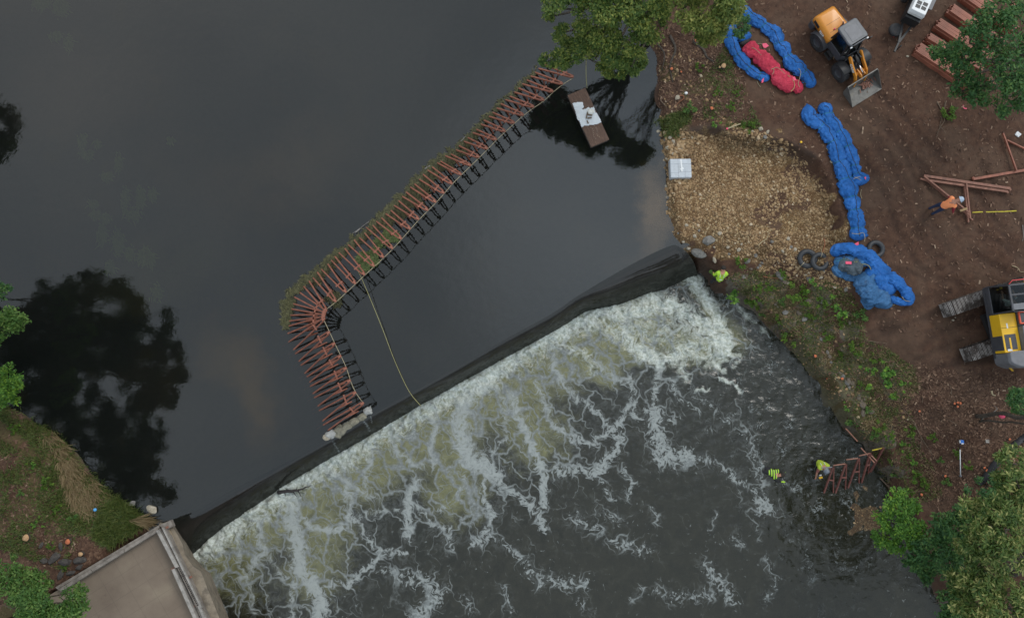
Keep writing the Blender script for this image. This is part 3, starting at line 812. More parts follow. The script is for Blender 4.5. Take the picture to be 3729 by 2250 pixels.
def pool_material():
    n = NT('foaming_pool_water'); A = n.attr; v = n.coord()
    D, Cm, S, Rc, Ch = A('streak'), A('cream'), A('soup'), A('reach'), A('chop')
    fl = n.vattr('flow')
    wv = fl; wv2 = n.vmath('ADD', fl, n.vmath('SCALE', n.vmath('SUBTRACT', n.noise(5, 3, .6, v, out='Color'), (.5, .5, .5)), sc=.10)); wv3 = wv2
    st_ = n.n('ShaderNodeMapping'); st_.inputs['Rotation'].default_value = (0, 0, -math.atan2(DAMDIR[1], DAMDIR[0])); n.t.links.new(wv3, st_.inputs['Vector'])
    sc_ = n.vmath('MULTIPLY', st_.outputs[0], (1.0, .6, 1.0))
    e1 = n.voro(1.15, 'DISTANCE_TO_EDGE', sc_); e2 = n.voro(2.7, 'DISTANCE_TO_EDGE', sc_); e3 = n.voro(5.5, 'DISTANCE_TO_EDGE', wv3)
    fine = n.noise(6, 6, .68, wv2); mid = n.noise(1.6, 5, .65, wv)
    # solid streaks and broken rafts of foam
    ef = n.math('ADD', n.math('MULTIPLY', n.math('SUBTRACT', .16, e2), 2.0), n.math('MULTIPLY', n.math('SUBTRACT', .07, e3), 1.6))
    s1 = n.math('ABSOLUTE', n.math('SUBTRACT', n.noise(2.9, 4, .55, wv2, .3), .5)); s2 = n.math('ABSOLUTE', n.math('SUBTRACT', n.noise(6.5, 4, .6, wv2, .3), .5))
    strand = n.math('SUBTRACT', 1.0, n.math('MULTIPLY', n.math('MINIMUM', n.math('MULTIPLY', s1, 1.0), n.math('MULTIPLY', s2, 1.25)), 9.0), clamp=True)
    near = n.step(.35, .85, Rc)
    svn = n.math('ADD', n.math('MULTIPLY', D, .78), n.math('ADD', n.math('MULTIPLY', strand, .36), n.math('ADD', n.math('MULTIPLY', ef, .45), n.math('MULTIPLY', n.math('SUBTRACT', fine, .5), .7))))
    svf = n.math('ADD', n.math('ADD', D, n.math('MULTIPLY', ef, .5)), n.math('MULTIPLY', n.math('SUBTRACT', fine, .5), 2.4))
    sv = n.math('ADD', n.math('MULTIPLY', svn, near), n.math('MULTIPLY', svf, n.math('SUBTRACT', 1.0, near)))
    streak = n.math('ADD', n.math('MULTIPLY', n.step(.42, 1.25, svn), near), n.math('MULTIPLY', n.step(.72, .84, svf), n.math('SUBTRACT', 1.0, near)))
    streak = n.math('MULTIPLY', streak, n.step(.05, .22, D))
    # lace of foam lines: wide where there is much foam, gone away from the fall
    dens = n.math('ADD', n.math('MULTIPLY', S, .85), n.math('ADD', n.math('MULTIPLY', D, .55), n.math('MULTIPLY', Rc, .42)))
    vary = n.math('MULTIPLY', dens, n.math('ADD', .25, n.math('MULTIPLY', n.noise(3.3, 4, .6, v), 1.5)))
    l1 = n.step(n.math('ADD', .012, n.math('MULTIPLY', vary, .10)), 0, e1)
    l2 = n.step(n.math('ADD', .010, n.math('MULTIPLY', vary, .060)), 0, e2)
    l3 = n.step(n.math('ADD', .006, n.math('MULTIPLY', n.math('ADD', S, Cm), .05)), 0, e3)
    gate1 = n.step(.06, .45, n.math('ADD', dens, n.math('MULTIPLY', n.math('SUBTRACT', mid, .5), .9)))
    gate2 = n.step(.34, .9, n.math('ADD', dens, n.math('MULTIPLY', n.math('SUBTRACT', mid, .5), 1.5)))
    fil = n.step(.055, 0, n.math('ABSOLUTE', n.math('SUBTRACT', n.noise(1.7, 5, .58, wv2, .6), .5)))
    lace = n.math('MAXIMUM', n.math('MULTIPLY', n.math('MULTIPLY', l1, gate1), 1.0), n.math('MULTIPLY', n.math('MULTIPLY', l2, gate2), .8))
    lace = n.math('MAXIMUM', lace, n.math('MULTIPLY', n.math('MULTIPLY', l3, gate2), .30))
    lace = n.math('MAXIMUM', lace, n.math('MULTIPLY', n.math('MULTIPLY', fil, gate1), .22))
    haze_ = n.math('MULTIPLY', n.step(.3, 1.0, n.math('ADD', dens, n.math('MULTIPLY', n.math('SUBTRACT', fine, .5), 1.2))), .08)
    lace = n.math('MAXIMUM', lace, haze_)
    r1 = n.math('ABSOLUTE', n.math('SUBTRACT', n.noise(2.6, 6, .62, wv2, .4), .5)); r2 = n.math('ABSOLUTE', n.math('SUBTRACT', n.noise(7, 4, .62, wv2, .4), .5))
    ridged = n.math('SUBTRACT', 1.0, n.math('ADD', n.math('MULTIPLY', r1, 4.2), n.math('MULTIPLY', r2, 1.6)))
    cv = n.math('ADD', Cm, n.math('MULTIPLY', n.math('SUBTRACT', ridged, .42), .75))
    cv = n.math('ADD', cv, n.math('MULTIPLY', n.math('SUBTRACT', mid, .5), .9))
    cream = n.math('MULTIPLY', n.step(.38, 1.35, cv), n.step(.05, .3, Cm))
    caps = n.math('MULTIPLY', n.math('MULTIPLY', n.step(.03, 0, r1), n.step(.5, .66, n.noise(1.1, 4, .7, v))), n.math('MULTIPLY', Ch, 1.1))
    # loose specks drifting on the dark water
    sp = n.step(.63, .66, n.noise(4.2, 5, .6, wv2))
    specks = n.math('MULTIPLY', n.math('MULTIPLY', sp, n.step(.46, .62, n.noise(.5, 3, .55, v))), .8)
    dark = n.ramp(mid, [(.3, (.0125, .013, .008)), (.7, (.022, .0215, .013))])
    olive = n.ramp(n.noise(2.6, 4, .6, wv), [(.3, (.085, .085, .030)), (.7, (.19, .185, .078))])
    base = n.mix(n.step(.18, .85, n.math('ADD', S, n.math('MULTIPLY', n.math('SUBTRACT', mid, .5), .9))), dark, olive)
    fcol = n.ramp(n.noise(9, 4, .6, v), [(.25, (.13, .143, .143)), (.55, (.20, .216, .212)), (.8, (.33, .35, .34))])
    fcol = n.mix(n.math('MULTIPLY', n.step(.6, 1.5, n.math('ADD', sv, n.math('MULTIPLY', Rc, .3))), .75), fcol, (.34, .365, .35))
    col = n.mix(n.math('MAXIMUM', n.math('MULTIPLY', lace, 1.0), specks, clamp=True), base, fcol)
    col = n.mix(n.math('MULTIPLY', streak, .93), col, fcol)
    col = n.mix(caps, col, (.42, .46, .46))
    col = n.mix(n.math('MULTIPLY', cream, .95), col, n.ramp(n.noise(8, 5, .7, v), [(.3, (.30, .325, .26)), (.5, (.52, .555, .50)), (.7, (.76, .79, .76))]))
    foam = n.math('MAXIMUM', n.math('MAXIMUM', streak, lace), n.math('MAXIMUM', cream, specks), clamp=True)
    mp = n.n('ShaderNodeMapping'); mp.inputs['Scale'].default_value = (1.0, 2.2, 1); mp.inputs['Rotation'].default_value = (0, 0, R(52))
    n.t.links.new(v, mp.inputs['Vector'])
    hgt = n.math('ADD', n.math('MULTIPLY', n.noise(2.6, 5, .6, mp.outputs['Vector']), 1.0), n.math('MULTIPLY', foam, .06))
    nm = n.bump(hgt, n.math('ADD', .10, n.math('MULTIPLY', Ch, .42)), .12)
    return n.end(n.pbr(col, n.step(0, .6, foam, .06, .75), nm, 0, n.step(0, .6, foam, .5, .15), IOR=1.5))

build_ground()
CPTS, TPTS = build_water()
build_pool()
# ================================================================== VEGETATION
def leaf_mat(name, a, b, c, trans=.45):
    n = NT(name)
    col = n.ramp(n.attr('tone'), [(.0, a), (.5, b), (1.0, c)])
    d = n.pbr(col, .55, None, 0, .35)
    t = n.n('ShaderNodeBsdfTranslucent'); n._set(t.inputs['Color'], n.mix(.5, col, (.12, .2, .02)))
    m = n.n('ShaderNodeMixShader'); m.inputs[0].default_value = trans
    n.t.links.new(d, m.inputs[1]); n.t.links.new(t.outputs[0], m.inputs[2])
    return n.end(m.outputs[0])

LM = dict(
    ash=leaf_mat('ash_leaves', (0.059, 0.118, 0.029), (0.136, 0.209, 0.043), (0.389, 0.409, 0.094)),
    ash2=leaf_mat('bright_ash_leaves', (0.099, 0.154, 0.036), (0.206, 0.256, 0.055), (0.428, 0.417, 0.111)),
    oak=leaf_mat('oak_leaves', (0.034, 0.100, 0.034), (0.070, 0.180, 0.055), (0.158, 0.272, 0.072)),
    maple=leaf_mat('maple_leaves', (0.064, 0.169, 0.031), (0.138, 0.305, 0.047), (0.275, 0.448, 0.052)),
    locust=leaf_mat('locust_leaves', (0.053, 0.108, 0.028), (0.143, 0.216, 0.050), (0.506, 0.486, 0.180)),
    bush=leaf_mat('bush_leaves', (0.052, 0.129, 0.029), (0.108, 0.222, 0.048), (0.229, 0.343, 0.086)),
    weed=leaf_mat('bank_plant_leaves', (0.050, 0.110, 0.015), (0.105, 0.198, 0.024), (0.187, 0.286, 0.039)),
    subweed=leaf_mat('streaming_weed', (.10, .17, .02), (.2, .31, .04), (.30, .42, .07), .05),
    dark=leaf_mat('far_tree_leaves', (0.019, 0.042, 0.011), (0.035, 0.068, 0.017), (0.056, 0.095, 0.022)),
    grass=leaf_mat('grass_blades', (.040, .060, .014), (.08, .115, .024), (.15, .16, .045), .15),
    straw=leaf_mat('dry_grass_blades', (.13, .085, .042), (.23, .165, .085), (.32, .24, .13), .1),
    weedmat=leaf_mat('water_weed', (.022, .024, .009), (.062, .060, .022), (.13, .12, .05), .05),
    greenmat=leaf_mat('fresh_water_weed', (.05, .075, .02), (.10, .14, .04), (.17, .2, .07), .05))

def bark(name, a, b):
    n = NT(name)
    return n.end(n.pbr(n.ramp(n.noise(9, 5, .7), [(.3, a), (.7, b)]), .9, n.bump(n.noise(14, 4, .7), .5, .03)))
M['bark'] = bark('tree_bark', (.035, .026, .019), (.10, .08, .062))
M['twig'] = bark('dry_twig_bark', (.09, .06, .04), (.20, .145, .10))
M['branch_grey'] = bark('grey_branch_bark', (.13, .12, .11), (.27, .25, .23))

def leaves(centers, radii, counts, size, flat=.7, up=.75, droop=0.0, shell=.55, seed=1, narrow=.42):
    """scatter leaf-sized folded faces through ellipsoid clumps -> verts, faces, tone"""
    g = np.random.default_rng(seed)
    C = np.repeat(np.asarray(centers, float), counts, 0); Rr = np.repeat(np.asarray(radii, float), counts)
    n = len(C)
    u = g.normal(size=(n, 3)); u /= np.linalg.norm(u, axis=1)[:, None]
    rad = (shell + (1 - shell) * g.random(n)) ** .8 * g.random(n) ** .18
    lump = 1 + .35 * (fbm(u[:, 0] * 2 + C[:, 0], u[:, 1] * 2 + C[:, 1], seed, 2) - .5)
    p = C + u * (Rr * rad * lump)[:, None] * np.array([1, 1, flat])
    nrm = u * (1 - up) + np.array([0, 0, 1]) * up + g.normal(size=(n, 3)) * .38
    nrm /= np.linalg.norm(nrm, axis=1)[:, None]
    t = g.normal(size=(n, 3)) + u * .9
    t -= nrm * (t * nrm).sum(1)[:, None]; t /= np.linalg.norm(t, axis=1)[:, None] + 1e-9
    t[:, 2] -= droop
    b = np.cross(nrm, t)
    L = size * (.6 + .8 * g.random(n)); Wd = L * narrow * (.8 + .4 * g.random(n))
    a0 = p - t * (L * .5)[:, None]; a1 = p + t * (L * .5)[:, None]
    s0 = p + b * (Wd * .5)[:, None] + nrm * (L * .06)[:, None]; s1 = p - b * (Wd * .5)[:, None] + nrm * (L * .06)[:, None]
    v = np.stack([a0, s0, a1, s1], 1).reshape(-1, 3)
    f = np.arange(n * 4).reshape(n, 4)
    tone = np.clip(.46 + .36 * g.normal(size=n) * .8 + .45 * (np.repeat(g.random(len(counts)), counts) - .5), 0, 1)
    return v, f, np.repeat(tone, 4)

def limb(mb, a, b, r0, r1, sag=.15, k=5):
    a = Vector(a); b = Vector(b); pts = []
    for i in range(k + 1):
        t = i / k
        q = a.lerp(b, t) + Vector((random.uniform(-.1, .1), random.uniform(-.1, .1), math.sin(t * math.pi) * sag)) * (b - a).length * .35 * (1 if 0 < i < k else 0)
        pts.append(q)
    mb.tube(pts, [r0 + (r1 - r0) * i / k for i in range(k + 1)], 7)

def tree(name, label, base, clumps, mat, size, dens=90, trunk_r=.22, group=None, seed=1, flat=.6, narrow=.42, bare=(), up=.85, fork=.55):
    """clumps: (x, y, z, r); leaf count grows with the clump's area"""
    base = Vector(base)
    root = empty(name, base, 0, label, 'tree', group)
    cl = [Vector(c[:3]) for c in clumps]; rr = [c[3] for c in clumps]
    cen = sum(cl, Vector()) / len(cl)
    head = base.lerp(Vector((cen.x * .5 + base.x * .5, cen.y * .5 + base.y * .5, cen.z)), fork)
    mb = MB()
    limb(mb, (0, 0, -.3), head - base, trunk_r, trunk_r * .6, .05)
    for c, r_ in zip(cl, rr):
        limb(mb, head - base, c - base - Vector((0, 0, r_ * .3)), trunk_r * .38, .03, .12)
        for k in range(2):
            d = Vector((random.gauss(0, 1), random.gauss(0, 1), random.gauss(0, .4))).normalized() * r_ * .75
            limb(mb, c - base - Vector((0, 0, r_ * .3)), c - base + d, .03, .01, .05, 3)
    for a, b in bare:
        limb(mb, Vector(a) - base, Vector(b) - base, .045, .012, .06)
    mb.build('trunk', M['bark'], root)
    # each clump breaks up into smaller sprays so that the outline is ragged
    g = np.random.default_rng(seed); sc, sr, sn = [], [], []
    for c, r_ in zip(cl, rr):
        k = max(4, int(9 * r_ + 4))
        for i in range(k):
            an = g.random() * 2 * math.pi; q = math.sqrt(g.random()) * r_ * .95
            zz = (1 - (q / r_) ** 2) ** .5 * r_ * flat * (g.random() * 1.1 - .25)
            sc.append((c.x + q * math.cos(an), c.y + q * math.sin(an), c.z + zz))
            s = r_ * (.22 + .26 * g.random()) + .12
            sr.append(s); sn.append(int(dens * s * s * 6) + 6)
    v, f, t = leaves(sc, sr, sn, size, .5, up, .1, .3, seed, narrow)
    mesh_np('crown', v - np.array(base), f, mat, dict(tone=t), root)
    return root

def CL(px, py, h, r):
    p = P(px, py, h); return (p.x, p.y, h, r / 78.0)
def CM(px, py, h, r):
    p = MIR(px, py, h); return (p.x, p.y, h, r / 62.0)

def build_trees():
    tree('ash_tree', 'broad ash tree leaning over the upper pool, its crown hanging above the wooden float', G(2420, 60),
         [CL(2005, 25, 6.5, 32), CL(1992, 62, 5.5, 20), CL(2110, 15, 6.5, 52), CL(2120, 130, 4.6, 52), CL(2065, 195, 4.2, 52), CL(2000, 222, 3.8, 26), CL(2160, 215, 5, 55),
          CL(2190, 110, 6, 66), CL(2255, 40, 7, 70), CL(2210, -30, 7.2, 80), CL(2260, 190, 5.6, 55), CL(2290, 265, 5, 32), CL(2232, 250, 4.6, 42), CL(2320, 130, 6.2, 58), CL(2350, 30, 7.2, 66), CL(2395, -20, 7.5, 60),
          CL(2100, -70, 6.5, 80), CL(2400, 70, 6.4, 36), CL(2330, 215, 4.6, 30), CL(2040, 120, 5, 26)], LM['ash'], .13, 175, .24, seed=11)
    tree('ash_tree', 'bright yellow green ash tree between the bank and the blue tarp bundle', G(2590, -60),
         [CL(2495, 25, 8.2, 40), CL(2555, 65, 8.4, 50), CL(2615, 35, 8.6, 50), CL(2628, 85, 8.0, 32), CL(2580, 140, 7.4, 30), CL(2515, 95, 7.6, 28), CL(2665, 15, 8.4, 34), CL(2600, 120, 7.2, 26), CL(2560, 160, 7, 14), CL(2600, -50, 9, 80), CL(2480, -40, 8.6, 50)],
         LM['ash2'], .135, 155, .22, seed=12)
    tree('sapling', 'small bluish green sapling growing through the top of the blue tarp bundle', G(2690, 95),
         [CL(2690, 85, 2.6, 34), CL(2700, 118, 2.2, 22), CL(2672, 60, 2.9, 24)], LM['oak'], .13, 120, .05, seed=13)
    tree('oak_tree', 'dark green oak tree hanging over the stacked red steel', G(3800, 330),
         [CL(3415, 190, 4.6, 30), CL(3450, 195, 5, 48), CL(3520, 215, 5.6, 62), CL(3490, 270, 5.2, 44), CL(3600, 120, 6.4, 74), CL(3650, 60, 6.8, 62), CL(3620, 210, 6.2, 60), CL(3690, 270, 6.4, 60), CL(3560, 310, 5.2, 52),
          CL(3500, 330, 4.6, 44), CL(3580, 345, 5, 40), CL(3690, 370, 5.8, 50), CL(3730, 160, 7, 80), CL(3640, 390, 5.2, 32), CL(3540, 150, 6, 44), CL(3750, 330, 6.5, 70), CL(3680, 10, 7, 40)],
         LM['oak'], .15, 58, .26, seed=14)
    tree('maple_tree', 'round bright green maple tree at the water edge below the bank', G(3290, 1960),
         [CL(3290, 1850, 2.6, 52), CL(3240, 1900, 2.2, 42), CL(3230, 1950, 2.0, 40), CL(3310, 1910, 2.8, 48), CL(3260, 1990, 2.0, 34), CL(3330, 1850, 2.5, 24), CL(3310, 1820, 2.4, 22), CL(3330, 1960, 2.4, 34), CL(3205, 1960, 1.8, 24)],
         LM['maple'], .14, 110, .12, seed=15)
    tree('shrub_tree', 'mid green leafy tree between the round maple and the yellowish locust trees', G(3430, 2010),
         [CL(3380, 1960, 3, 60), CL(3440, 1940, 3, 64), CL(3370, 2020, 2.6, 50), CL(3460, 2010, 3.4, 66), CL(3340, 2060, 1.6, 26), CL(3345, 2090, 1.4, 22), CL(3310, 2045, 1.4, 18), CL(3400, 2090, 2, 36), CL(3500, 1900, 3, 54), CL(3470, 2080, 2.8, 50), CL(3540, 1830, 2.6, 48), CL(3600, 1770, 2.4, 44), CL(3440, 2170, 3, 44), CL(3480, 2230, 3, 54)],
         LM['oak'], .15, 95, .12, seed=16)
    tree('locust_tree', 'yellowish green locust tree with grey bare twigs in the bottom corner of the site', G(3660, 2080),
         [CL(3545, 1860, 6, 40), CL(3590, 1900, 6.5, 56), CL(3560, 1960, 6.2, 52), CL(3640, 1960, 7, 60), CL(3550, 2030, 5.8, 38), CL(3520, 1990, 5.6, 30), CL(3680, 1900, 7, 50), CL(3640, 1850, 6.6, 40), CL(3620, 2010, 6.6, 40), CL(3720, 2010, 7.2, 52)],
         LM['locust'], .18, 90, .2, seed=17, narrow=.3, bare=[(P(3600, 1915, 6.3), P(3560, 1895, 6.6)), (P(3690, 1920, 6.6), P(3660, 1928, 7.4)), (P(3664, 1924, 7), P(3660, 1950, 7.2)), (P(3690, 2010, 6.5), P(3615, 2028, 6.9))])
    tree('locust_tree', 'yellowish green locust tree at the bottom edge overhanging the dark water', G(3640, 2240),
         [CL(3500, 2120, 5, 44), CL(3560, 2100, 5.6, 56), CL(3620, 2110, 6, 50), CL(3520, 2200, 5.4, 44), CL(3580, 2180, 6, 56), CL(3600, 2240, 6.2, 56), CL(3680, 2230, 6.4, 60), CL(3540, 2260, 5.8, 46), CL(3720, 2170, 6.4, 44)],
         LM['locust'], .18, 90, .2, seed=18, narrow=.3, bare=[(P(3740, 2140, 5.5), P(3665, 2158, 6.0)), (P(3450, 2190, 3.6), P(3405, 2196, 4.0))])
    tree('locust_tree', 'tall yellowish green locust tree hiding the gravel beside the black silt fence', G(3780, 1720),
         [CL(3690, 1690, 6.4, 50), CL(3660, 1740, 6, 38), CL(3720, 1770, 6.8, 56), CL(3690, 1820, 6.4, 44), CL(3740, 1840, 7, 50), CL(3680, 1770, 6.2, 36)],
         LM['locust'], .18, 90, .2, seed=19, narrow=.3)
    tree('shrub_tree', 'dark leafy tree at the frame edge by the leaning trunk', G(3800, 1480),
         [CL(3700, 1465, 3.2, 34), CL(3730, 1500, 3.4, 34), CL(3690, 1435, 3, 20), CL(3728, 1440, 3.2, 24)], LM['oak'], .15, 80, .1, seed=20)
    lt = empty('leaning_trunk', G(3560, 1514), 0, 'grey leaning tree trunk with pink flagging tied round it', 'tree')
    b0 = G(3560, 1514); e0 = P(3800, 1512, 5.0)
    mb = MB(); limb(mb, (0, 0, -.2), e0 - b0, .10, .08, 0, 6); limb(mb, Vector((0.1, -.25, -.1)), P(3780, 1545, 3.6) - b0, .05, .03, .02, 5)
    mb.build('trunk', M['bark'], lt)
    q = Vector((0, 0, 0)).lerp(e0 - b0, .40); mb = MB(); mb.tube([q - (e0 - b0).normalized() * .06, q + (e0 - b0).normalized() * .06], .115, 12); mb.build('flagging', M['pink'], lt)
    # trees of the left bank: they stand beyond the frame and are seen mirrored in the pool
    tree('bank_tree', 'large dark tree on the left bank mirrored in the upper pool', (-26.5, 5.0, 0.6),
         [CM(*c) for c in [(250, 1085, 9.5, 76), (330, 1050, 9, 60), (185, 1065, 9, 66), (440, 1110, 10, 84), (540, 1170, 10, 80), (480, 1260, 10.5, 110), (610, 1330, 10, 70), (655, 1365, 9.5, 36), (340, 1240, 10, 120),
                           (200, 1250, 9, 130), (80, 1210, 8, 110), (90, 1360, 8, 130), (510, 1420, 9.5, 84), (590, 1440, 9, 52), (230, 1400, 8.5, 110), (600, 1260, 9.5, 60)]], LM['dark'], .26, 45, .4, seed=21)
    tree('bank_tree', 'dark rounded tree further down the left bank mirrored in the upper pool', (-24.5, -3.0, 0.6),
         [CM(*c) for c in [(450, 1570, 9.5, 80), (540, 1640, 9.5, 56), (560, 1580, 9.5, 56), (340, 1540, 9.5, 84), (420, 1690, 9.5, 86), (510, 1710, 9.5, 62), (550, 1780, 9.5, 44), (240, 1540, 9.5, 80), (460, 1790, 9.5, 56), (590, 1800, 9.5, 44)]], LM['dark'], .24, 50, .32, seed=22)
    tree('bank_tree', 'dark tree at the left edge mirrored as a narrow notch in the upper pool', (-32, 14, 0.6),
         [CM(*c) for c in [(10, 400, 9, 40), (18, 500, 9, 48), (-20, 460, 9, 70), (5, 550, 8, 40), (-60, 380, 9, 60)]], LM['dark'], .24, 50, .3, seed=23)
    tree('bank_shrub', 'upper of the small green shrubs at the left edge over the water', G(-60, 1080), [CL(15, 1056, 2.6, 26), CL(-40, 1060, 2.8, 50)], LM['oak'], .13, 110, .06, seed=24)
    tree('bank_shrub', 'light green shrub reaching over the dark reflection at the left edge', G(-60, 1230), [CL(45, 1160, 3, 36), CL(80, 1172, 2.8, 22), CL(10, 1185, 3, 46), CL(-30, 1200, 3.2, 60), CL(62, 1190, 2.6, 20)], LM['bush'], .13, 110, .07, seed=25)
    tree('bank_shrub', 'dense green shrub on the left bank just above the straw coloured grass', G(-10, 1450), [CL(30, 1390, 2.4, 46), CL(62, 1410, 2.2, 28), CL(20, 1440, 2.2, 40), CL(-20, 1400, 2.6, 50), CL(45, 1450, 1.8, 22)], LM['maple'], .13, 110, .07, seed=26)
    tree('willow_bush', 'big leafy light green bush in the corner beside the concrete deck', G(60, 2200),
         [CL(60, 2060, 2.6, 30), CL(70, 2110, 3, 42), CL(140, 2090, 2.6, 34), CL(30, 2150, 3, 50), CL(110, 2170, 3.4, 52), CL(160, 2130, 2.4, 26), CL(60, 2230, 3.4, 60), CL(170, 2210, 3, 44), CL(240, 2200, 2.6, 44), CL(300, 2195, 2.4, 30), CL(250, 2245, 2.6, 50), CL(150, 2250, 3.2, 50), CL(290, 2150, 2, 20), CL(-20, 2100, 3, 50)],
         LM['bush'], .14, 100, .08, seed=27)

# ------------------------------------------------------------------ blades, weeds, litter, stones
def blades(pts, length, width, lean, seed, zoff=0.0):
    g = np.random.default_rng(seed); n = len(pts); p = np.asarray(pts, float)
    an = g.random(n) * 2 * np.pi if lean is None or np.isscalar(lean) else lean[0] + g.normal(size=n) * lean[1]
    le = (g.random(n) * .9 + .25) if np.isscalar(lean) or lean is None else (.7 + .6 * g.random(n))
    L = length * (.5 + g.random(n))
    d = np.column_stack([np.cos(an), np.sin(an)])
    s = np.column_stack([-d[:, 1], d[:, 0]]) * width * .5
    tip = p.copy(); tip[:, :2] += d * (L * le)[:, None]; tip[:, 2] += L * np.maximum(.15, 1.1 - le * .8)
    mid = p.copy(); mid[:, :2] += d * (L * le * .4)[:, None]; mid[:, 2] += L * .55 * np.maximum(.3, 1.2 - le * .7)
    a = p.copy(); a[:, :2] -= s; b = p.copy(); b[:, :2] += s
    m1 = mid.copy(); m1[:, :2] += s * .8
    m0 = mid.copy(); m0[:, :2] -= s * .8
    v = np.stack([a, b, m1, m0, tip], 1).reshape(-1, 3)
    i = np.arange(n)[:, None] * 5
    f = np.vstack([i + np.array([0, 1, 2]), i + np.array([0, 2, 3]), i + np.array([3, 2, 4])])
    return v, f, np.repeat(np.clip(.5 + .28 * g.normal(size=n), 0, 1), 5)

def scatter(poly_px, n, seed, z=.6, mask=None):
    """random ground points inside a pixel polygon"""
    g = np.random.default_rng(seed); a = np.array(poly_px, float); out = []
    tot = 0
    while tot < n:
        q = np.column_stack([g.uniform(a[:, 0].min(), a[:, 0].max(), n), g.uniform(a[:, 1].min(), a[:, 1].max(), n)])
        k = poly_sd(q[:, 0], q[:, 1], a) > 0
        if mask is not None: k &= mask(q[:, 0], q[:, 1], g)
        out.append(q[k]); tot += k.sum()
        if not k.any(): break
    return GN(np.vstack(out)[:n])

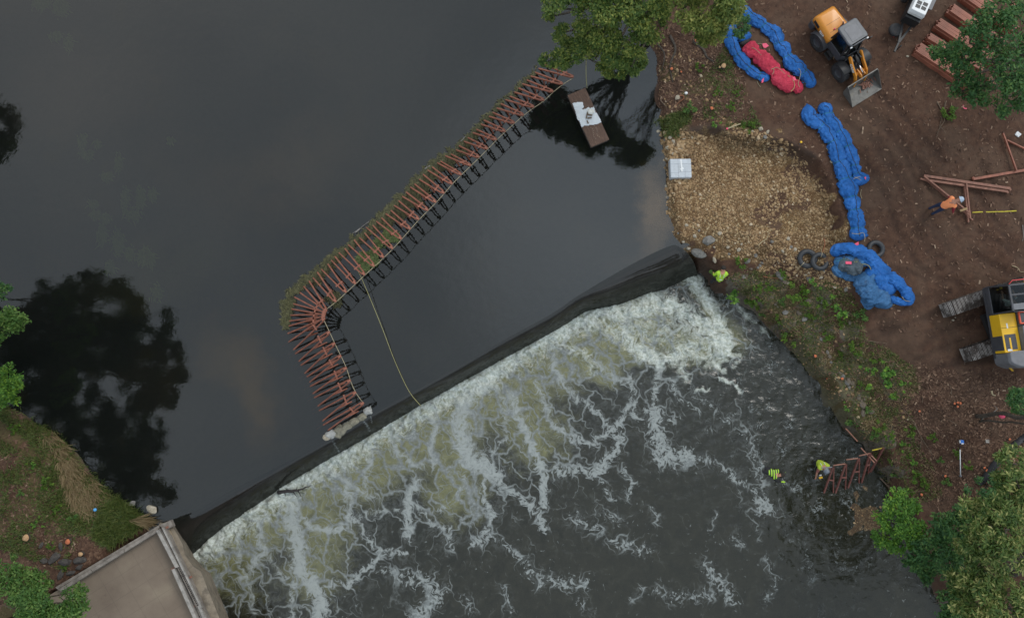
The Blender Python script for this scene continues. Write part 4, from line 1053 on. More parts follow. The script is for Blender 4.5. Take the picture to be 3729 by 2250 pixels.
def build_cover():
    clumpy = lambda s, th: (lambda x, y, g: fbm(x / 60., y / 60., s, 3) + .12 * g.normal(size=len(x)) > th)
    vegpx = [(2650, 1010), (2720, 975), (2800, 1000), (2900, 1010), (3020, 1020), (3110, 1080), (3145, 1150), (3150, 1230), (3230, 1270), (3320, 1330), (3345, 1410), (3320, 1470), (3330, 1600), (3400, 1700), (3430, 1800), (3330, 1840), (3240, 1800), (3150, 1600), (3020, 1450), (2910, 1310), (2750, 1130)]
    v1 = blades(scatter(vegpx, 8000, 1, mask=clumpy(101, .55)), .13, .03, .5, 2)
    v2 = blades(scatter([(2440, 420), (2500, 395), (2520, 440), (2470, 470), (2470, 500), (2420, 500), (2400, 440), (2380, 470), (2350, 455)], 1700, 3), .2, .03, .5, 4)
    v3 = blades(scatter([(0, 1470), (70, 1490), (230, 1590), (340, 1710), (440, 1810), (530, 1885), (480, 1930), (380, 1980), (250, 1930), (200, 1800), (100, 1600), (0, 1520)], 7000, 5, mask=clumpy(105, .5)), .2, .03, .5, 6)
    v4 = blades(scatter([(360, 1860), (430, 1815), (550, 1895), (500, 1930), (400, 1990), (340, 1950)], 5200, 7), .3, .03, .5, 8)
    v5 = blades(scatter([(0, 1600), (200, 1700), (300, 1900), (240, 2080), (100, 2030), (0, 2000)], 4500, 9, mask=clumpy(109, .52)), .16, .03, .5, 10)
    v6 = blades(scatter([(2640, 160), (2700, 300), (2780, 480), (2640, 460), (2560, 440), (2560, 300)], 1500, 11, mask=clumpy(111, .55)), .12, .03, .5, 12)
    def join(name, parts, mat, kind='stuff', label=None, cat=None):
        off = 0; V, F, T = [], [], []
        for v, f, t in parts:
            V.append(v); F.append(f + off); T.append(t); off += len(v)
        o = mesh_np(name, np.vstack(V), np.vstack(F), mat, dict(tone=np.concatenate(T)))
        return tag(o, label, cat, None, kind)
    join('grass', [v1, v2, v3, v4, v5, v6], LM['grass'], label='short green grass growing in patches on both river banks', cat='grass')
    s1 = blades(scatter([(130, 1560), (190, 1560), (240, 1610), (270, 1680), (340, 1740), (400, 1800), (360, 1850), (330, 1880), (270, 1850), (230, 1740), (200, 1640)], 3000, 21, mask=clumpy(121, .46)), .42, .028, (R(-70), .45), 22)
    s2 = blades(scatter([(460, 1890), (520, 1880), (545, 1895), (520, 1910)], 260, 23), .5, .028, (R(-8), .3), 24)
    s3 = blades(scatter(vegpx, 4500, 25, mask=clumpy(125, .46)), .16, .025, .5, 26)
    join('dry_grass', [s1, s2, s3], LM['straw'], label='straw coloured dead grass bent down along the left bank', cat='dry grass')
    # litter: wood chips, bark and dead leaves trodden into the mud
    g = np.random.default_rng(31)
    pts = np.vstack([scatter([(3240, 1310), (3480, 1350), (3729, 1380), (3729, 1900), (3450, 1900), (3340, 1800), (3250, 1560)], 4200, 32),
                     scatter([(2390, 100), (2700, 120), (2720, 330), (2760, 440), (2560, 460), (2400, 460)], 2400, 33), scatter([(0, 1560), (200, 1700), (310, 1950), (240, 2100), (0, 2000)], 1500, 34),
                     scatter([(2700, 0), (3729, 0), (3729, 1300), (3200, 1200), (3080, 800), (2800, 420)], 3600, 35), scatter(vegpx, 1200, 36)])
    n = len(pts); an = g.random(n) * np.pi; L = .02 + .07 * g.random(n) ** 2; W = L * (.18 + .4 * g.random(n))
    d = np.column_stack([np.cos(an), np.sin(an), g.normal(size=n) * .25]); s = np.column_stack([-np.sin(an), np.cos(an), g.normal(size=n) * .25])
    c = pts + np.array([0, 0, .015])
    up = np.array([0, 0, .012])
    v = np.stack([c - d * L[:, None] - s * W[:, None], c + d * L[:, None] - s * W[:, None], c + d * L[:, None] + s * W[:, None] + up, c - d * L[:, None] + s * W[:, None]], 1).reshape(-1, 3)
    nt = NT('litter'); lm = nt.end(nt.pbr(nt.ramp(nt.attr('tone'), [(0, (.05, .025, .016)), (.45, (.12, .065, .04)), (.75, (.21, .13, .085)), (1, (.36, .26, .18))]), .9))
    tag(mesh_np('leaf_litter', v, np.arange(n * 4).reshape(n, 4), lm, dict(tone=np.repeat(np.clip(.4 + .22 * g.normal(size=n), 0, 1), 4))), 'scattered wood chips and dead leaves lying on the mud', 'litter', None, 'stuff')
    # gravel: loose stones covering the ramp beside the pool
    gp = [(2410, 490), (2470, 476), (2540, 474), (2640, 500), (2760, 520), (2880, 540), (2965, 610), (3010, 690), (3050, 830), (3060, 900), (2990, 940), (2950, 1010), (2860, 985), (2760, 955), (2680, 965), (2630, 935), (2570, 930), (2480, 905), (2425, 850), (2400, 700)]
    p1 = scatter(gp, 6500, 41, mask=lambda x, y, g: (fbm(x / 55., y / 55., 141, 4) + .1 * g.normal(size=len(x)) < .56) & (poly_sd(x, y, np.array(gp, float)) + (fbm(x / 45., y / 45., 143, 3) - .5) * 170 > 6)); p2 = scatter([(2395, 480), (2480, 470), (2570, 500), (2560, 600), (2450, 720), (2430, 880), (2400, 850), (2380, 640)], 900, 42)
    p3 = scatter([(2760, 930), (3090, 960), (3100, 1060), (2960, 1040), (2800, 990)], 700, 43); p4 = scatter([(2640, 440), (2800, 490), (2900, 530), (2860, 545), (2700, 520)], 220, 44)
    p5 = scatter([(3100, 1760), (3220, 1760), (3250, 1920), (3150, 1990), (3090, 1900)], 40, 45); p6 = scatter([(2390, 150), (2600, 200), (2640, 440), (2400, 460)], 260, 46)
    p7 = scatter([(2620, 1000), (2800, 1010), (3160, 1260), (3330, 1500), (3260, 1640), (3000, 1440), (2800, 1180)], 420, 47)
    pts = np.vstack([p1, p2, p3, p4, p5, p6, p7])
    sz = np.concatenate([.018 + .055 * g.random(len(p1)) ** 2.5, .026 + .09 * g.random(len(p2)) ** 2, .02 + .06 * g.random(len(p3)) ** 2, .03 + .07 * g.random(len(p4)) ** 2, .02 + .05 * g.random(len(p5)) ** 2, .02 + .06 * g.random(len(p6)) ** 2, .02 + .06 * g.random(len(p7)) ** 3])
    stones('gravel', pts, sz, 48, 'loose tan gravel covering the ramp beside the upper pool', kind='stuff')

_ph = (1 + 5 ** .5) / 2
ICO_V = np.array([(-1, _ph, 0), (1, _ph, 0), (-1, -_ph, 0), (1, -_ph, 0), (0, -1, _ph), (0, 1, _ph), (0, -1, -_ph), (0, 1, -_ph), (_ph, 0, -1), (_ph, 0, 1), (-_ph, 0, -1), (-_ph, 0, 1)]) / math.hypot(1, _ph)
ICO_F = np.array([(0, 11, 5), (0, 5, 1), (0, 1, 7), (0, 7, 10), (0, 10, 11), (1, 5, 9), (5, 11, 4), (11, 10, 2), (10, 7, 6), (7, 1, 8), (3, 9, 4), (3, 4, 2), (3, 2, 6), (3, 6, 8), (3, 8, 9), (4, 9, 5), (2, 4, 11), (6, 2, 10), (8, 6, 7), (9, 8, 1)])
_sn = NT('tan_stones')
M['stone'] = _sn.end(_sn.pbr(_sn.mix(_sn.math('MULTIPLY', _sn.noise(22, 4, .7), .5), _sn.ramp(_sn.attr('tone'), [(0, (.12, .072, .033)), (.3, (.25, .148, .066)), (.55, (.37, .235, .112)), (.8, (.48, .335, .185)), (1, (.6, .48, .33))]), (.16, .11, .07)), .85, _sn.bump(_sn.noise(40, 3), .3, .01)))
_sn = NT('grey_rock')
M['grey_rock'] = _sn.end(_sn.pbr(_sn.ramp(_sn.noise(7, 6, .7), [(.3, (.085, .08, .072)), (.5, (.17, .16, .145)), (.75, (.29, .27, .245))]), .85, _sn.bump(_sn.noise(12, 5, .7), .5, .03)))
_sn = NT('pale_rock')
M['pale_rock'] = _sn.end(_sn.pbr(_sn.ramp(_sn.noise(7, 6, .7), [(.3, (.22, .19, .14)), (.5, (.36, .31, .235)), (.75, (.5, .45, .36))]), .85, _sn.bump(_sn.noise(12, 5, .7), .5, .03)))

_sn = NT('brown_rock')
M['brown_rock'] = _sn.end(_sn.pbr(_sn.ramp(_sn.noise(7, 6, .7), [(.3, (.07, .055, .04)), (.5, (.14, .112, .083)), (.75, (.23, .19, .145))]), .9, _sn.bump(_sn.noise(12, 5, .7), .5, .03)))
_sn = NT('dark_slab')
M['dark_rock'] = _sn.end(_sn.pbr(_sn.ramp(_sn.noise(7, 6, .7), [(.3, (.035, .031, .028)), (.5, (.066, .058, .052)), (.75, (.11, .095, .085))]), .9, _sn.bump(_sn.noise(12, 5, .7), .5, .03)))
def stones(name, pts, sz, seed, label, kind=None):
    g = np.random.default_rng(seed); n = len(pts)
    sc = np.stack([1 + .5 * g.random(n), .75 + .4 * g.random(n), .55 + .3 * g.random(n)], 1) * np.asarray(sz)[:, None]
    an = g.random(n) * 2 * np.pi
    V = ICO_V[None] * (1 + .32 * (g.random((n, 12, 1)) - .5)) * sc[:, None, :]
    x = V[..., 0] * np.cos(an)[:, None] - V[..., 1] * np.sin(an)[:, None]; y = V[..., 0] * np.sin(an)[:, None] + V[..., 1] * np.cos(an)[:, None]
    V = np.stack([x, y, V[..., 2]], -1) + np.asarray(pts)[:, None, :]
    F = (np.arange(n)[:, None, None] * 12 + ICO_F[None]).reshape(-1, 3)
    o = mesh_np(name, V.reshape(-1, 3), F, M['stone'], dict(tone=np.repeat(np.clip(.48 + .22 * g.normal(size=n), 0, 1), 12)))
    return tag(o, label, 'gravel', None, kind)

def rock_mesh(seed, sx, sy, sz):
    import bmesh
    bm = bmesh.new(); bmesh.ops.create_icosphere(bm, subdivisions=3, radius=1)
    g = np.random.default_rng(seed); cuts = [Vector(g.normal(size=3)).normalized() for _ in range(9)]; dd = .62 + .28 * g.random(9)
    for v in bm.verts:
        p = v.co.copy()
        for c, d in zip(cuts, dd):
            k = p.dot(c) - d
            if k > 0: p -= c * k * .85
        p *= 1 + .08 * (vnoise(np.array([p.x * 4 + seed]), np.array([p.y * 4 + p.z * 3]), seed)[0] - .5)
        v.co = Vector((p.x * sx, p.y * sy, p.z * sz))
    me = bpy.data.meshes.new('rock'); bm.to_mesh(me); bm.free()
    return me

def rock(px, py, rp, label, mat='pale_rock', asp=.75, rz=0.0, group=None, seed=1, sink=.35, at=None, name='rock', hz=.55):
    r = rp / 77.0
    p = at or G(px, py)
    me = rock_mesh(seed, r, r * asp, r * hz); me.materials.append(M[mat])
    o = bpy.data.objects.new(name, me); COL.objects.link(o)
    o.location = p + Vector((0, 0, r * hz * (1 - 2 * sink))); o.rotation_euler = (0, 0, rz)
    return tag(o, label, 'rock', group)

def build_rocks():
    rock(2467, 357, 12, 'flat pale rock on the root bank above the grass tuft', asp=.7, rz=1, seed=3)
    rock(2396, 480, 9, 'tan rock half in the water below the grass tuft', seed=4, rz=.4)
    rock(2432, 538, 11, 'largest tan cobble at the top of the gravel ramp', seed=5)
    rock(2430, 580, 9, 'rounded tan cobble touching the corner of the silver wrapped block', seed=6)
    rock(2410, 630, 9, 'tan cobble at the water edge left of the silver wrapped block', seed=7, rz=2)
    rock(2580, 878, 24, 'big flat grey boulder set in the gravel above the spillway', 'grey_rock', .8, .4, seed=8)
    rock(2545, 922, 30, 'grey rock slab at the foot of the gravel beside the falling water', 'grey_rock', .6, -.3, seed=9)
    rock(2505, 905, 10, 'orange tan boulder on the edge of the spillway', seed=10); rock(2510, 930, 9, 'tan boulder just below the orange tan one by the spillway', seed=11)
    rock(2600, 945, 15, 'tan upright slab above the worker in the lime jacket', asp=.45, rz=-1.2, seed=12)
    rock(2720, 950, 15, 'brown boulder between gravel and grass near the lime jacket', 'grey_rock', .8, seed=13)
    rock(2840, 1005, 22, 'long brown slab on the grassy edge below the inner tubes', 'grey_rock', .45, -.8, seed=14)
    rock(2895, 908, 9, 'pale cobble above the pair of inner tubes', seed=15)
    rock(374, 1697, 17, 'pinkish grey boulder in the shallows beside the straw grass', 'grey_rock', .9, seed=16); rock(554, 1853, 21, 'pale flat boulder in the shallows above the concrete corner', 'pale_rock', .7, -.5, seed=17, sink=.3, at=P(554, 1853, .02), hz=.4)
    rock(483, 1833, 15, 'speckled grey boulder at the foot of the left bank grass', 'grey_rock', .7, .3, seed=18)
    for i, (x, y, r_, a, z) in enumerate([(200, 2030, 27, .5, .8), (222, 1990, 16, .45, 1.7), (240, 2045, 26, .5, .2), (292, 2040, 22, .6, .1), (222, 2090, 20, .5, 1.2), (258, 2085, 18, .5, .3), (150, 1985, 12, .5, 1.1), (290, 2065, 14, .6, .6), (160, 2040, 15, .7, 0)]):
        rock(x, y, r_, 'flat dark grey slab in the trampled ground between the stumps and the deck', 'dark_rock', a, z, 'dark slabs beside the deck', 30 + i, .45)
    g = np.random.default_rng(50)
    cob = [(2440, 500), (2452, 515), (2420, 510), (2470, 490), (2490, 505), (2408, 560), (2415, 590), (2450, 560), (2478, 545), (2520, 500), (2425, 680), (2433, 720), (2440, 760), (2500, 820), (2470, 850), (2488, 880), (2530, 860), (2545, 840), (2650, 900), (2690, 910), (2750, 930), (2700, 890), (2870, 870), (2880, 900), (2850, 915), (2905, 935), (3000, 985), (2990, 1010), (3040, 1045), (3080, 1055), (2870, 1030), (2935, 1000), (2760, 975), (2770, 470), (2795, 482), (2785, 500), (2740, 480), (3028, 590), (2655, 925), (2600, 900), (2620, 850), (2810, 880)]
    for i, (x, y) in enumerate(cob):
        rock(x, y, 5 + 4 * g.random(), 'pale cobble larger than the gravel lying around it on the ramp', ['pale_rock', 'pale_rock', 'grey_rock'][i % 3], .6 + .4 * g.random(), g.random() * 3, 'cobbles among the gravel', 60 + i, .3)
    g = np.random.default_rng(55); k = 0
    while k < 60:
        t = g.random(); x, y = [(2680 + 220 * t + g.normal() * 30, 1020 + 190 * t + g.normal() * 30), (2930 + 120 * t + g.normal() * 30, 1320 + 110 * t + g.normal() * 28), (3010 + 110 * t + g.normal() * 34, 1390 + 160 * t + g.normal() * 26), (2760 + 300 * t + g.normal() * 60, 990 + 150 * t + g.normal() * 40)][k % 4]
        w = P(x, y, -.5)
        if poly_sd(np.array([w.x]), np.array([w.y]), BANK_R)[0] < .7: continue
        k += 1
        rock(x, y, 5 + 11 * g.random() ** 2.5, 'weathered grey brown rock sticking out of the grassy bank below the dam', ['grey_rock', 'brown_rock', 'brown_rock'][k % 3], .5 + .4 * g.random(), -.8 + g.normal() * .6, 'rocks of the downstream bank', 300 + k, .5)
    for x, y, r_, lab in [(3470, 1166, 5, 'larger pale stone in the mud in front of the excavator track'), (3479, 1156, 3, 'smaller pale stone in the mud in front of the excavator track'), (3304, 206, 6, 'tan splinter of rock beside the stacked red steel'), (3087, 1046, 5, 'white round stone under the muddy blue bundle'), (3219, 1860, 6, 'pale stone on the shallow gravel bar')]:
        rock(x, y, r_, lab, seed=int(x), name='stone')

# ------------------------------------------------------------------ plants on the banks
def build_plants():
    protos = []
    for k, (mat, n, r_, h) in enumerate([('weed', 150, .3, .22), ('weed', 90, .22, .16), ('bush', 120, .26, .2), ('maple', 160, .3, .24)]):
        root = empty('bank_plant', (0, 0, 0))
        g = np.random.default_rng(200 + k); cs = [(g.normal() * r_ * .55, g.normal() * r_ * .55, h * (.6 + .8 * g.random())) for _ in range(8)]
        v, f, t = leaves(cs, [r_ * .42] * 8, [n // 6] * 8, .085, .6, .8, .1, .2, 210 + k, .55)
        mesh_np('foliage', v, f, LM[mat], dict(tone=t), root)
        mb = MB()
        for c in cs: limb(mb, (0, 0, -.05), c, .008, .003, .1, 3)
        mb.build('stem', M['twig'], root)
        protos.append(root)
    used = [False] * 4
    named = {(2870, 1222): (0, 1.5, 'bright yellow green bush at the water edge halfway down the bank'), (2735, 1105): (1, 1.5, 'sprawling yellow green plant at the water edge beside the white spray'), (2900, 1075): (0, 1.7, 'tall bright green plant on the grassy slope below the inner tubes'),
             (3048, 1118): (3, 1.5, 'rounded dark green plant right of the tall bright plant on the slope'), (3125, 1157): (2, 1.3, 'green plant beside the bare brown mound at the edge of the mud'), (3105, 1275): (0, 1.3, 'yellow green plant standing alone in the middle of the slope'), (3215, 1400): (3, 1.7, 'dense green plant on the slope facing the excavator counterweight'),
             (3100, 1543): (2, 1.4, 'fresh green plant hanging over the dark water above the steel frames'), (2680, 1070): (3, 1.6, 'green plant on the rock ledge below the worker in the lime jacket'), (3440, 425): (0, 1.2, 'yellow green plant in the mud by the pink ribbon'), (2510, 410): (2, 1.2, 'green plant on the bank above the grass tuft'),
             (2540, 252): (0, .8, 'small bright plant by the orange stump near the ash tree'), (2660, 395): (1, 1.0, 'low plant in the mud left of the long blue bundle'), (3640, 1800): (3, 2.0, 'dark green bush in front of the silt fence')}
    rest = [(2690, 962), (2800, 1050), (2850, 1100), (2930, 1105), (2960, 1040), (2830, 1165), (2945, 1150), (2975, 1160), (3010, 1230), (3155, 1340), (3185, 1310), (3130, 1400), (3160, 1490), (3250, 1440), (3290, 1400), (3200, 1560), (3240, 1590), (3180, 1590), (3060, 1290), (3290, 1620), (3315, 1570), (3310, 1660), (3250, 1720), (3240, 1680), (3330, 1690), (3345, 1740), (3370, 1770), (3420, 1680), (3390, 1590), (3330, 1740), (3280, 1780), (2850, 1000), (2770, 1140), (2760, 1050), (3080, 1480), (2990, 1100), (3060, 1180), (2580, 1000), (2760, 1090), (3230, 1340), (3520, 1700), (3480, 1650), (3440, 1760), (2680, 340), (2600, 450), (2720, 460), (2610, 340), (3470, 395), (3460, 420), (120, 1700), (170, 1760), (210, 1850), (80, 1800), (60, 1560), (140, 1900), (190, 1990), (240, 2060), (270, 1880)]
    def put(k, x, y, s, label, group=None):
        o = protos[k] if not used[k] else copy_tree(protos[k])
        used[k] = True
        o.location = G(x, y) - Vector((0, 0, .02)); o.scale = (s, s, s); o.rotation_euler = (0, 0, random.random() * 6.28)
        tag(o, label, 'plant', group)
    for (x, y), (k, s, lab) in named.items(): put(k, x, y, s, lab)
    for i, (x, y) in enumerate(rest): put([0, 1, 2, 1, 3][i % 5], x, y, .6 + .5 * random.random(), 'small leafy green weed growing among litter and grass on a river bank', 'small weeds on the banks')

def build_stumps():
    n = NT('cut_wood')
    M['cut_wood'] = n.end(n.pbr(n.ramp(n.noise(6, 4, .6), [(.3, (.36, .2, .095)), (.7, (.6, .38, .2))]), .8))
    n = NT('orange_cut_wood')
    M['orange_cut'] = n.end(n.pbr(n.ramp(n.noise(9, 4, .6), [(.3, (.44, .11, .045)), (.7, (.68, .23, .10))]), .8))
    def stump(px, py, rp, label, mat, group=None, h=.16):
        r_ = rp / 77.0; root = empty('tree_stump', G(px, py), random.random() * 3, label, 'stump', group)
        prof = [(r_ * 1.25, -.1), (r_ * 1.08, h * .4), (r_ * 1.02, h - .01)]
        mb = MB(); mb.lathe(prof, 14, cap=False)
        mb.v = [(x * (1 + .14 * math.sin(3 * math.atan2(y, x) + 1)), y * (1 + .1 * math.cos(2 * math.atan2(y, x))), z) for x, y, z in mb.v]
        mb.build('bark', M['bark'], root)
        mb = MB(); mb.lathe([(r_ * 1.0, h - .02), (r_ * .99, h), (.001, h + .004)], 14, cap=False)
        mb.v = [(x * (1 + .14 * math.sin(3 * math.atan2(y, x) + 1)), y * (1 + .1 * math.cos(2 * math.atan2(y, x))), z) for x, y, z in mb.v]
        mb.build('cut_face', M[mat], root)
    stump(101, 1956, 11, 'largest tan stump on the left bank with a split in its top', 'cut_wood'); stump(253, 1970, 8.5, 'stump with a red painted rim on the left bank', 'orange_cut'); stump(299, 2015, 7.5, 'small pale stump nearest the concrete deck', 'cut_wood')
    stump(2632, 245, 9, 'tan stump beside the lower end of the blue bundle loop', 'cut_wood'); stump(2443, 256, 5.5, 'round orange stump in the dark roots beside the float', 'orange_cut'); stump(2478, 267, 3.5, 'tiny pinkish stump right of the orange one near the float', 'orange_cut'); stump(2589, 399, 6, 'orange stump midway between the float and the long blue bundle', 'orange_cut'); stump(2531, 154, 4, 'pinkish stump half under the bright ash tree', 'orange_cut'); stump(2618, 250, 4, 'small dull stump touching the tan one beside the blue loop', 'cut_wood')
    stump(2965, 1297, 5.5, 'orange stump on the rock edge highest on the downstream bank', 'orange_cut'); stump(3062, 1379, 5, 'orange stump beside a pale splinter of wood on the rocky slope', 'orange_cut'); stump(3005, 1379, 3, 'tiny orange stump on the rim of the rocky slope', 'orange_cut'); stump(3342, 1497, 4, 'orange stump alone where grass meets the red litter', 'orange_cut')
    stump(3436, 1732, 4.5, 'orange stump left of the foot of the white pole', 'orange_cut'); stump(3350, 1799, 5, 'orange stump just above the maple tree', 'orange_cut'); stump(3578, 1702, 4, 'smaller of two orange stumps against the silt fence', 'orange_cut'); stump(3587, 1712, 5, 'bigger of two orange stumps against the silt fence', 'orange_cut'); stump(3669, 1599, 4, 'reddish stump above the silt fence near the frame edge', 'orange_cut')
    for x, y in [(3482, 1466), (3491, 1468), (3481, 1480), (3470, 1469)]: stump(x, y, 4.4, 'orange stump in the tight cluster of four', 'orange_cut', 'cluster of four orange stumps')
# ================================================================== THE BARRIER IN THE POOL
def catmull(pts, step):
    p = [np.array(q, float) for q in pts]; p = [2 * p[0] - p[1]] + p + [2 * p[-1] - p[-2]]
    out = []
    for i in range(1, len(p) - 2):
        n = max(2, int(np.linalg.norm(p[i + 1] - p[i]) / step))
        for t in np.linspace(0, 1, n, endpoint=False):
            a, b, c, d = p[i - 1], p[i], p[i + 1], p[i + 2]
            out.append(.5 * (2 * b + (c - a) * t + (2 * a - 5 * b + 4 * c - d) * t * t + (3 * b - a - 3 * c + d) * t ** 3))
    out.append(p[-2])
    return np.array(out)

VF = [  # apex px, two foot px, apex height, arm of the barrier
    ((2083, 280), (1987, 239), (1965, 252)), ((2044, 305), (1948, 265), (1933, 279)), ((2009, 333), (1918, 293), (1902, 307)), ((1976, 364), (1887, 322), (1873, 337)), ((1939, 389), (1857, 352), (1842, 365)),
    ((1901, 418), (1823, 379), (1809, 395)), ((1868, 447), (1794, 411), (1780, 425)), ((1835, 477), (1762, 439), (1750, 453)), ((1803, 507), (1734, 472), (1721, 484)), ((1771, 540), (1703, 502), (1690, 516)),
    ((1740, 571), (1672, 532), (1661, 547)), ((1709, 601), (1642, 562), (1621, 568)), ((1675, 634), (1604, 588), (1593, 594)), ((1642, 667), (1574, 609), (1557, 620)), ((1613, 701), (1540, 635), (1527, 654)),
    ((1583, 734), (1510, 671), (1493, 681)), ((1554, 763), (1479, 700), (1464, 715)), ((1521, 796), (1451, 731), (1436, 749)), ((1490, 831), (1423, 766), (1405, 779)), ((1458, 867), (1389, 793), (1370, 806)),
    ((1426, 902), (1358, 821), (1336, 830)), ((1393, 934), (1327, 847), (1308, 865)), ((1359, 966), (1290, 874), (1269, 892)), ((1324, 997), (1256, 905), (1235, 921)), ((1291, 1029), (1220, 934), (1207, 948)), ((1257, 1060), (1194, 961), (1170, 980)), ((1220, 1094), (1155, 989), (1140, 1011))]
VFAN = [((1186, 1128), (1126, 1023), (1106, 1042)), ((1182, 1134), (1092, 1065), (1075, 1083)), ((1180, 1141), (1068, 1106), (1061, 1125)), ((1178, 1148), (1058, 1148), (1055, 1169)), ((1177, 1156), (1053, 1187), (1052, 1213)), ((1178, 1163), (1055, 1243), (1072, 1271))]
VLOW = [((1196, 1212), (1079, 1286), (1092, 1313)), ((1215, 1253), (1099, 1328), (1113, 1357)), ((1237, 1298), (1121, 1370), (1131, 1389)), ((1257, 1342), (1133, 1405), (1143, 1431)), ((1271, 1387), (1148, 1446), (1161, 1476)), ((1291, 1431), (1166, 1493), (1178, 1530)), ((1319, 1469), (1181, 1545), (1198, 1564))]

def support_frame(ap, f0, f1, h, inner, out, label, group):
    A = P(ap[0], ap[1], h); B0 = P(f0[0], f0[1], 0); B1 = P(f1[0], f1[1], 0)
    root = empty('support_frame', (A.x, A.y, 0), 0, label, 'steel frame', group)
    o = Vector((A.x, A.y, 0)); side = (B1 - B0); side.z = 0; side.normalize()
    tops = []
    for k, B in ((-1, B0), (1, B1)):
        a = A + side * (.055 * k); e = B + (B - a) * .22
        mb = MB(); mb.chan(a - o, e - o, .06, .07); mb.build('rail', M['red_steel'], root)
        m = a.lerp(B, .56); foot = m.copy(); foot.z = -.35; foot += Vector((inner.x, inner.y, 0)) * out * 1.35
        mb = MB(); mb.bar(m - o, foot - o, .05, .05); mb.build('prop', M['red_steel'], root)
        tops.append(a.lerp(B, .27))
    mb = MB(); d = (tops[1] - tops[0]); mb.bar(tops[0] - d * .5 + Vector((0, 0, .06)) - o, tops[1] + d * .5 + Vector((0, 0, .06)) - o, .065, .045); mb.build('cross_tie', M['red_steel'], root)
    mb = MB(); mb.box(A - o + Vector((0, 0, .0)), (.15, .09, .10), rz=math.atan2(inner.y, inner.x)); mb.build('head_plate', M['red_steel'], root)
    return A

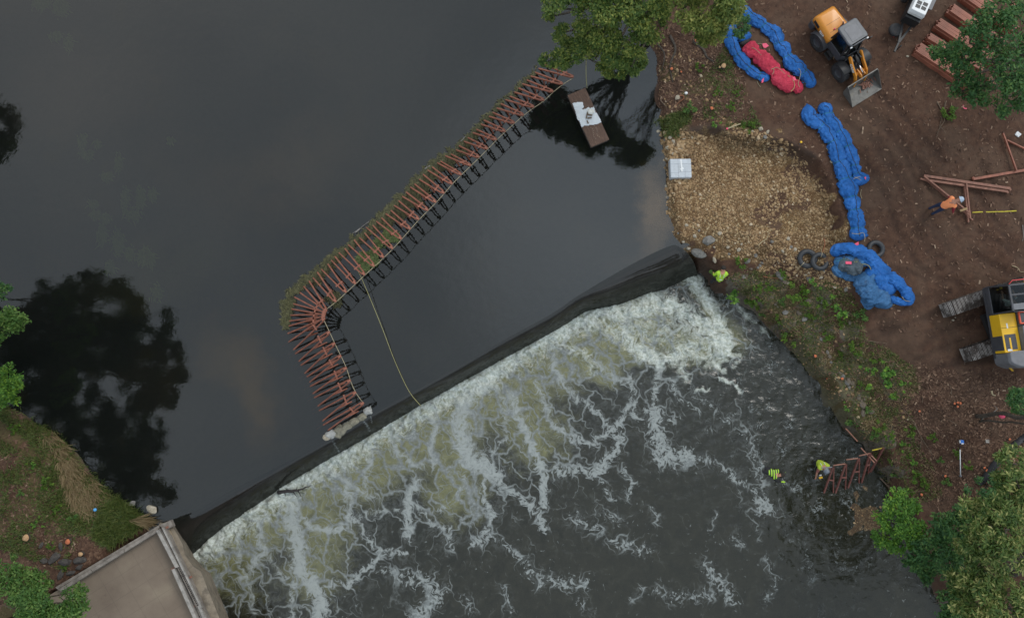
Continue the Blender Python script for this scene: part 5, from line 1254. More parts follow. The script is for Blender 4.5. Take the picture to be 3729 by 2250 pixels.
def build_barrier():
    tops = []
    for i, (a, b, c) in enumerate(VF):
        d = (P(*a, 0) - (P(*b, 0) + P(*c, 0)) / 2); d.normalize()
        h = 1.45 + .25 * i / 26
        if i == 0: lab, gr = 'red steel support frame partly under the ash leaves at the bank end of the barrier', None
        else: lab, gr = 'red steel V shaped support frame in the long straight arm of the barrier', 'frames of the long barrier arm'
        tops.append(support_frame(a, b, c, h, d, .10 + .3 * i / 26, lab, gr))
    fan = []
    for a, b, c in VFAN:
        d = (P(*a, 0) - (P(*b, 0) + P(*c, 0)) / 2); d.normalize()
        fan.append(support_frame(a, b, c, 1.75, d, .4, 'red steel support frame squeezed into the fan at the bend of the barrier', 'frames fanned round the bend'))
    low = []
    for i, (a, b, c) in enumerate(VLOW):
        d = (P(*a, 0) - (P(*b, 0) + P(*c, 0)) / 2); d.normalize()
        lab, gr = ('red steel support frame in the short barrier arm running to the dam', 'frames of the short barrier arm') if i < 6 else ('last red steel support frame, standing against the sandbags on the dam', None)
        low.append(support_frame(a, b, c, 1.95, d, .6, lab, gr))
    def rope(name, pts, r, mat, label, sub=3):
        c = catmull(pts, .25)
        mb = MB(); mb.tube([Vector(q) for q in c], r, 6)
        return tag(mb.build(name, M[mat]), label, 'rope')
    up = Vector((0, 0, -.03))
    rope('safety_line', [t + up + Vector((.05, -.05, 0)) for t in tops] + [fan[0]], .014, 'rope', 'pale line strung along the heads of the long barrier arm')
    rope('safety_line', [fan[-1] + up] + [t + up + Vector((.06, 0, 0)) for t in low], .014, 'rope', 'pale line strung along the heads of the short barrier arm')
    rope('yellow_rope', [P(1302, 985, 1.4), P(1313, 1005, 1.2), P(1345, 1080, .75), P(1390, 1190, .4), P(1440, 1320, .15), P(1490, 1425, .05), P(1533, 1478, -.1)], .012, 'yellow_rope', 'long yellow rope sagging from the barrier to the dam crest')
    rope('mooring_rope', [P(2137, 180, 3.0), P(2134, 240, 1.6), P(2135, 290, .8), P(2138, 322, .3)], .016, 'yellow_rope', 'yellow rope holding the float from the ash tree')
    # weed caught against the frames
    def mat_blades(polys, n, seed, z, mat, L, name, label, kind=None, cat='water weed'):
        g = np.random.default_rng(seed); pts = []
        for poly, k in polys:
            a = np.array(poly, float); q = np.column_stack([g.uniform(a[:, 0].min(), a[:, 0].max(), k * 5), g.uniform(a[:, 1].min(), a[:, 1].max(), k * 5)])
            ok = (poly_sd(q[:, 0], q[:, 1], a) + (fbm(q[:, 0] / 16, q[:, 1] / 16, seed, 3) - .5) * 44 > 0)
            pts.append(PA(q[ok][:k], 0))
        pts = np.vstack(pts)
        p = np.column_stack([pts, z + .07 * fbm(pts[:, 0] * 2.5, pts[:, 1] * 2.5, seed, 3) + .02 * g.random(len(pts))])
        v, f, t = blades(p, L, .055, 1, seed)
        v[:, 2] = p.repeat(5, 0)[:, 2] + (v[:, 2] - p.repeat(5, 0)[:, 2]) * .22
        return tag(mesh_np(name, v, f, LM[mat], dict(tone=t)), label, cat, None, kind)
    band = []
    foot = [((b[0] + c[0]) / 2, (b[1] + c[1]) / 2) for _, b, c in VF]
    w_in = [4, 4, 5, 5, 6, 7, 8, 10, 14, 26, 34, 38, 40, 42, 46, 60, 66, 60, 52, 44, 26, 20, 18, 17, 24, 20, 40]
    w_out = [6, 7, 7, 8, 8, 8, 8, 9, 11, 12, 12, 12, 13, 14, 14, 14, 14, 14, 14, 14, 12, 10, 12, 14, 16, 16, 18]
    outer = [(x - w * .62, y - w * .5) for (x, y), w in zip(foot, w_out)]; inner = [(x + w * .7, y + w * .62) for (x, y), w in zip(foot, w_in)]
    for i in range(len(foot) - 1):
        if i in (20, 24): k = .45
        else: k = 1
        quad = [outer[i], outer[i + 1], inner[i + 1], inner[i]]
        band.append((quad, int((70 + (w_in[i] + w_out[i]) * 13) * k * (.35 if i < 6 else 1))))
    band += [([(1135, 1000), (1112, 1030), (1085, 1062), (1060, 1075), (1050, 1110), (1040, 1150), (1038, 1180), (1028, 1170), (1025, 1120), (1040, 1080), (1075, 1045), (1110, 1010)], 1700),
             ([(1052, 1070), (1075, 1090), (1070, 1120), (1062, 1150), (1052, 1180), (1040, 1195), (1030, 1150), (1035, 1100)], 1100), ([(1185, 1090), (1215, 1050), (1245, 1085), (1240, 1120), (1205, 1115)], 260), ([(1140, 1000), (1165, 985), (1175, 1020), (1150, 1048), (1130, 1045)], 500)]
    mat_blades(band, 0, 61, .0, 'weedmat', .16, 'water_weed', 'matted brown green water weed caught along the upstream feet of the barrier', 'stuff')
    for poly, n, lab in [([(1300, 945), (1330, 915), (1370, 908), (1375, 945), (1345, 990), (1325, 985)], 1100, 'larger of the bright green weed mats lying under the barrier frames near the yellow rope'),
                         ([(1395, 845), (1420, 835), (1450, 850), (1445, 880), (1420, 875)], 750, 'bright green weed mat further up the barrier than the larger one'), ([(1370, 875), (1395, 872), (1400, 905), (1378, 905)], 260, 'small thin patch of green weed between the two bright weed mats')]:
        mat_blades([(poly, n)], 0, n, .02, 'greenmat', .2, 'weed_mat', lab)
    # weed growing under the surface of the upper pool
    g = np.random.default_rng(71); beds = []
    for x, y, rx, ry, n in [(372, 850, 16, 34, 110), (430, 880, 18, 40, 150), (525, 930, 20, 30, 120), (550, 940, 10, 22, 60), (455, 720, 12, 34, 100), (510, 715, 14, 34, 90), (555, 705, 12, 20, 60), (300, 510, 14, 20, 60), (315, 560, 20, 14, 60), (430, 590, 10, 30, 60), (355, 520, 10, 12, 40), (350, 780, 20, 12, 60), (385, 790, 16, 12, 60), (470, 920, 14, 20, 70), (400, 970, 16, 20, 60), (220, 25, 24, 26, 170), (150, 10, 26, 18, 140), (200, 130, 22, 12, 60), (250, 155, 14, 22, 60), (620, 510, 12, 10, 30), (570, 1060, 16, 24, 50), (390, 640, 20, 14, 50), (340, 740, 14, 12, 40), (480, 780, 30, 20, 60)]:
        n = n * 3
        q = np.column_stack([x + g.normal(size=n) * rx * .5, y + g.normal(size=n) * ry * .5]); beds.append(PA(q, -.12))
    pts = np.vstack(beds); p = np.column_stack([pts, np.full(len(pts), -.08) - .06 * g.random(len(pts))])
    v, f, t = blades(p, .2, .06, (R(-65), .5), 72); v[:, 2] = np.minimum(p.repeat(5, 0)[:, 2] + .02, -.05)
    tag(mesh_np('submerged_weed', v, f, LM['subweed'], dict(tone=t)), 'streaming green weed under the surface of the upper pool', 'water weed', None, 'stuff')
    # sticks caught on the outside
    for a, b, lab, r_ in [((1678, 516), (1696, 496), 'pale straight stick caught on the outside of the barrier', .025), ((1546, 616), (1566, 603), 'short pale board caught on the outside of the barrier', .04), ((1285, 850), (1345, 806), 'long thin driftwood stick floating outside the barrier', .02), ((1293, 847), (1312, 832), 'thick end of driftwood floating outside the barrier', .05)]:
        mb = MB(); limb(mb, P(*a, .05), P(*b, .06), r_, r_ * .6, 0, 4); tag(mb.build('driftwood', M['branch_grey']), lab, 'driftwood')
    # sandbags and rubble at the dam end
    for i, (x, y, r_, asp, rz, lab, mt) in enumerate([(1205, 1580, 20, .7, .5, 'whitest sandbag, at the left end of the row on the dam', 'white_bag'), (1190, 1590, 14, .8, .2, 'wet pale stone under the whitest sandbag', 'pale_rock'), (1238, 1570, 22, .85, 1.1, 'bulging grey sandbag next to the whitest one on the dam', 'bag'), (1262, 1553, 20, .7, .5, 'flattened sandbag in the middle of the row on the dam', 'bag'), (1290, 1535, 20, .65, .5, 'half sunken tan sandbag in the row on the dam', 'bag'), (1318, 1518, 18, .7, .6, 'weedy sandbag under the foot of the last support frame', 'bag'), (1339, 1497, 17, .85, .4, 'pale sandbag at the right end of the row on the dam', 'white_bag')]):
        r0 = r_ / 79; p = P(x, y, .06)
        import bmesh
        bm = bmesh.new(); bmesh.ops.create_icosphere(bm, subdivisions=4, radius=1)
        for v_ in bm.verts:
            q = v_.co
            k = 1 + .7 * (fbm(np.array([q.x * 2 + i * 3]), np.array([q.y * 2 + q.z]), 77, 3)[0] - .5)
            v_.co = Vector((math.copysign(abs(q.x) ** .75, q.x) * r0 * k, math.copysign(abs(q.y) ** .75, q.y) * r0 * asp * k, q.z * r0 * .6 * k))
        me = bpy.data.meshes.new('sandbag'); bm.to_mesh(me); bm.free(); me.polygons.foreach_set('use_smooth', [True] * len(me.polygons))
        me.materials.append(M[mt]); o = bpy.data.objects.new('sandbag' if 'bag' in mt else 'rock', me); COL.objects.link(o); o.location = p; o.rotation_euler = (0, 0, rz)
        tag(o, lab, 'sandbag' if 'bag' in mt else 'rock')

M['white_bag'] = paint('white_sandbag', (.34, .34, .32), .85, .2, 8, (.12, .11, .07), .6, bump=.6)
M['bag'] = paint('dirty_sandbag', (.21, .195, .145), .85, .3, 8, (.09, .085, .05), .7, bump=.6)

# ================================================================== FLOAT AND WRAPPED BLOCK
def build_float():
    n = NT('worn_plywood'); v = n.coord()
    mp = n.n('ShaderNodeMapping'); mp.inputs['Scale'].default_value = (1, 7, 1); n.t.links.new(v, mp.inputs['Vector'])
    wood = n.ramp(n.noise(3.5, 6, .75, mp.outputs[0]), [(.3, (.062, .034, .024)), (.55, (.115, .066, .045)), (.75, (.24, .155, .10))])
    ply = n.end(n.pbr(wood, .8, n.bump(n.noise(9, 4, .7, mp.outputs[0]), .3, .01)))
    z = .24
    c = [P(2067, 348, z), P(2131, 320, z), P(2219, 508, z), P(2153, 537, z)]
    cen = sum(c, Vector()) / 4; ax = ((c[3] + c[2]) - (c[0] + c[1])) / 2; L = ax.length; W = ((c[1] - c[0]).length + (c[2] - c[3]).length) / 2
    rz = math.atan2(ax.y, ax.x)
    root = empty('float', (cen.x, cen.y, 0), rz, 'brown plywood float tied up in front of the ash tree', 'float')
    mb = MB(); mb.box((0, 0, z - .012), (L, W, .024)); mb.build('deck', ply, root, .006)
    mb = MB()
    for sx, sy, d in ((0, W / 2 - .03, (L - .06, .04, .2)), (0, -W / 2 + .03, (L - .06, .04, .2)), (L / 2 - .03, 0, (.04, W - .1, .2)), (-L / 2 + .03, 0, (.04, W - .1, .2))): mb.box((sx, sy, z - .124), d)
    mb.build('frame', M['bark'], root)
    mb = MB(); mb.box((0, 0, .04), (L - .16, W - .16, .16)); mb.build('foam_block', M['mid_grey'], root)
    mb = MB()
    for i in range(7):
        for j in (-1, 1): mb.lathe([(.016, z + .0005), (.014, z + .006), (.001, z + .007)], 8, Matrix.Translation((L * (.18 + .035 * i), W * .1 * j + .05 * math.sin(i), 0)))
    mb.build('screw', M['pale_rock'], root)
    def on(px, py, h=0): return P(px, py, z + h)
    # torn plastic sheet lying over the middle
    g = np.random.default_rng(81)
    out = [(2084, 377), (2104, 373), (2106, 374), (2121, 371), (2126, 392), (2118, 400), (2135, 397), (2143, 391), (2147, 396), (2163, 391), (2168, 410), (2174, 413), (2190, 446), (2172, 454), (2150, 457), (2130, 458), (2118, 465), (2109, 440), (2103, 438), (2096, 410)]
    w = PA(out, z); xs = np.arange(w[:, 0].min(), w[:, 0].max(), .03); ys = np.arange(w[:, 1].min(), w[:, 1].max(), .03)
    X, Y = np.meshgrid(xs, ys); zz = z + .012 + .05 * np.maximum(0, fbm(X * 3, Y * 3, 83, 4) - .42) + .03 * np.abs(vnoise(X * 6, Y * 6, 85) - .5)
    V = np.column_stack([X.ravel(), Y.ravel(), zz.ravel()]); F = grid_faces(len(xs), len(ys)); cc = V[F].mean(1)
    F = F[poly_sd(cc[:, 0], cc[:, 1], w) > .0]
    sheet = paint('white_plastic_sheet', (.62, .65, .67), .4, .08, 3, (.3, .27, .22), .35, bump=.35)
    u, F2 = np.unique(F, return_inverse=True)
    so = mesh_np('plastic_sheet', V[u], F2.reshape(F.shape), sheet, smooth=True); sm = so.modifiers.new('thick', 'SOLIDIFY'); sm.thickness = .004
    tag(so, 'torn white plastic sheet lying across the middle of the float', 'sheet')
    M['sheet'] = sheet
    # hard hat and timber offcuts
    hp = on(2149, 409, .03); root = empty('hard_hat', hp, .4, 'cream hard hat lying on the plastic sheet of the float', 'hard hat')
    mb = MB(); mb.lathe([(.15, .0), (.155, .012), (.13, .02), (.125, .06), (.1, .11), (.05, .14), (.001, .147)], 24); mb.build('shell', M['helmet_white'], root)
    mb = MB(); mb.box((.15, 0, .012), (.07, .16, .01)); mb.build('brim', M['helmet_white'], root)
    for px, py, L_, an, lab in [(2139, 413, .2, 1.25, 'upright wood offcut left of the hard hat'), (2148, 419, .22, -.15, 'wood offcut right below the hard hat'), (2147, 430, .2, .15, 'thick wood offcut lowest under the hard hat'), (2136, 426, .18, 1.35, 'wood offcut left of the thickest one on the float'), (2140, 445, .16, -1.2, 'greenish wood offcut apart from the others on the float')]:
        mb = MB(); mb.box((0, 0, 0), (L_, .055, .045)); o = mb.build('wood_offcut', M['twig'], None, .004); o.location = on(px, py, .06); o.rotation_euler = (.05, .06, an); tag(o, lab, 'wood offcut')
    # silver wrapped block on the gravel
    b = [G(2433, 587), G(2514, 586), G(2513, 657), G(2430, 656)]; cen = sum(b, Vector()) / 4
    root = empty('wrapped_block', (cen.x, cen.y, cen.z), R(1), 'square foam block wrapped in silver grey plastic on the gravel', 'wrapped block')
    W, D = .99, .90
    mb = MB(); mb.box((0, 0, .2), (W, D, .40)); o = mb.build('wrapping', paint('silver_wrapping', (.47, .50, .53), .38, .10, 4, (.3, .3, .29), .35, bump=.3), root, .045, 3)
    mb = MB(); mb.box((.03, .12, .409), (.075, D * .66, .014), rz=.05); mb.box((.04, -.04, .415), (.16, .09, .022), rz=.5); mb.build('tape', M['white'], root)
    mb = MB()
    for x, y, w_, d_ in ((0, .2, W * .98, .012), (.2, -.17, W * .6, .012), (-.12, 0, .012, D * .97), (.19, -.2, .012, D * .5), (-.3, -.22, W * .4, .012)): mb.box((x, y, .403), (w_, d_, .007))
    mb.build('seam', paint('seam', (.33, .35, .37), .5), root)

# ================================================================== TARP BUNDLES
def tarp_mat(name, c, rough=.5, dirt=.35, dc=(.09, .065, .05)):
    n = NT(name); v = n.coord()
    a = n.noise(2.2, 5, .6, v); w = n.noise(9, 5, .7, v, .8)
    col = n.ramp(a, [(.25, tuple(x * .7 for x in c)), (.5, c), (.75, tuple(min(1, x * 1.3 + .03) for x in c))])
    col = n.mix(n.math('MULTIPLY', n.step(.5, .75, n.noise(1.7, 6, .75, n.vmath('ADD', v, (4, 9, 1)))), dirt), col, dc)
    return n.end(n.pbr(col, rough, n.bump(n.math('ADD', w, n.math('MULTIPLY', n.math('ABSOLUTE', n.math('SUBTRACT', n.noise(5, 4, .6, v, 1.2), .5)), -2.0)), 1.0, .09), 0, .4))
M['tarp'] = tarp_mat('blue_tarp', (.016, .15, .50), dirt=.12)
M['tarp_faded'] = tarp_mat('faded_blue_tarp', (.05, .17, .37), .55, .45, (.11, .12, .13))
M['tarp_grey'] = tarp_mat('muddy_grey_tarp', (.095, .125, .15), .6, .8, (.12, .095, .07))
M['tarp_red'] = tarp_mat('red_tarp', (.64, .04, .085), .5, .2, (.2, .03, .03))
M['tarp_black'] = tarp_mat('black_liner', (.05, .046, .042), .6, .5, (.12, .1, .08))

def roll(parent, name, px, radii, pinches, mat, seed, flat=.5, wrinkle=1.0, lift=0.0, lines=True):
    """a bunched roll of tarpaulin along a pixel path; pinches: fractions of the length where it is tied"""
    c = GN(px); c[:, 2] += lift
    m = len(c); s0 = np.r_[0, np.cumsum(np.linalg.norm(np.diff(c, axis=0), axis=1))]
    pts = catmull(c, .028); n = len(pts)
    s = np.r_[0, np.cumsum(np.linalg.norm(np.diff(pts, axis=0), axis=1))]; Lt = s[-1]
    rad = np.interp(s / Lt, s0 / s0[-1], np.array(radii) / 76.0 * 1.15)
    pin = np.zeros(n)
    for q in pinches: pin = np.maximum(pin, np.exp(-((s - q * Lt) / .10) ** 2))
    end = np.minimum(s, Lt - s); rad = rad * (.25 + .75 * np.sqrt(np.clip(end / .16, 0, 1)))
    bul = 1 + .12 * (fbm(s * 1.9, s * 0, seed, 3) - .5)
    K = 40; th = np.linspace(0, 2 * np.pi, K, endpoint=False)
    t = np.gradient(pts, axis=0); t[:, 2] = 0; t /= np.linalg.norm(t, axis=1)[:, None] + 1e-9
    side = np.column_stack([t[:, 1], -t[:, 0]])
    S, TH = np.meshgrid(s, th, indexing='ij')
    pl = np.abs(np.sin(TH * 4.5 + 2.5 * fbm(S * 2.5, TH, seed + 1, 2) * 3)) - .5
    pl2 = np.abs(np.sin(TH * 8 + S * 4 + 5 * fbm(S * 3, np.cos(TH) * 1.5, seed + 2, 2))) - .5
    cr = fbm(S * 3.2 + 1.5 * np.cos(TH), 2 * np.sin(TH) + S, seed + 3, 4) - .5
    ridge = .5 - np.abs(fbm(S * 3.2 + TH * .9, TH * 1.6 - S * 1.1, seed + 6, 3) - .5) * 4
    rr = rad[:, None] * bul[:, None] * (1 - .30 * pin[:, None]) * (1 + wrinkle * (.20 * pl * (pin[:, None] * 1.5 + .3) + .10 * pl2 + .34 * cr + .22 * ridge))
    # soft diagonal creases
    rr *= 1 - .10 * wrinkle * np.exp(-((((S * 2.2 + TH * .55 + fbm(S, TH, seed + 4, 2) * 1.2) % 1.0) - .5) / .10) ** 2)
    # folds running across and along the cloth
    fold = np.abs(((S * 3.1 + TH * 1.3 + fbm(S * 1.7, TH, seed + 8, 3) * 3) % 1.0) - .5) - .25; fold2 = np.abs(((TH * 2.3 - S * 1.7 + fbm(S * 2.3, TH * 1.3, seed + 9, 3) * 2.5) % 1.0) - .5) - .25
    rr *= 1 + wrinkle * (.16 * fold + .16 * fold2)
    off = np.cos(TH) * rr; up = np.sin(TH) * rr * flat
    z = pts[:, 2:3] + rad[:, None] * flat * .72 + np.maximum(up, -rad[:, None] * flat * .8)
    V = np.stack([pts[:, 0:1] + side[:, 0:1] * off, pts[:, 1:2] + side[:, 1:2] * off, z], -1)
    i = np.arange(n * K).reshape(n, K); j = np.roll(i, -1, 1)
    F = np.stack([i[:-1], j[:-1], j[1:], i[1:]], -1).reshape(-1, 4)
    base = np.array(parent.location) if parent else np.zeros(3)
    caps = np.array([V[0].mean(0), V[-1].mean(0)]); Va = np.vstack([V.reshape(-1, 3), caps]) - base
    k = n * K
    ca = np.stack([np.full(K, k), j[0], i[0], i[0]], -1); cb = np.stack([np.full(K, k + 1), i[-1], j[-1], j[-1]], -1)
    me = bpy.data.meshes.new(name)
    me.from_pydata(Va.tolist(), [], F.tolist() + [list(r[:3]) for r in ca] + [list(r[:3]) for r in cb])
    me.polygons.foreach_set('use_smooth', np.ones(len(me.polygons), bool)); me.materials.append(M[mat]); me.update()
    o = bpy.data.objects.new(name, me); COL.objects.link(o); o.parent = parent
    for q in (pinches if lines else []):
        a = int(np.clip(np.searchsorted(s, q * Lt), 1, n - 2)); ring = V[a] * 1.0; cc = ring.mean(0)
        mb = MB(); rp = [Vector(cc + (r_ - cc) * 1.04 - base) for r_ in ring[::2]]; mb.tube(rp + rp[:2], .011, 5); mb.build('lashing', M['green_rope'], parent)
    if lines:
        ang = int(K * .28); top = [Vector(V[a, (ang + int(2.5 * math.sin(a * .05))) % K] - base) + Vector((0, 0, .006)) for a in range(6, n - 6, 3)]
        if len(top) > 3: mb = MB(); mb.tube(top, .013, 5); mb.build('rope', M['dark_rope'], parent)
    return V

def loose_rope(parent, pts, r=.012, mat='rope', name='rope_end'):
    c = [Vector(q) - (parent.location if parent else Vector()) for q in catmull(pts, .05)]
    mb = MB(); mb.tube(c, r, 5); return mb.build(name, M[mat], parent)

def flag(parent, px, lift, mat='pink'):
    q = [Vector(p) for p in GN(px, lift)]; o = parent.location
    mb = MB(); k = len(q); mb.add([p - o for p in q] + [p - o + Vector((0, 0, .006)) for p in q], [tuple(reversed(range(k))), tuple(range(k, 2 * k))] + [(i, (i + 1) % k, k + (i + 1) % k, k + i) for i in range(k)])
    return mb.build('flag', M[mat], parent)

def build_tarps():
    g = G(2760, 150); r = empty('tarp_bundle', g, 0, 'long blue tarp bundle laid in a loop round the red one beside the loader', 'tarp bundle')
    roll(r, 'tarp_roll', [(2672, 22), (2700, 35), (2722, 55), (2742, 76), (2770, 90), (2795, 112), (2818, 128), (2836, 165), (2850, 180), (2862, 205), (2880, 235), (2900, 250), (2918, 265), (2934, 285), (2944, 305), (2940, 320)],
         [15, 16, 17, 19, 19, 21, 22, 18, 22, 18, 24, 24, 20, 20, 20, 16], [.16, .31, .52, .66, .86], 'tarp', 101)
    roll(r, 'tarp_roll', [(2672, 30), (2664, 70), (2660, 105), (2656, 140), (2672, 185), (2690, 212), (2712, 240), (2742, 268), (2775, 282), (2802, 285)], [16, 16, 18, 20, 18, 20, 18, 16, 15, 13], [.18, .36, .56, .74, .88], 'tarp', 103)
    roll(r, 'tarp_fold', [(2690, 112), (2704, 135), (2716, 156)], [20, 21, 20], [], 'tarp', 105, .5, 1.2, .02, False)
    roll(r, 'liner_strip', [(2707, 146), (2719, 168)], [19, 20], [], 'tarp_black', 107, .5, .8, .01, False)
    flag(r, [(2774, 292), (2782, 284), (2780, 300), (2773, 304)], .2)
    loose_rope(r, GN([(2757, 296), (2762, 308), (2770, 318)], .02)); loose_rope(r, GN([(2908, 250), (2916, 262), (2912, 285), (2907, 305), (2912, 318)], .32))
    g = G(2800, 230); r = empty('tarp_bundle', g, 0, 'red tarp bundle lying inside the blue loop', 'tarp bundle')
    roll(r, 'tarp_roll', [(2712, 166), (2735, 188), (2758, 208), (2785, 232), (2810, 256), (2838, 290), (2868, 312), (2900, 320), (2924, 320)], [24, 24, 25, 25, 24, 27, 26, 20, 15], [.19, .55, .86], 'tarp_red', 111, .55, .62, 0, False)
    roll(r, 'liner_strip', [(2920, 312), (2934, 300)], [14, 12], [], 'tarp_black', 113, .55, .8, 0, False)
    for pt in ([(2738, 175), (2748, 178), (2762, 190), (2772, 202)], [(2815, 252), (2828, 246), (2846, 258), (2858, 270)], [(2808, 254), (2816, 250), (2818, 262), (2812, 272)]): loose_rope(r, GN(pt, .36), .012, 'rope')
    loose_rope(r, GN([(2748, 172), (2758, 162), (2772, 160), (2782, 178), (2790, 193), (2806, 196)], .03)); loose_rope(r, GN([(2880, 334), (2892, 320), (2892, 300), (2880, 285), (2868, 274)], .34), .013, 'yellow_rope')
    flag(r, [(2776, 160), (2790, 158), (2800, 168), (2786, 177), (2779, 172)], .05); flag(r, [(2872, 282), (2894, 280), (2900, 292), (2884, 298)], .3)
    g = G(3020, 560); r = empty('tarp_bundle', g, 0, 'longest bright blue tarp bundle running down beside the gravel', 'tarp bundle')
    roll(r, 'tarp_roll', [(2962, 400), (2945, 415), (2950, 436), (2980, 455), (2998, 472), (3012, 495), (3028, 518), (3040, 545), (3046, 566), (3050, 590), (3062, 615), (3072, 645), (3083, 680), (3092, 718), (3104, 755), (3112, 790), (3118, 820), (3122, 862), (3124, 878)],
         [20, 22, 22, 22, 21, 22, 22, 23, 23, 23, 24, 24, 27, 24, 22, 22, 22, 26, 18], [.17, .30, .45, .57, .70, .79, .915], 'tarp', 121)
    roll(r, 'tarp_roll', [(2978, 392), (3004, 402), (3010, 418), (3016, 440), (3034, 462), (3052, 486), (3066, 510), (3080, 536), (3092, 560), (3102, 588), (3108, 610), (3115, 630), (3128, 655), (3136, 676)], [17, 20, 20, 20, 21, 21, 21, 21, 20, 21, 20, 16, 25, 25], [.13, .36, .55, .77, .86], 'tarp', 123)
    for pt in ([(2956, 452), (2950, 460), (2968, 472)], [(3036, 430), (3044, 440), (3046, 452)], [(3118, 560), (3128, 566), (3124, 578)], [(3137, 690), (3134, 708), (3139, 724)], [(3008, 540), (3018, 552), (3024, 562)]): loose_rope(r, GN(pt, .05))
    loose_rope(r, GN([(3108, 652), (3122, 646), (3134, 644)], .36)); loose_rope(r, GN([(3102, 850), (3125, 852), (3144, 848), (3150, 865), (3148, 880)], .38)); loose_rope(r, GN([(3112, 645), (3128, 652), (3138, 658)], .36))
    flag(r, [(3105, 892), (3126, 880), (3128, 898)], .15); flag(r, [(3147, 646), (3154, 644), (3152, 656)], .4)
    g = G(3180, 1010); r = empty('tarp_bundle', g, 0, 'muddy faded blue tarp bundle heaped beside the inner tubes', 'tarp bundle')
    roll(r, 'tarp_fold', [(3036, 935), (3046, 912), (3075, 906), (3105, 910), (3135, 920), (3165, 944), (3195, 975), (3225, 1004), (3255, 1025), (3285, 1050), (3304, 1080), (3306, 1098), (3290, 1108)], [15, 18, 16, 17, 20, 22, 20, 20, 18, 18, 17, 14, 9], [.62, .8], 'tarp', 131, .6, 1.0, 0, False)
    roll(r, 'tarp_fold', [(3040, 940), (3060, 955), (3100, 950), (3130, 946), (3160, 958)], [15, 18, 18, 18, 16], [], 'tarp_faded', 132, .5, 1.0, .02, False)
    roll(r, 'inner_fold', [(3148, 985), (3175, 1005), (3205, 1030), (3228, 1058), (3238, 1078)], [20, 24, 26, 25, 16], [], 'tarp', 133, .55, 1.2, .02, False)
    roll(r, 'bottom_fold', [(3232, 1082), (3262, 1096), (3290, 1104), (3306, 1098)], [10, 10, 9, 7], [], 'tarp', 135, .7, 1.0, 0, False)
    roll(r, 'muddy_heap', [(3044, 968), (3075, 968), (3105, 974), (3135, 982)], [18, 24, 28, 22], [], 'tarp_grey', 137, .6, 1.3, .1, False)
    roll(r, 'muddy_fold', [(3040, 962), (3052, 985), (3080, 1000), (3108, 1006), (3130, 1000)], [13, 17, 17, 16, 12], [], 'tarp_faded', 138, .6, 1.2, 0, False)
    roll(r, 'faded_heap', [(3118, 1004), (3140, 1022), (3162, 1046), (3185, 1078), (3200, 1104), (3196, 1122)], [24, 38, 42, 42, 34, 20], [], 'tarp_faded', 139, .5, 1.0, .02, False)
    roll(r, 'faded_fold', [(3140, 1075), (3158, 1100), (3175, 1122)], [14, 20, 18], [], 'tarp_faded', 141, .5, 1.0, 0, False)
    mb = MB(); q = GN([(3246, 1060), (3262, 1070), (3285, 1090), (3296, 1102), (3270, 1096), (3246, 1082)], .05); mb.add([Vector(p) - r.location for p in q], [tuple(range(len(q)))]); mb.build('liner', M['tarp_black'], r)
    loose_rope(r, GN([(3112, 952), (3122, 962), (3118, 952), (3128, 958), (3124, 968), (3134, 958), (3130, 964), (3148, 962), (3164, 968), (3172, 982)], .36), .014, 'yellow_rope')
    loose_rope(r, GN([(3044, 952), (3060, 947), (3082, 942)], .36), .01, 'green_rope'); loose_rope(r, GN([(3252, 1070), (3256, 1092), (3252, 1100), (3248, 1112), (3258, 1110)], .03), .012); loose_rope(r, GN([(3285, 1080), (3296, 1094), (3316, 1098)], .2), .012)
    mb = MB(); mb.box(G(3090, 957, .46) - r.location, (.27, .12, .01), rz=-.05); mb.build('label', M['pink'], r)
    # inner tubes
    for px, py, Rp, rp, lift, tilt, lab, rope_at in [(2982, 954, 25, 8.5, 0, (0, 0), 'lower of the two overlapping black inner tubes on the gravel edge', [(2985, 940), (2990, 925)]), (2935, 944, 26, 9.5, .04, (.02, -.10), 'upper of the two overlapping black inner tubes on the gravel edge', [(2922, 958), (2917, 972)]), (3185, 909, 24, 8.5, 0, (0, 0), 'single black inner tube on the mud beside the blue bundles', None)]:
        Rm, rm = Rp / 77, rp / 77; p = G(px, py)
        root = empty('inner_tube', p + Vector((0, 0, rm + lift)), 0, lab, 'inner tube'); root.rotation_euler = (tilt[0], tilt[1], 0)
        mb = MB(); vs, fs = [], []; n1, n2 = 56, 18
        for i in range(n1):
            a = 2 * math.pi * i / n1; rr = rm * (1 + .05 * math.sin(3 * a + px))
            for k in range(n2):
                b = 2 * math.pi * k / n2; q = Rm + rr * math.cos(b); vs.append((q * math.cos(a), q * math.sin(a), rr * math.sin(b)))
        for i in range(n1):
            for k in range(n2): fs.append((i * n2 + k, ((i + 1) % n1) * n2 + k, ((i + 1) % n1) * n2 + (k + 1) % n2, i * n2 + (k + 1) % n2))
        mb.smooth = True; mb.add(vs, fs); mb.build('tube', M['tube_rubber'], root)
        mb = MB(); mb.tube([(Rm - rm, 0, .02), (Rm - rm - .05, 0, .05)], .01, 6); mb.build('valve', M['black'], root)
        if rope_at:
            a0 = math.atan2(-(rope_at[0][1] - py), rope_at[0][0] - px)
            mb = MB(); ring = [Vector(((Rm + rm * 1.1 * math.cos(b)) * math.cos(a0), (Rm + rm * 1.1 * math.cos(b)) * math.sin(a0), rm * 1.1 * math.sin(b))) for b in np.linspace(0, 6.28, 14)]
            mb.tube(ring + [Vector(((Rm + rm * 3) * math.cos(a0), (Rm + rm * 3) * math.sin(a0), -rm * .9))], .014, 6); mb.build('rope', M['rope'], root)
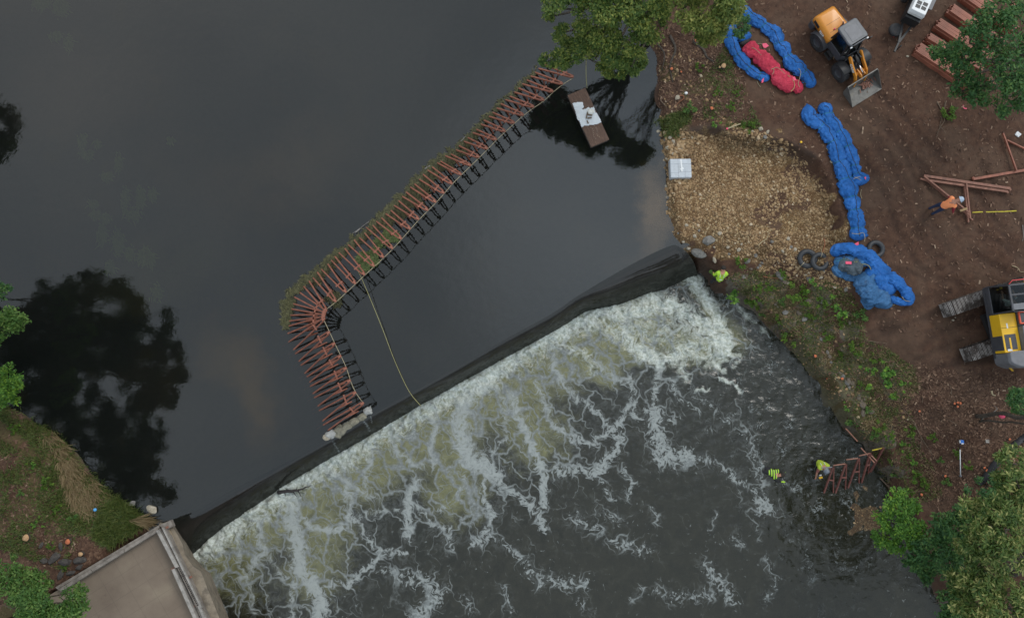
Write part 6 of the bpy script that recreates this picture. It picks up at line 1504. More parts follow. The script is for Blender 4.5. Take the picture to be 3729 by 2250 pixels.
# ================================================================== MACHINES
def text_mesh(name, s, size, mat, parent, Mx, thick=.004, shear=0.0, bold=.0):
    cu = bpy.data.curves.new(name, 'FONT'); cu.body = s; cu.size = size; cu.extrude = thick; cu.offset = bold; cu.shear = shear
    cu.align_x = 'CENTER'; cu.align_y = 'CENTER'
    tmp = bpy.data.objects.new(name, cu); COL.objects.link(tmp)
    dg = bpy.context.evaluated_depsgraph_get()
    me = bpy.data.meshes.new_from_object(tmp.evaluated_get(dg)); bpy.data.objects.remove(tmp)
    me.materials.clear(); me.materials.append(mat)
    o = bpy.data.objects.new(name, me); COL.objects.link(o); o.parent = parent; o.matrix_local = Mx
    return o

def wheel(parent, x, y, r, w, lugs=22):
    Mx = Matrix.Translation((x, y, r)) @ Matrix.Rotation(R(90), 4, 'X')
    mb = MB(); h = w / 2
    mb.lathe([(r * .55, -h * .82), (r * .62, -h), (r * .86, -h), (r * .96, -h * .78), (r, -h * .4), (r, h * .4), (r * .96, h * .78), (r * .86, h), (r * .62, h), (r * .55, h * .82)], 36, Mx, cap=False)
    for i in range(lugs):
        a = 2 * math.pi * i / lugs
        for k in (-1, 1):
            b = a + (0 if k > 0 else math.pi / lugs)
            L = Mx @ Matrix.Rotation(b, 4, 'Z') @ Matrix.Translation((r * 1.005, 0, k * h * .48)) @ Matrix.Rotation(.55 * k, 4, 'X')
            mb.box(L.translation, (.045, .05, h * .95), M=L.to_3x3())
    t = mb.build('wheel', M['rubber'], parent)
    mb = MB(); mb.lathe([(r * .56, -h * .7), (r * .5, -h * .5), (r * .2, -h * .55), (.001, -h * .55)], 24, Mx, cap=False); mb.lathe([(r * .56, h * .7), (r * .5, h * .5), (r * .2, h * .55), (.001, h * .55)], 24, Mx, cap=False)
    mb.build('rim', M['dark_grey'], t)

def rounded(poly, r, n=5):
    out = []; m = len(poly)
    for i in range(m):
        p = Vector(poly[i]); a = (Vector(poly[i - 1]) - p).normalized(); b = (Vector(poly[(i + 1) % m]) - p).normalized()
        for k in range(n + 1):
            t = k / n; q = (p + a * r) * (1 - t) ** 2 + p * 2 * t * (1 - t) + (p + b * r) * t * t
            out.append((q.x, q.y))
    return out

def loft(mb, rings, cap=True):
    n = len(rings[0]); vs = [v for r in rings for v in r]; fs = []
    for i in range(len(rings) - 1):
        for k in range(n): fs.append((i * n + k, i * n + (k + 1) % n, (i + 1) * n + (k + 1) % n, (i + 1) * n + k))
    if cap: fs += [tuple(reversed(range(n))), tuple(range((len(rings) - 1) * n, len(rings) * n))]
    return mb.add(vs, fs)

def build_loader():
    zc = 1.0
    a = P(2984, 150, zc + .5); b = P(3062, 262, zc + .5)       # hubs of the right rear and right front wheels
    d = (b - a); s = d.length / 2.08; d.normalize(); left = Vector((-d.y, d.x, 0))
    o = (a + b) / 2 + left * (.72 * s)
    root = empty('wheel_loader', (o.x, o.y, gz(o.x, o.y) + .02), math.atan2(d.y, d.x), 'orange and grey compact wheel loader with its bucket lowered beside the tarp bundles', 'loader')
    root.scale = (s, s, s); WB = 1.04
    for x in (-WB, WB):
        for y in (-.70, .70): wheel(root, x, y, .52, .40)
    # rear chassis, counterweight and engine hood
    mb = MB(); mb.box((-1.2, 0, .62), (1.9, .78, .5)); mb.box((-.2, 0, .6), (.9, .5, .35)); mb.box((-1.0, 0, .5), (.3, 1.3, .25)); mb.build('chassis', M['black'], root, .02)
    mb = MB(); loft(mb, [[(x, y, z) for x, y in rounded([(-2.22, -.72), (-1.75, -.76), (-1.75, .76), (-2.22, .72)], .22)] for z in (.55, 1.05)]); mb.build('counterweight', M['dark_grey'], root, .03)
    hp = [[(-2.2, -.66), (-.62, -.76), (-.62, .76), (-2.2, .66)], [(-2.17, -.66), (-.60, -.75), (-.60, .75), (-2.17, .66)], [(-2.05, -.52), (-.60, -.62), (-.60, .62), (-2.05, .52)], [(-1.95, -.45), (-.62, -.55), (-.62, .55), (-1.95, .45)]]
    mb = MB(); mb.smooth = True; loft(mb, [[(x, y, z) for x, y in rounded(p_, .16, 6)] for p_, z in zip(hp, (1.0, 1.36, 1.50, 1.52))]); mb.smooth = False
    hood = mb.build('hood', M['orange'], root)
    mb = MB(); mb.box((-1.78, -.672, 1.24), (.46, .03, .24), rz=-.063); mb.box((-1.78, .672, 1.24), (.46, .03, .24), rz=.063); mb.build('grille', M['black'], root, .01)
    mb = MB(); mb.box((-1.4, 0, 1.523), (.012, .9, .008)); mb.box((-.95, 0, 1.523), (.012, 1.0, .008)); mb.build('seam', M['bark'], hood)
    mb = MB(); mb.tube([(-.95, .22, 1.5), (-.95, .22, 1.78), (-1.02, .22, 1.9)], .05, 10); mb.build('exhaust', M['rust_steel'], root)
    mb = MB(); mb.tube([(-1.0, -.2, 1.5), (-1.0, -.2, 1.6)], .04, 10); mb.build('filler_cap', M['pink'], root)
    text_mesh('number', '321F', .19, M['white'], root, Matrix.Translation((-1.22, -.742, 1.2)) @ Matrix.Rotation(-.06, 4, 'Z') @ Matrix.Rotation(R(82), 4, 'X'), bold=.008)
    # fenders
    for y in (-.76, .76):
        for x0, mt, nm in ((-WB, 'dark_grey', 'rear_fender'), (WB, 'black', 'front_fender')):
            vs = []; fs = []; n = 12; a0, a1 = (R(20), R(165)) if x0 < 0 else (R(60), R(150))
            for i in range(n + 1):
                an = a0 + (a1 - a0) * i / n
                for rr, yy in ((.60, -.23), (.60, .23), (.63, .23), (.63, -.23)): vs.append((x0 + rr * math.cos(an), y * .93 + yy, .52 + rr * math.sin(an)))
            for i in range(n):
                for k in range(4): fs.append((i * 4 + k, i * 4 + (k + 1) % 4, i * 4 + 4 + (k + 1) % 4, i * 4 + 4 + k))
            fs += [(0, 1, 2, 3), (n * 4 + 3, n * 4 + 2, n * 4 + 1, n * 4)]
            mb = MB(); mb.add(vs, fs); mb.build(nm, M[mt], root)
    # cab: floor, posts, glass, roof
    mb = MB(); mb.prism(rounded([(-.72, -.62), (.42, -.62), (.60, -.42), (.60, .42), (.42, .62), (-.72, .62)], .06), .72, 1.28); mb.build('cab_base', M['dark_grey'], root, .02)
    bot = [(-.70, -.60), (.40, -.60), (.58, -.40), (.58, .40), (.40, .60), (-.70, .60)]; top = [(-.62, -.54), (.22, -.54), (.34, -.36), (.34, .36), (.22, .54), (-.62, .54)]
    mb = MB()
    for (x0, y0), (x1, y1) in zip(bot, top): mb.bar((x0, y0, 1.26), (x1, y1, 2.36), .07, .07)
    mb.build('cab_post', M['black'], root)
    mb = MB(); mb.add([(x * .98, y * .98, 1.28) for x, y in bot] + [(x * .98, y * .98, 2.34) for x, y in top], [(i, (i + 1) % 6, 6 + (i + 1) % 6, 6 + i) for i in range(6)]); mb.build('cab_glass', M['glass'], root)
    mb = MB(); mb.box((-.3, 0, 1.42), (.46, .46, .16)); mb.box((-.52, 0, 1.72), (.12, .46, .6)); seat = mb.build('seat', M['black'], root, .03)
    mb = MB(); mb.tube([(.28, 0, 1.2), (.18, 0, 1.66)], .03, 8); mb.lathe([(.17, -.012), (.19, 0), (.17, .012)], 20, Matrix.Translation((.17, 0, 1.68)) @ Matrix.Rotation(-.3, 4, 'Y')); mb.build('steering_wheel', M['black'], root)
    rp = rounded([(-.80, -.60), (.36, -.62), (.48, -.40), (.48, .40), (.36, .62), (-.80, .60)], .16, 6)
    mb = MB(); loft(mb, [[(x, y, 2.34) for x, y in rp], [(x, y, 2.42) for x, y in rp], [(x * .94, y * .93, 2.46) for x, y in rp]]); rf = mb.build('roof', M['roof_grey'], root, .015)
    mb = MB(); mb.box((-.15, 0, 2.466), (.8, .72, .012)); mb.build('roof_panel', M['mid_grey'], rf, .02)
    for y in (-.66, .66):
        mb = MB(); mb.tube([(.42, y * .9, 2.2), (.5, y * 1.25, 2.15)], .014, 6); mb.box((.5, y * 1.28, 2.06), (.05, .15, .26)); mb.build('mirror', M['black'], root, .01)
        mb = MB(); mb.box((.46, y * .8, 2.33), (.07, .12, .08)); mb.build('work_light', M['white'], root, .01)
        mb = MB(); mb.box((-.1, y * 1.12, .5), (.5, .22, .05)); mb.box((-.1, y * 1.1, .76), (.44, .16, .04)); mb.build('step', M['black'], root)
        mb = MB(); mb.box((.62, y * 1.0, .86), (.09, .1, .04)); mb.build('marker_lamp', M['yellow'], root)
    # front frame, arms, cross tube, cylinders, linkage
    mb = MB(); mb.box((1.0, 0, .62), (1.0, .62, .45)); mb.box((.88, -.24, 1.05), (.34, .10, .7)); mb.box((.88, .24, 1.05), (.34, .10, .7)); mb.box((1.04, 0, .5), (.3, 1.3, .22)); mb.build('front_frame', M['black'], root, .02)
    prof = [(.70, 1.50), (.80, 1.58), (1.25, 1.28), (1.75, 1.02), (2.02, .62), (2.12, .22), (2.0, .14), (1.90, .22), (1.86, .56), (1.66, .84), (1.2, 1.05), (.72, 1.40)]
    for y in (-.36, .36):
        mb = MB(); n = len(prof)
        mb.add([(x, y - .045, z) for x, z in prof] + [(x, y + .045, z) for x, z in prof], [tuple(range(n)), tuple(reversed(range(n, 2 * n)))] + [((i + 1) % n, i, n + i, n + (i + 1) % n) for i in range(n)])
        arm = mb.build('lift_arm', M['orange'], root, .012)
        if y < 0:
            text_mesh('lettering', 'CASE', .22, M['white'], arm, Matrix.Translation((1.27, y - .049, 1.15)) @ Matrix.Rotation(R(30), 4, 'Y') @ Matrix.Rotation(R(90), 4, 'X'), bold=.010)
    mb = MB(); mb.tube([(1.62, -.36, .86), (1.62, .36, .86)], .09, 12); mb.box((1.66, -.12, .94), (.46, .05, .24)); mb.box((1.66, .12, .94), (.46, .05, .24)); mb.bar((1.62, 0, .95), (1.98, 0, .62), .10, .16); mb.build('cross_tube', M['orange'], root, .01)
    mb = MB(); mb.tube([(.78, 0, 1.42), (1.28, 0, 1.22)], .075, 12); mb.tube([(1.28, 0, 1.22), (1.34, 0, 1.2)], .085, 12); mb.tube([(.95, -.24, .8), (1.36, -.24, .86)], .055, 10); mb.tube([(.95, .24, .8), (1.36, .24, .86)], .055, 10); mb.tube([(.9, .1, 1.36), (1.3, .12, 1.2)], .03, 8); mb.build('cylinder', M['black'], root)
    mb = MB(); mb.tube([(1.3, 0, 1.21), (1.86, .05, .98)], .034, 10); mb.build('cylinder_rod', M['chrome'], root)
    # bucket
    W = 1.0; bp = [(1.96, .82), (1.96, .76), (1.99, .26), (2.10, .10), (3.0, .05), (3.0, .08), (2.14, .14), (2.07, .26), (2.00, .74), (2.02, .82)]
    mb = MB(); n = len(bp); mb.add([(x, -W, z) for x, z in bp] + [(x, W, z) for x, z in bp], [tuple(range(n)), tuple(reversed(range(n, 2 * n)))] + [((i + 1) % n, i, n + i, n + (i + 1) % n) for i in range(n)])
    for y in (-W, W):
        sp = [(1.97, .82), (2.0, .2), (2.1, .06), (2.98, .06), (2.9, .16), (2.1, .80)]; k = len(sp)
        mb.add([(x, y - .012, z) for x, z in sp] + [(x, y + .012, z) for x, z in sp], [tuple(range(k)), tuple(reversed(range(k, 2 * k)))] + [((i + 1) % k, i, k + i, k + (i + 1) % k) for i in range(k)])
    mb.build('bucket', M['bucket'], root, .004)
    # scrap lying in the bucket
    bpy.context.view_layer.update(); Mw = root.matrix_world
    mb = MB(); g = random.Random(4)
    for i in range(70):
        q = Vector((2.32 + g.gauss(0, .10), .34 + g.gauss(0, .17), .17 + abs(g.gauss(0, .05)))); dd = Vector((g.gauss(0, 1), g.gauss(0, 1), g.gauss(0, .25))).normalized() * g.uniform(.05, .13)
        mb.bar(Mw @ (q - dd), Mw @ (q + dd), .035, .025)
    c = Mw @ Vector((2.32, .34, .1)); mb.v = [(x - c.x, y - c.y, z - c.z) for x, y, z in mb.v]
    so = mb.build('scrap_heap', M['rust_steel']); so.location = c; tag(so, 'small heap of reddish brown scrap lying in the loader bucket', 'scrap heap')

def build_excavator():
    zc = 1.0
    A = P(3584, 1046, zc + 1.15); B = P(3630, 1316, zc + 1.15)
    f = (A - B); L = f.length; f.normalize(); left = Vector((-f.y, f.x, 0))
    HW = 1.27
    o = B + f * 1.75 - left * HW
    root = empty('excavator', (o.x, o.y, zc - .02), math.atan2(f.y, f.x), 'yellow and grey tracked excavator with a man in its cab at the right edge', 'excavator')
    F0 = L - 1.75                                    # x of the cab front
    # tracks: own direction
    t0 = P(3462, 1108, zc + .8); t1 = P(3700, 1026, zc + .8); td = (t1 - t0).normalized()
    ta = math.atan2(td.y, td.x) - math.atan2(f.y, f.x)
    inv = Matrix.Rotation(-math.atan2(f.y, f.x), 3, 'Z')
    def loc(p): return inv @ (p - Vector((o.x, o.y, p.z)))
    for st in (P(3453, 1128, zc + .78), P(3530, 1292, zc + .78)):
        s0 = loc(st); TL, TW, TH, TR = 3.9, .62, .8, .38
        dirv = Vector((math.cos(ta), math.sin(ta), 0)); c = s0 + dirv * (TL / 2); c.z = 0
        Mx = Matrix.Translation(c) @ Matrix.Rotation(ta, 4, 'Z')
        mb = MB(); n = 46; per = 2 * (TL - 2 * TR) + 2 * math.pi * TR; prof = []
        mb2 = MB(); mb2.prism([(-TL / 2 + .2, -.16), (TL / 2 - .2, -.16), (TL / 2 - .2, .16), (-TL / 2 + .2, .16)], .18, .62, Mx); fr = mb2.build('track_frame', M['black'], root, .04)
        for i in range(n):
            q = per * i / n; Ls = TL - 2 * TR
            if q < Ls: x, z, an = -Ls / 2 + q, TH - .03, 0
            elif q < Ls + math.pi * TR: an = (q - Ls) / TR; x, z = Ls / 2 + TR * math.sin(an), TH / 2 + (TH / 2 - .03) * math.cos(an)
            elif q < 2 * Ls + math.pi * TR: x, z, an = Ls / 2 - (q - Ls - math.pi * TR), .03, math.pi
            else: an = math.pi + (q - 2 * Ls - math.pi * TR) / TR; x, z = -Ls / 2 + TR * math.sin(an), TH / 2 + (TH / 2 - .03) * math.cos(an)
            S = Mx @ Matrix.Translation((x, 0, z)) @ Matrix.Rotation(an, 4, 'Y')
            mb.mat(0); mb.box(S.translation, (per / n * .96, TW, .03), M=S.to_3x3()); mb.mat(1)
            for k in (-1, 0, 1):
                S2 = S @ Matrix.Translation((k * per / n * .3, 0, .022)); mb.box(S2.translation, (.022 if k == 0 else .012, TW * .98, .03), M=S2.to_3x3())
        mb.build('track', [M['track'], M['grouser']], root)
    mb = MB(); mb.lathe([(.7, .45), (.75, .6), (.62, .95), (.6, 1.0)], 24); mb.prism([(-1.1, -.6), (1.1, -.6), (1.1, .6), (-1.1, .6)], .4, .62, Matrix.Rotation(ta, 4, 'Z')); mb.build('undercarriage', M['black'], root)
    # house deck
    mb = MB(); mb.prism(rounded([(-1.75, -HW), (F0, -HW), (F0, HW), (-1.75, HW)], .12), 1.0, 1.16); mb.build('deck', M['dark_grey'], root)
    mb = MB(); cwp = rounded([(-2.12, -.85), (-1.9, -HW), (-1.42, -HW), (-1.42, HW), (-1.9, HW), (-2.12, .85)], .14)
    loft(mb, [[(x, y, 1.0) for x, y in cwp], [(x, y, 1.95) for x, y in cwp], [(x * .97, y * .95, 2.08) for x, y in cwp]]); cw = mb.build('counterweight', M['mid_grey'], root, .03)
    mb = MB(); mb.box((-2.06, HW * .72, 1.4), (.03, .4, .1), rz=-.9); mb.build('stripe', M['yellow'], cw)
    # left side box: grey door, yellow panel, black corner with a yellow stripe
    mb = MB(); mb.prism(rounded([(-1.42, .55), (.25, .55), (.25, HW), (-1.42, HW)], .05), 1.16, 1.85); sb = mb.build('side_box', M['yellow'], root, .02)
    mb = MB(); mb.box((-1.0, HW + .004, 1.5), (.62, .02, .66)); mb.box((-.98, .95, 1.853), (.66, .5, .012)); mb.build('vent_panel', M['dark_grey'], sb, .006)
    mb = MB(); mb.box((-1.05, .98, 1.864), (.5, .07, .01)); mb.build('stripe', M['yellow'], sb); mb = MB(); mb.box((-1.32, 1.05, 1.863), (.09, .2, .01)); mb.box((-.28, 1.0, 1.856), (.22, .06, .01)); mb.build('decal', M['white'], sb)
    mb = MB(); mb.box((-.36, .91, 1.853), (.014, .7, .006)); mb.build('seam', M['bark'], sb)
    # engine cover with slots
    mb = MB(); mb.prism(rounded([(-1.42, -HW), (-.35, -HW), (-.35, .53), (-1.42, .53)], .06), 1.16, 2.15); hd = mb.build('engine_cover', M['mid_grey'], root, .03)
    mb = MB()
    for i in range(11):
        if i == 5: continue
        mb.box((-1.28 + .085 * i, .36, 2.153), (.045, .16, .01))
    mb.build('slot', M['black'], hd)
    mb = MB(); mb.box((-.78, -.05, 2.154), (.1, .1, .012)); mb.box((-1.6, -.3, 2.085), (.1, .08, .012)); mb.build('decal', M['white'], hd)
    mb = MB()
    for x, y, w_, d_ in ((.0, .50, .5, .06), (.0, .02, .5, .10), (-.24, .26, .06, .48), (.24, .26, .06, .48)): mb.box((x, y, 2.0), (w_, d_, .07))
    mb.build('handrail', M['red_orange'], root, .01)
    mb = MB(); mb.prism([(-.35, -HW), (.3, -HW), (.3, .54), (-.35, .54)], 1.16, 1.95); mb.build('tank', M['dark_grey'], root, .03)
    mb = MB(); mb.lathe([(.07, 1.95), (.07, 2.12), (.05, 2.15), (.001, 2.15)], 16, Matrix.Translation((.42, -.05, 0))); mb.build('exhaust', M['chrome'], root)
    # cab
    cx0, cx1, cy0, cy1 = .25, F0, .30, HW
    mb = MB(); mb.prism([(cx0, cy0), (cx1, cy0), (cx1, cy1), (cx0, cy1)], 1.16, 1.45); mb.build('cab_base', M['dark_grey'], root, .03)
    mb = MB(); cs = [(cx0 + .03, cy0 + .03), (cx1 - .03, cy0 + .03), (cx1 - .03, cy1 - .03), (cx0 + .03, cy1 - .03)]
    for x, y in cs: mb.bar((x, y, 1.4), (x - (.12 if x > 1 else 0), y, 2.78), .07, .07)
    for (x0, y0), (x1, y1) in zip(cs, cs[1:] + cs[:1]): mb.bar((x0 - (.12 if x0 > 1 else 0), y0, 2.78), (x1 - (.12 if x1 > 1 else 0), y1, 2.78), .08, .07)
    mb.bar((.95, cy0, 2.78), (.95, cy1, 2.78), .07, .06); mb.build('cab_frame', M['dark_grey'], root, .008)
    mb = MB()
    pts = [(x - (.12 if x > 1 else 0), y, 2.79) for x, y in cs]; lo = [(x, y, 1.45) for x, y in cs]
    mb.add(lo + pts, [(i, (i + 1) % 4, 4 + (i + 1) % 4, 4 + i) for i in range(4)] + [(4, 5, 6, 7)]); mb.build('cab_glass', M['glass'], root)
    mb = MB(); mb.box((.40, (cy0 + cy1) / 2, 2.80), (.34, cy1 - cy0 - .1, .03)); mb.build('roof_panel', M['mid_grey'], root, .01)
    mb = MB(); mb.tube([(cx1 - .1, cy0 + .02, 2.84), (cx1 + .03, cy0 + .12, 2.88), (cx1 + .03, cy1 - .15, 2.88), (cx1 - .12, cy1, 2.84)], .022, 8); mb.build('roof_rail', M['red'], root)
    mb = MB(); mb.box((.62, .78, 1.62), (.5, .5, .14)); mb.box((.40, .78, 1.95), (.12, .48, .62)); mb.build('seat', M['black'], root, .04)
    mb = MB()
    for y in (.55, 1.08): mb.box((.95, y, 1.72), (.34, .12, .3)); mb.tube([(1.02, y, 1.86), (1.06, y, 2.02)], .022, 8)
    mb.box((1.42, .78, 1.62), (.2, .6, .3)); mb.tube([(1.3, .62, 1.5), (1.2, .62, 1.95)], .018, 6); mb.tube([(1.3, .72, 1.5), (1.2, .72, 1.95)], .018, 6); mb.build('console', M['black'], root, .01)
    mb = MB(); mb.box((1.36, .95, 1.80), (.1, .1, .05)); mb.box((1.3, 1.1, 1.79), (.06, .06, .05)); mb.build('cup', M['yellow'], root)
    # boom foot and tank box on the right of the cab
    mb = MB(); bprof = [(.25, 1.25), (.5, 1.9), (1.1, 2.55), (2.2, 3.1), (3.2, 3.2), (3.3, 2.9), (2.2, 2.65), (1.3, 2.05), (.8, 1.25)]; n = len(bprof)
    mb.add([(x, -.32, z) for x, z in bprof] + [(x, .20, z) for x, z in bprof], [tuple(range(n)), tuple(reversed(range(n, 2 * n)))] + [((i + 1) % n, i, n + i, n + (i + 1) % n) for i in range(n)])
    bm = mb.build('boom', M['yellow'], root, .04)
    mb = MB()
    for i, x in enumerate((1.0, 1.35, 1.7, 2.05)): mb.lathe([(.025, 0), (.025, .012), (.001, .013)], 10, Matrix.Translation((x, .16, 2.44 + .26 * i * (1 if i < 2 else .95))))
    mb.build('bolt', M['bark'], bm)
    mb = MB(); mb.tube([(1.0, -.5, 1.5), (2.1, -.45, 2.5)], .09, 12); mb.build('boom_cylinder', M['black'], root)
    mb = MB(); mb.prism([(.35, -HW), (1.5, -HW), (1.5, -.45), (.35, -.45)], 1.16, 1.7); mb.build('step_box', M['yellow'], root, .03)
    # the man in the seat
    Mw = Matrix.Translation(root.location) @ Matrix.Rotation(root.rotation_euler.z, 4, 'Z')
    J = {'pel': (.66, .78, 1.78), 'che': (.62, .78, 2.16), 'nec': (.65, .78, 2.36), 'hea': (.69, .78, 2.52),
         'shL': (.66, .98, 2.27), 'elL': (.84, 1.10, 2.02), 'waL': (1.04, 1.07, 2.0), 'shR': (.66, .58, 2.27), 'elR': (.86, .52, 2.04), 'waR': (1.05, .56, 2.02),
         'hiL': (.72, .88, 1.76), 'knL': (1.08, .90, 1.80), 'anL': (1.22, .88, 1.48), 'hiR': (.72, .68, 1.76), 'knR': (1.08, .66, 1.80), 'anR': (1.22, .66, 1.48)}
    J = {k: Mw @ Vector(v) for k, v in J.items()}
    person('person in a grey shirt with bare forearms sitting inside the excavator cab', J, 'grey_cloth', 'grey_cloth', 'grey_cloth', 'black_cloth', None, hand_dir=f, helmet='hair', bare_arms=True)

n_ = NT('worn_grousers')
M['grouser'] = n_.end(n_.pbr(n_.mix(n_.step(.42, .56, n_.noise(1.6, 3, .6)), (.05, .038, .031), (.36, .33, .31)), .55, None, .3))
n_ = NT('worn_track_shoes')
M['track'] = n_.end(n_.pbr(n_.mix(n_.step(.42, .6, n_.noise(3, 4, .6)), (.035, .026, .021), n_.mix(n_.step(.5, .65, n_.noise(22, 3, .6)), (.06, .046, .038), (.3, .27, .25))), .65, None, .2))
M['red_orange'] = paint('red_orange_rail', (.75, .10, .045), .4, .06, dirty=.08)

# ================================================================== PEOPLE
def person(label, J, shirt, sleeve, vest, legs, tape=None, hand_dir=None, helmet='helmet_white', bare_arms=False, scale=1.0, gloves=None):
    """J: joints in world space. One skinned body, clothing shells and headgear as its children."""
    base = Vector((J['pel'].x, J['pel'].y, min(v.z for v in J.values()) - .05))
    root = empty('person', base, 0, label, 'person')
    vs, es, rd, tg = [], [], [], []
    def v(p, r, t):
        vs.append(Vector(p) - base); rd.append(r * scale * (1.0 if r < .04 else 1.18)); tg.append(t); return len(vs) - 1
    def e(a, b): es.append((a, b)); return b
    pel = v(J['pel'], .135, 'leg'); mid = e(pel, v(J['pel'].lerp(J['che'], .5), .125, 'torso')); che = e(mid, v(J['che'], .15, 'torso')); nec = e(che, v(J['nec'], .055, 'head'))
    hd = (J['hea'] - J['nec']).normalized()
    h1 = e(nec, v(J['hea'] - hd * .06, .085, 'head')); h2 = e(h1, v(J['hea'] + hd * .05, .10, 'head')); e(h2, v(J['hea'] + hd * .11, .07, 'head'))
    fw = hand_dir or Vector((1, 0, 0))
    e(h1, v(J['hea'] - hd * .05 + fw * .10, .022, 'head'))
    for s in 'LR':
        sh = e(che, v(J['sh' + s], .075, 'torso')); el = e(sh, v(J['el' + s], .048, 'sleeve')); wa = e(el, v(J['wa' + s], .032, 'arm'))
        d = (J['wa' + s] - J['el' + s]).normalized(); pm = J['wa' + s] + d * .08; palm = e(wa, v(pm, .034, 'hand'))
        sd = d.cross(Vector((0, 0, 1))); sd = sd.normalized() if sd.length > .1 else Vector((0, 1, 0))
        for k, ln in enumerate((.070, .085, .08, .06)):
            b = pm + d * .03 + sd * ((k - 1.5) * .02); m = e(palm, v(b + d * ln * .5, .010, 'hand')); e(m, v(b + d * ln - Vector((0, 0, .025)), .008, 'hand'))
        th = e(palm, v(pm - d * .01 + sd * (.05 if s == 'L' else -.05), .011, 'hand')); e(th, v(pm + d * .03 + sd * (.065 if s == 'L' else -.065), .009, 'hand'))
        hi = e(pel, v(J['hi' + s], .095, 'leg')); kn = e(hi, v(J['kn' + s], .066, 'leg')); an = e(kn, v(J['an' + s], .045, 'leg'))
        fd = Vector((fw.x, fw.y, 0)).normalized() if Vector((fw.x, fw.y, 0)).length > .1 else Vector((1, 0, 0))
        e(an, v(J['an' + s] + fd * .16 - Vector((0, 0, .05)), .045, 'boot'))
    me = bpy.data.meshes.new('body'); me.from_pydata([tuple(p) for p in vs], es, [])
    o = bpy.data.objects.new('body', me); COL.objects.link(o)
    o.modifiers.new('skin', 'SKIN'); sub = o.modifiers.new('sub', 'SUBSURF'); sub.levels = sub.render_levels = 2
    for i, sv in enumerate(me.skin_vertices[0].data): sv.radius = (rd[i], rd[i]); sv.use_root = (i == 0)
    dg = bpy.context.evaluated_depsgraph_get(); bm_ = bpy.data.meshes.new_from_object(o.evaluated_get(dg)); bpy.data.objects.remove(o)
    bm_.materials.clear()
    mats = {'torso': shirt, 'sleeve': sleeve, 'arm': 'skin' if bare_arms else sleeve, 'hand': gloves or 'skin', 'head': 'skin', 'leg': legs, 'boot': 'black_cloth'}
    keys = list(mats); [bm_.materials.append(M[mats[k]]) for k in keys]
    A = np.array([tuple(vs[a]) for a, _ in es]); Bv = np.array([tuple(vs[b]) for _, b in es]); tt = [tg[b] if tg[b] not in ('leg',) or tg[a] == 'leg' else tg[a] for a, b in es]
    E = Bv - A; LL = (E ** 2).sum(1) + 1e-9; reg = []
    for p in bm_.polygons:
        c = np.array(p.center); t = np.clip(((c - A) * E).sum(1) / LL, 0, 1); k = int(np.argmin(((c - A - E * t[:, None]) ** 2).sum(1))); reg.append(tt[k]); p.material_index = keys.index(tt[k]); p.use_smooth = True
    body = bpy.data.objects.new('body', bm_); COL.objects.link(body); body.parent = root
    def shell(name, want, off, mat, zlim=None):
        ids = {}; vv, ff = [], []
        for p, r_ in zip(bm_.polygons, reg):
            if r_ not in want: continue
            f_ = []
            for i in p.vertices:
                if i not in ids: ids[i] = len(vv); w = bm_.vertices[i]; vv.append(tuple(w.co + w.normal * off))
                f_.append(ids[i])
            ff.append(f_)
        if not ff: return None
        mb = MB(); mb.smooth = True; mb.add(vv, ff); return mb.build(name, M[mat], root)
    if vest: shell('vest', ('torso',), .016, vest)
    if tape:
        ax = (J['che'] - J['pel']).normalized(); sd = (J['shL'] - J['shR']).normalized(); n3 = sd.cross(ax).normalized()
        mb = MB()
        for k in (-1, 1):
            pts = []
            for q in np.linspace(-1.1, 1.1, 13):
                a = q * math.pi / 2 * .95; rr = .172
                pts.append(J['che'] - ax * .04 + ax * (.155 * math.cos(a) + .02) + n3 * (rr * math.sin(a)) + sd * (.085 * k) - base)
            for p0, p1 in zip(pts, pts[1:]): mb.bar(p0, p1, .05, .012, sd)
        cc = J['pel'].lerp(J['che'], .45) - base; ring = [cc + sd * (.148 * math.cos(a)) + n3 * (.148 * math.sin(a)) for a in np.linspace(0, 2 * math.pi, 22)]
        for p0, p1 in zip(ring, ring[1:]): mb.bar(p0, p1, .012, .05, ax)
        mb.build('reflective_tape', M[tape], root)
    if helmet:
        z = hd; x = (fw - z * fw.dot(z)); x = x.normalized() if x.length > .05 else Vector((1, 0, 0)); y = z.cross(x)
        Mx = Matrix((x, y, z)).transposed().to_4x4(); Mx.translation = J['hea'] + hd * .02 - base
        mb = MB()
        if helmet == 'hair': mb.lathe([(.108, -.02), (.116, .03), (.105, .08), (.07, .125), (.001, .14)], 18, Mx, cap=False); mb.build('hair', M['hair'], root)
        else:
            mb.lathe([(.15, .02), (.152, .03), (.128, .04), (.122, .09), (.09, .14), (.045, .165), (.001, .17)], 22, Mx, cap=False)
            mb.box(Mx @ Vector((.145, 0, .03)), (.08, .16, .012), M=Mx.to_3x3()); mb.build('helmet', M[helmet], root)
    return root

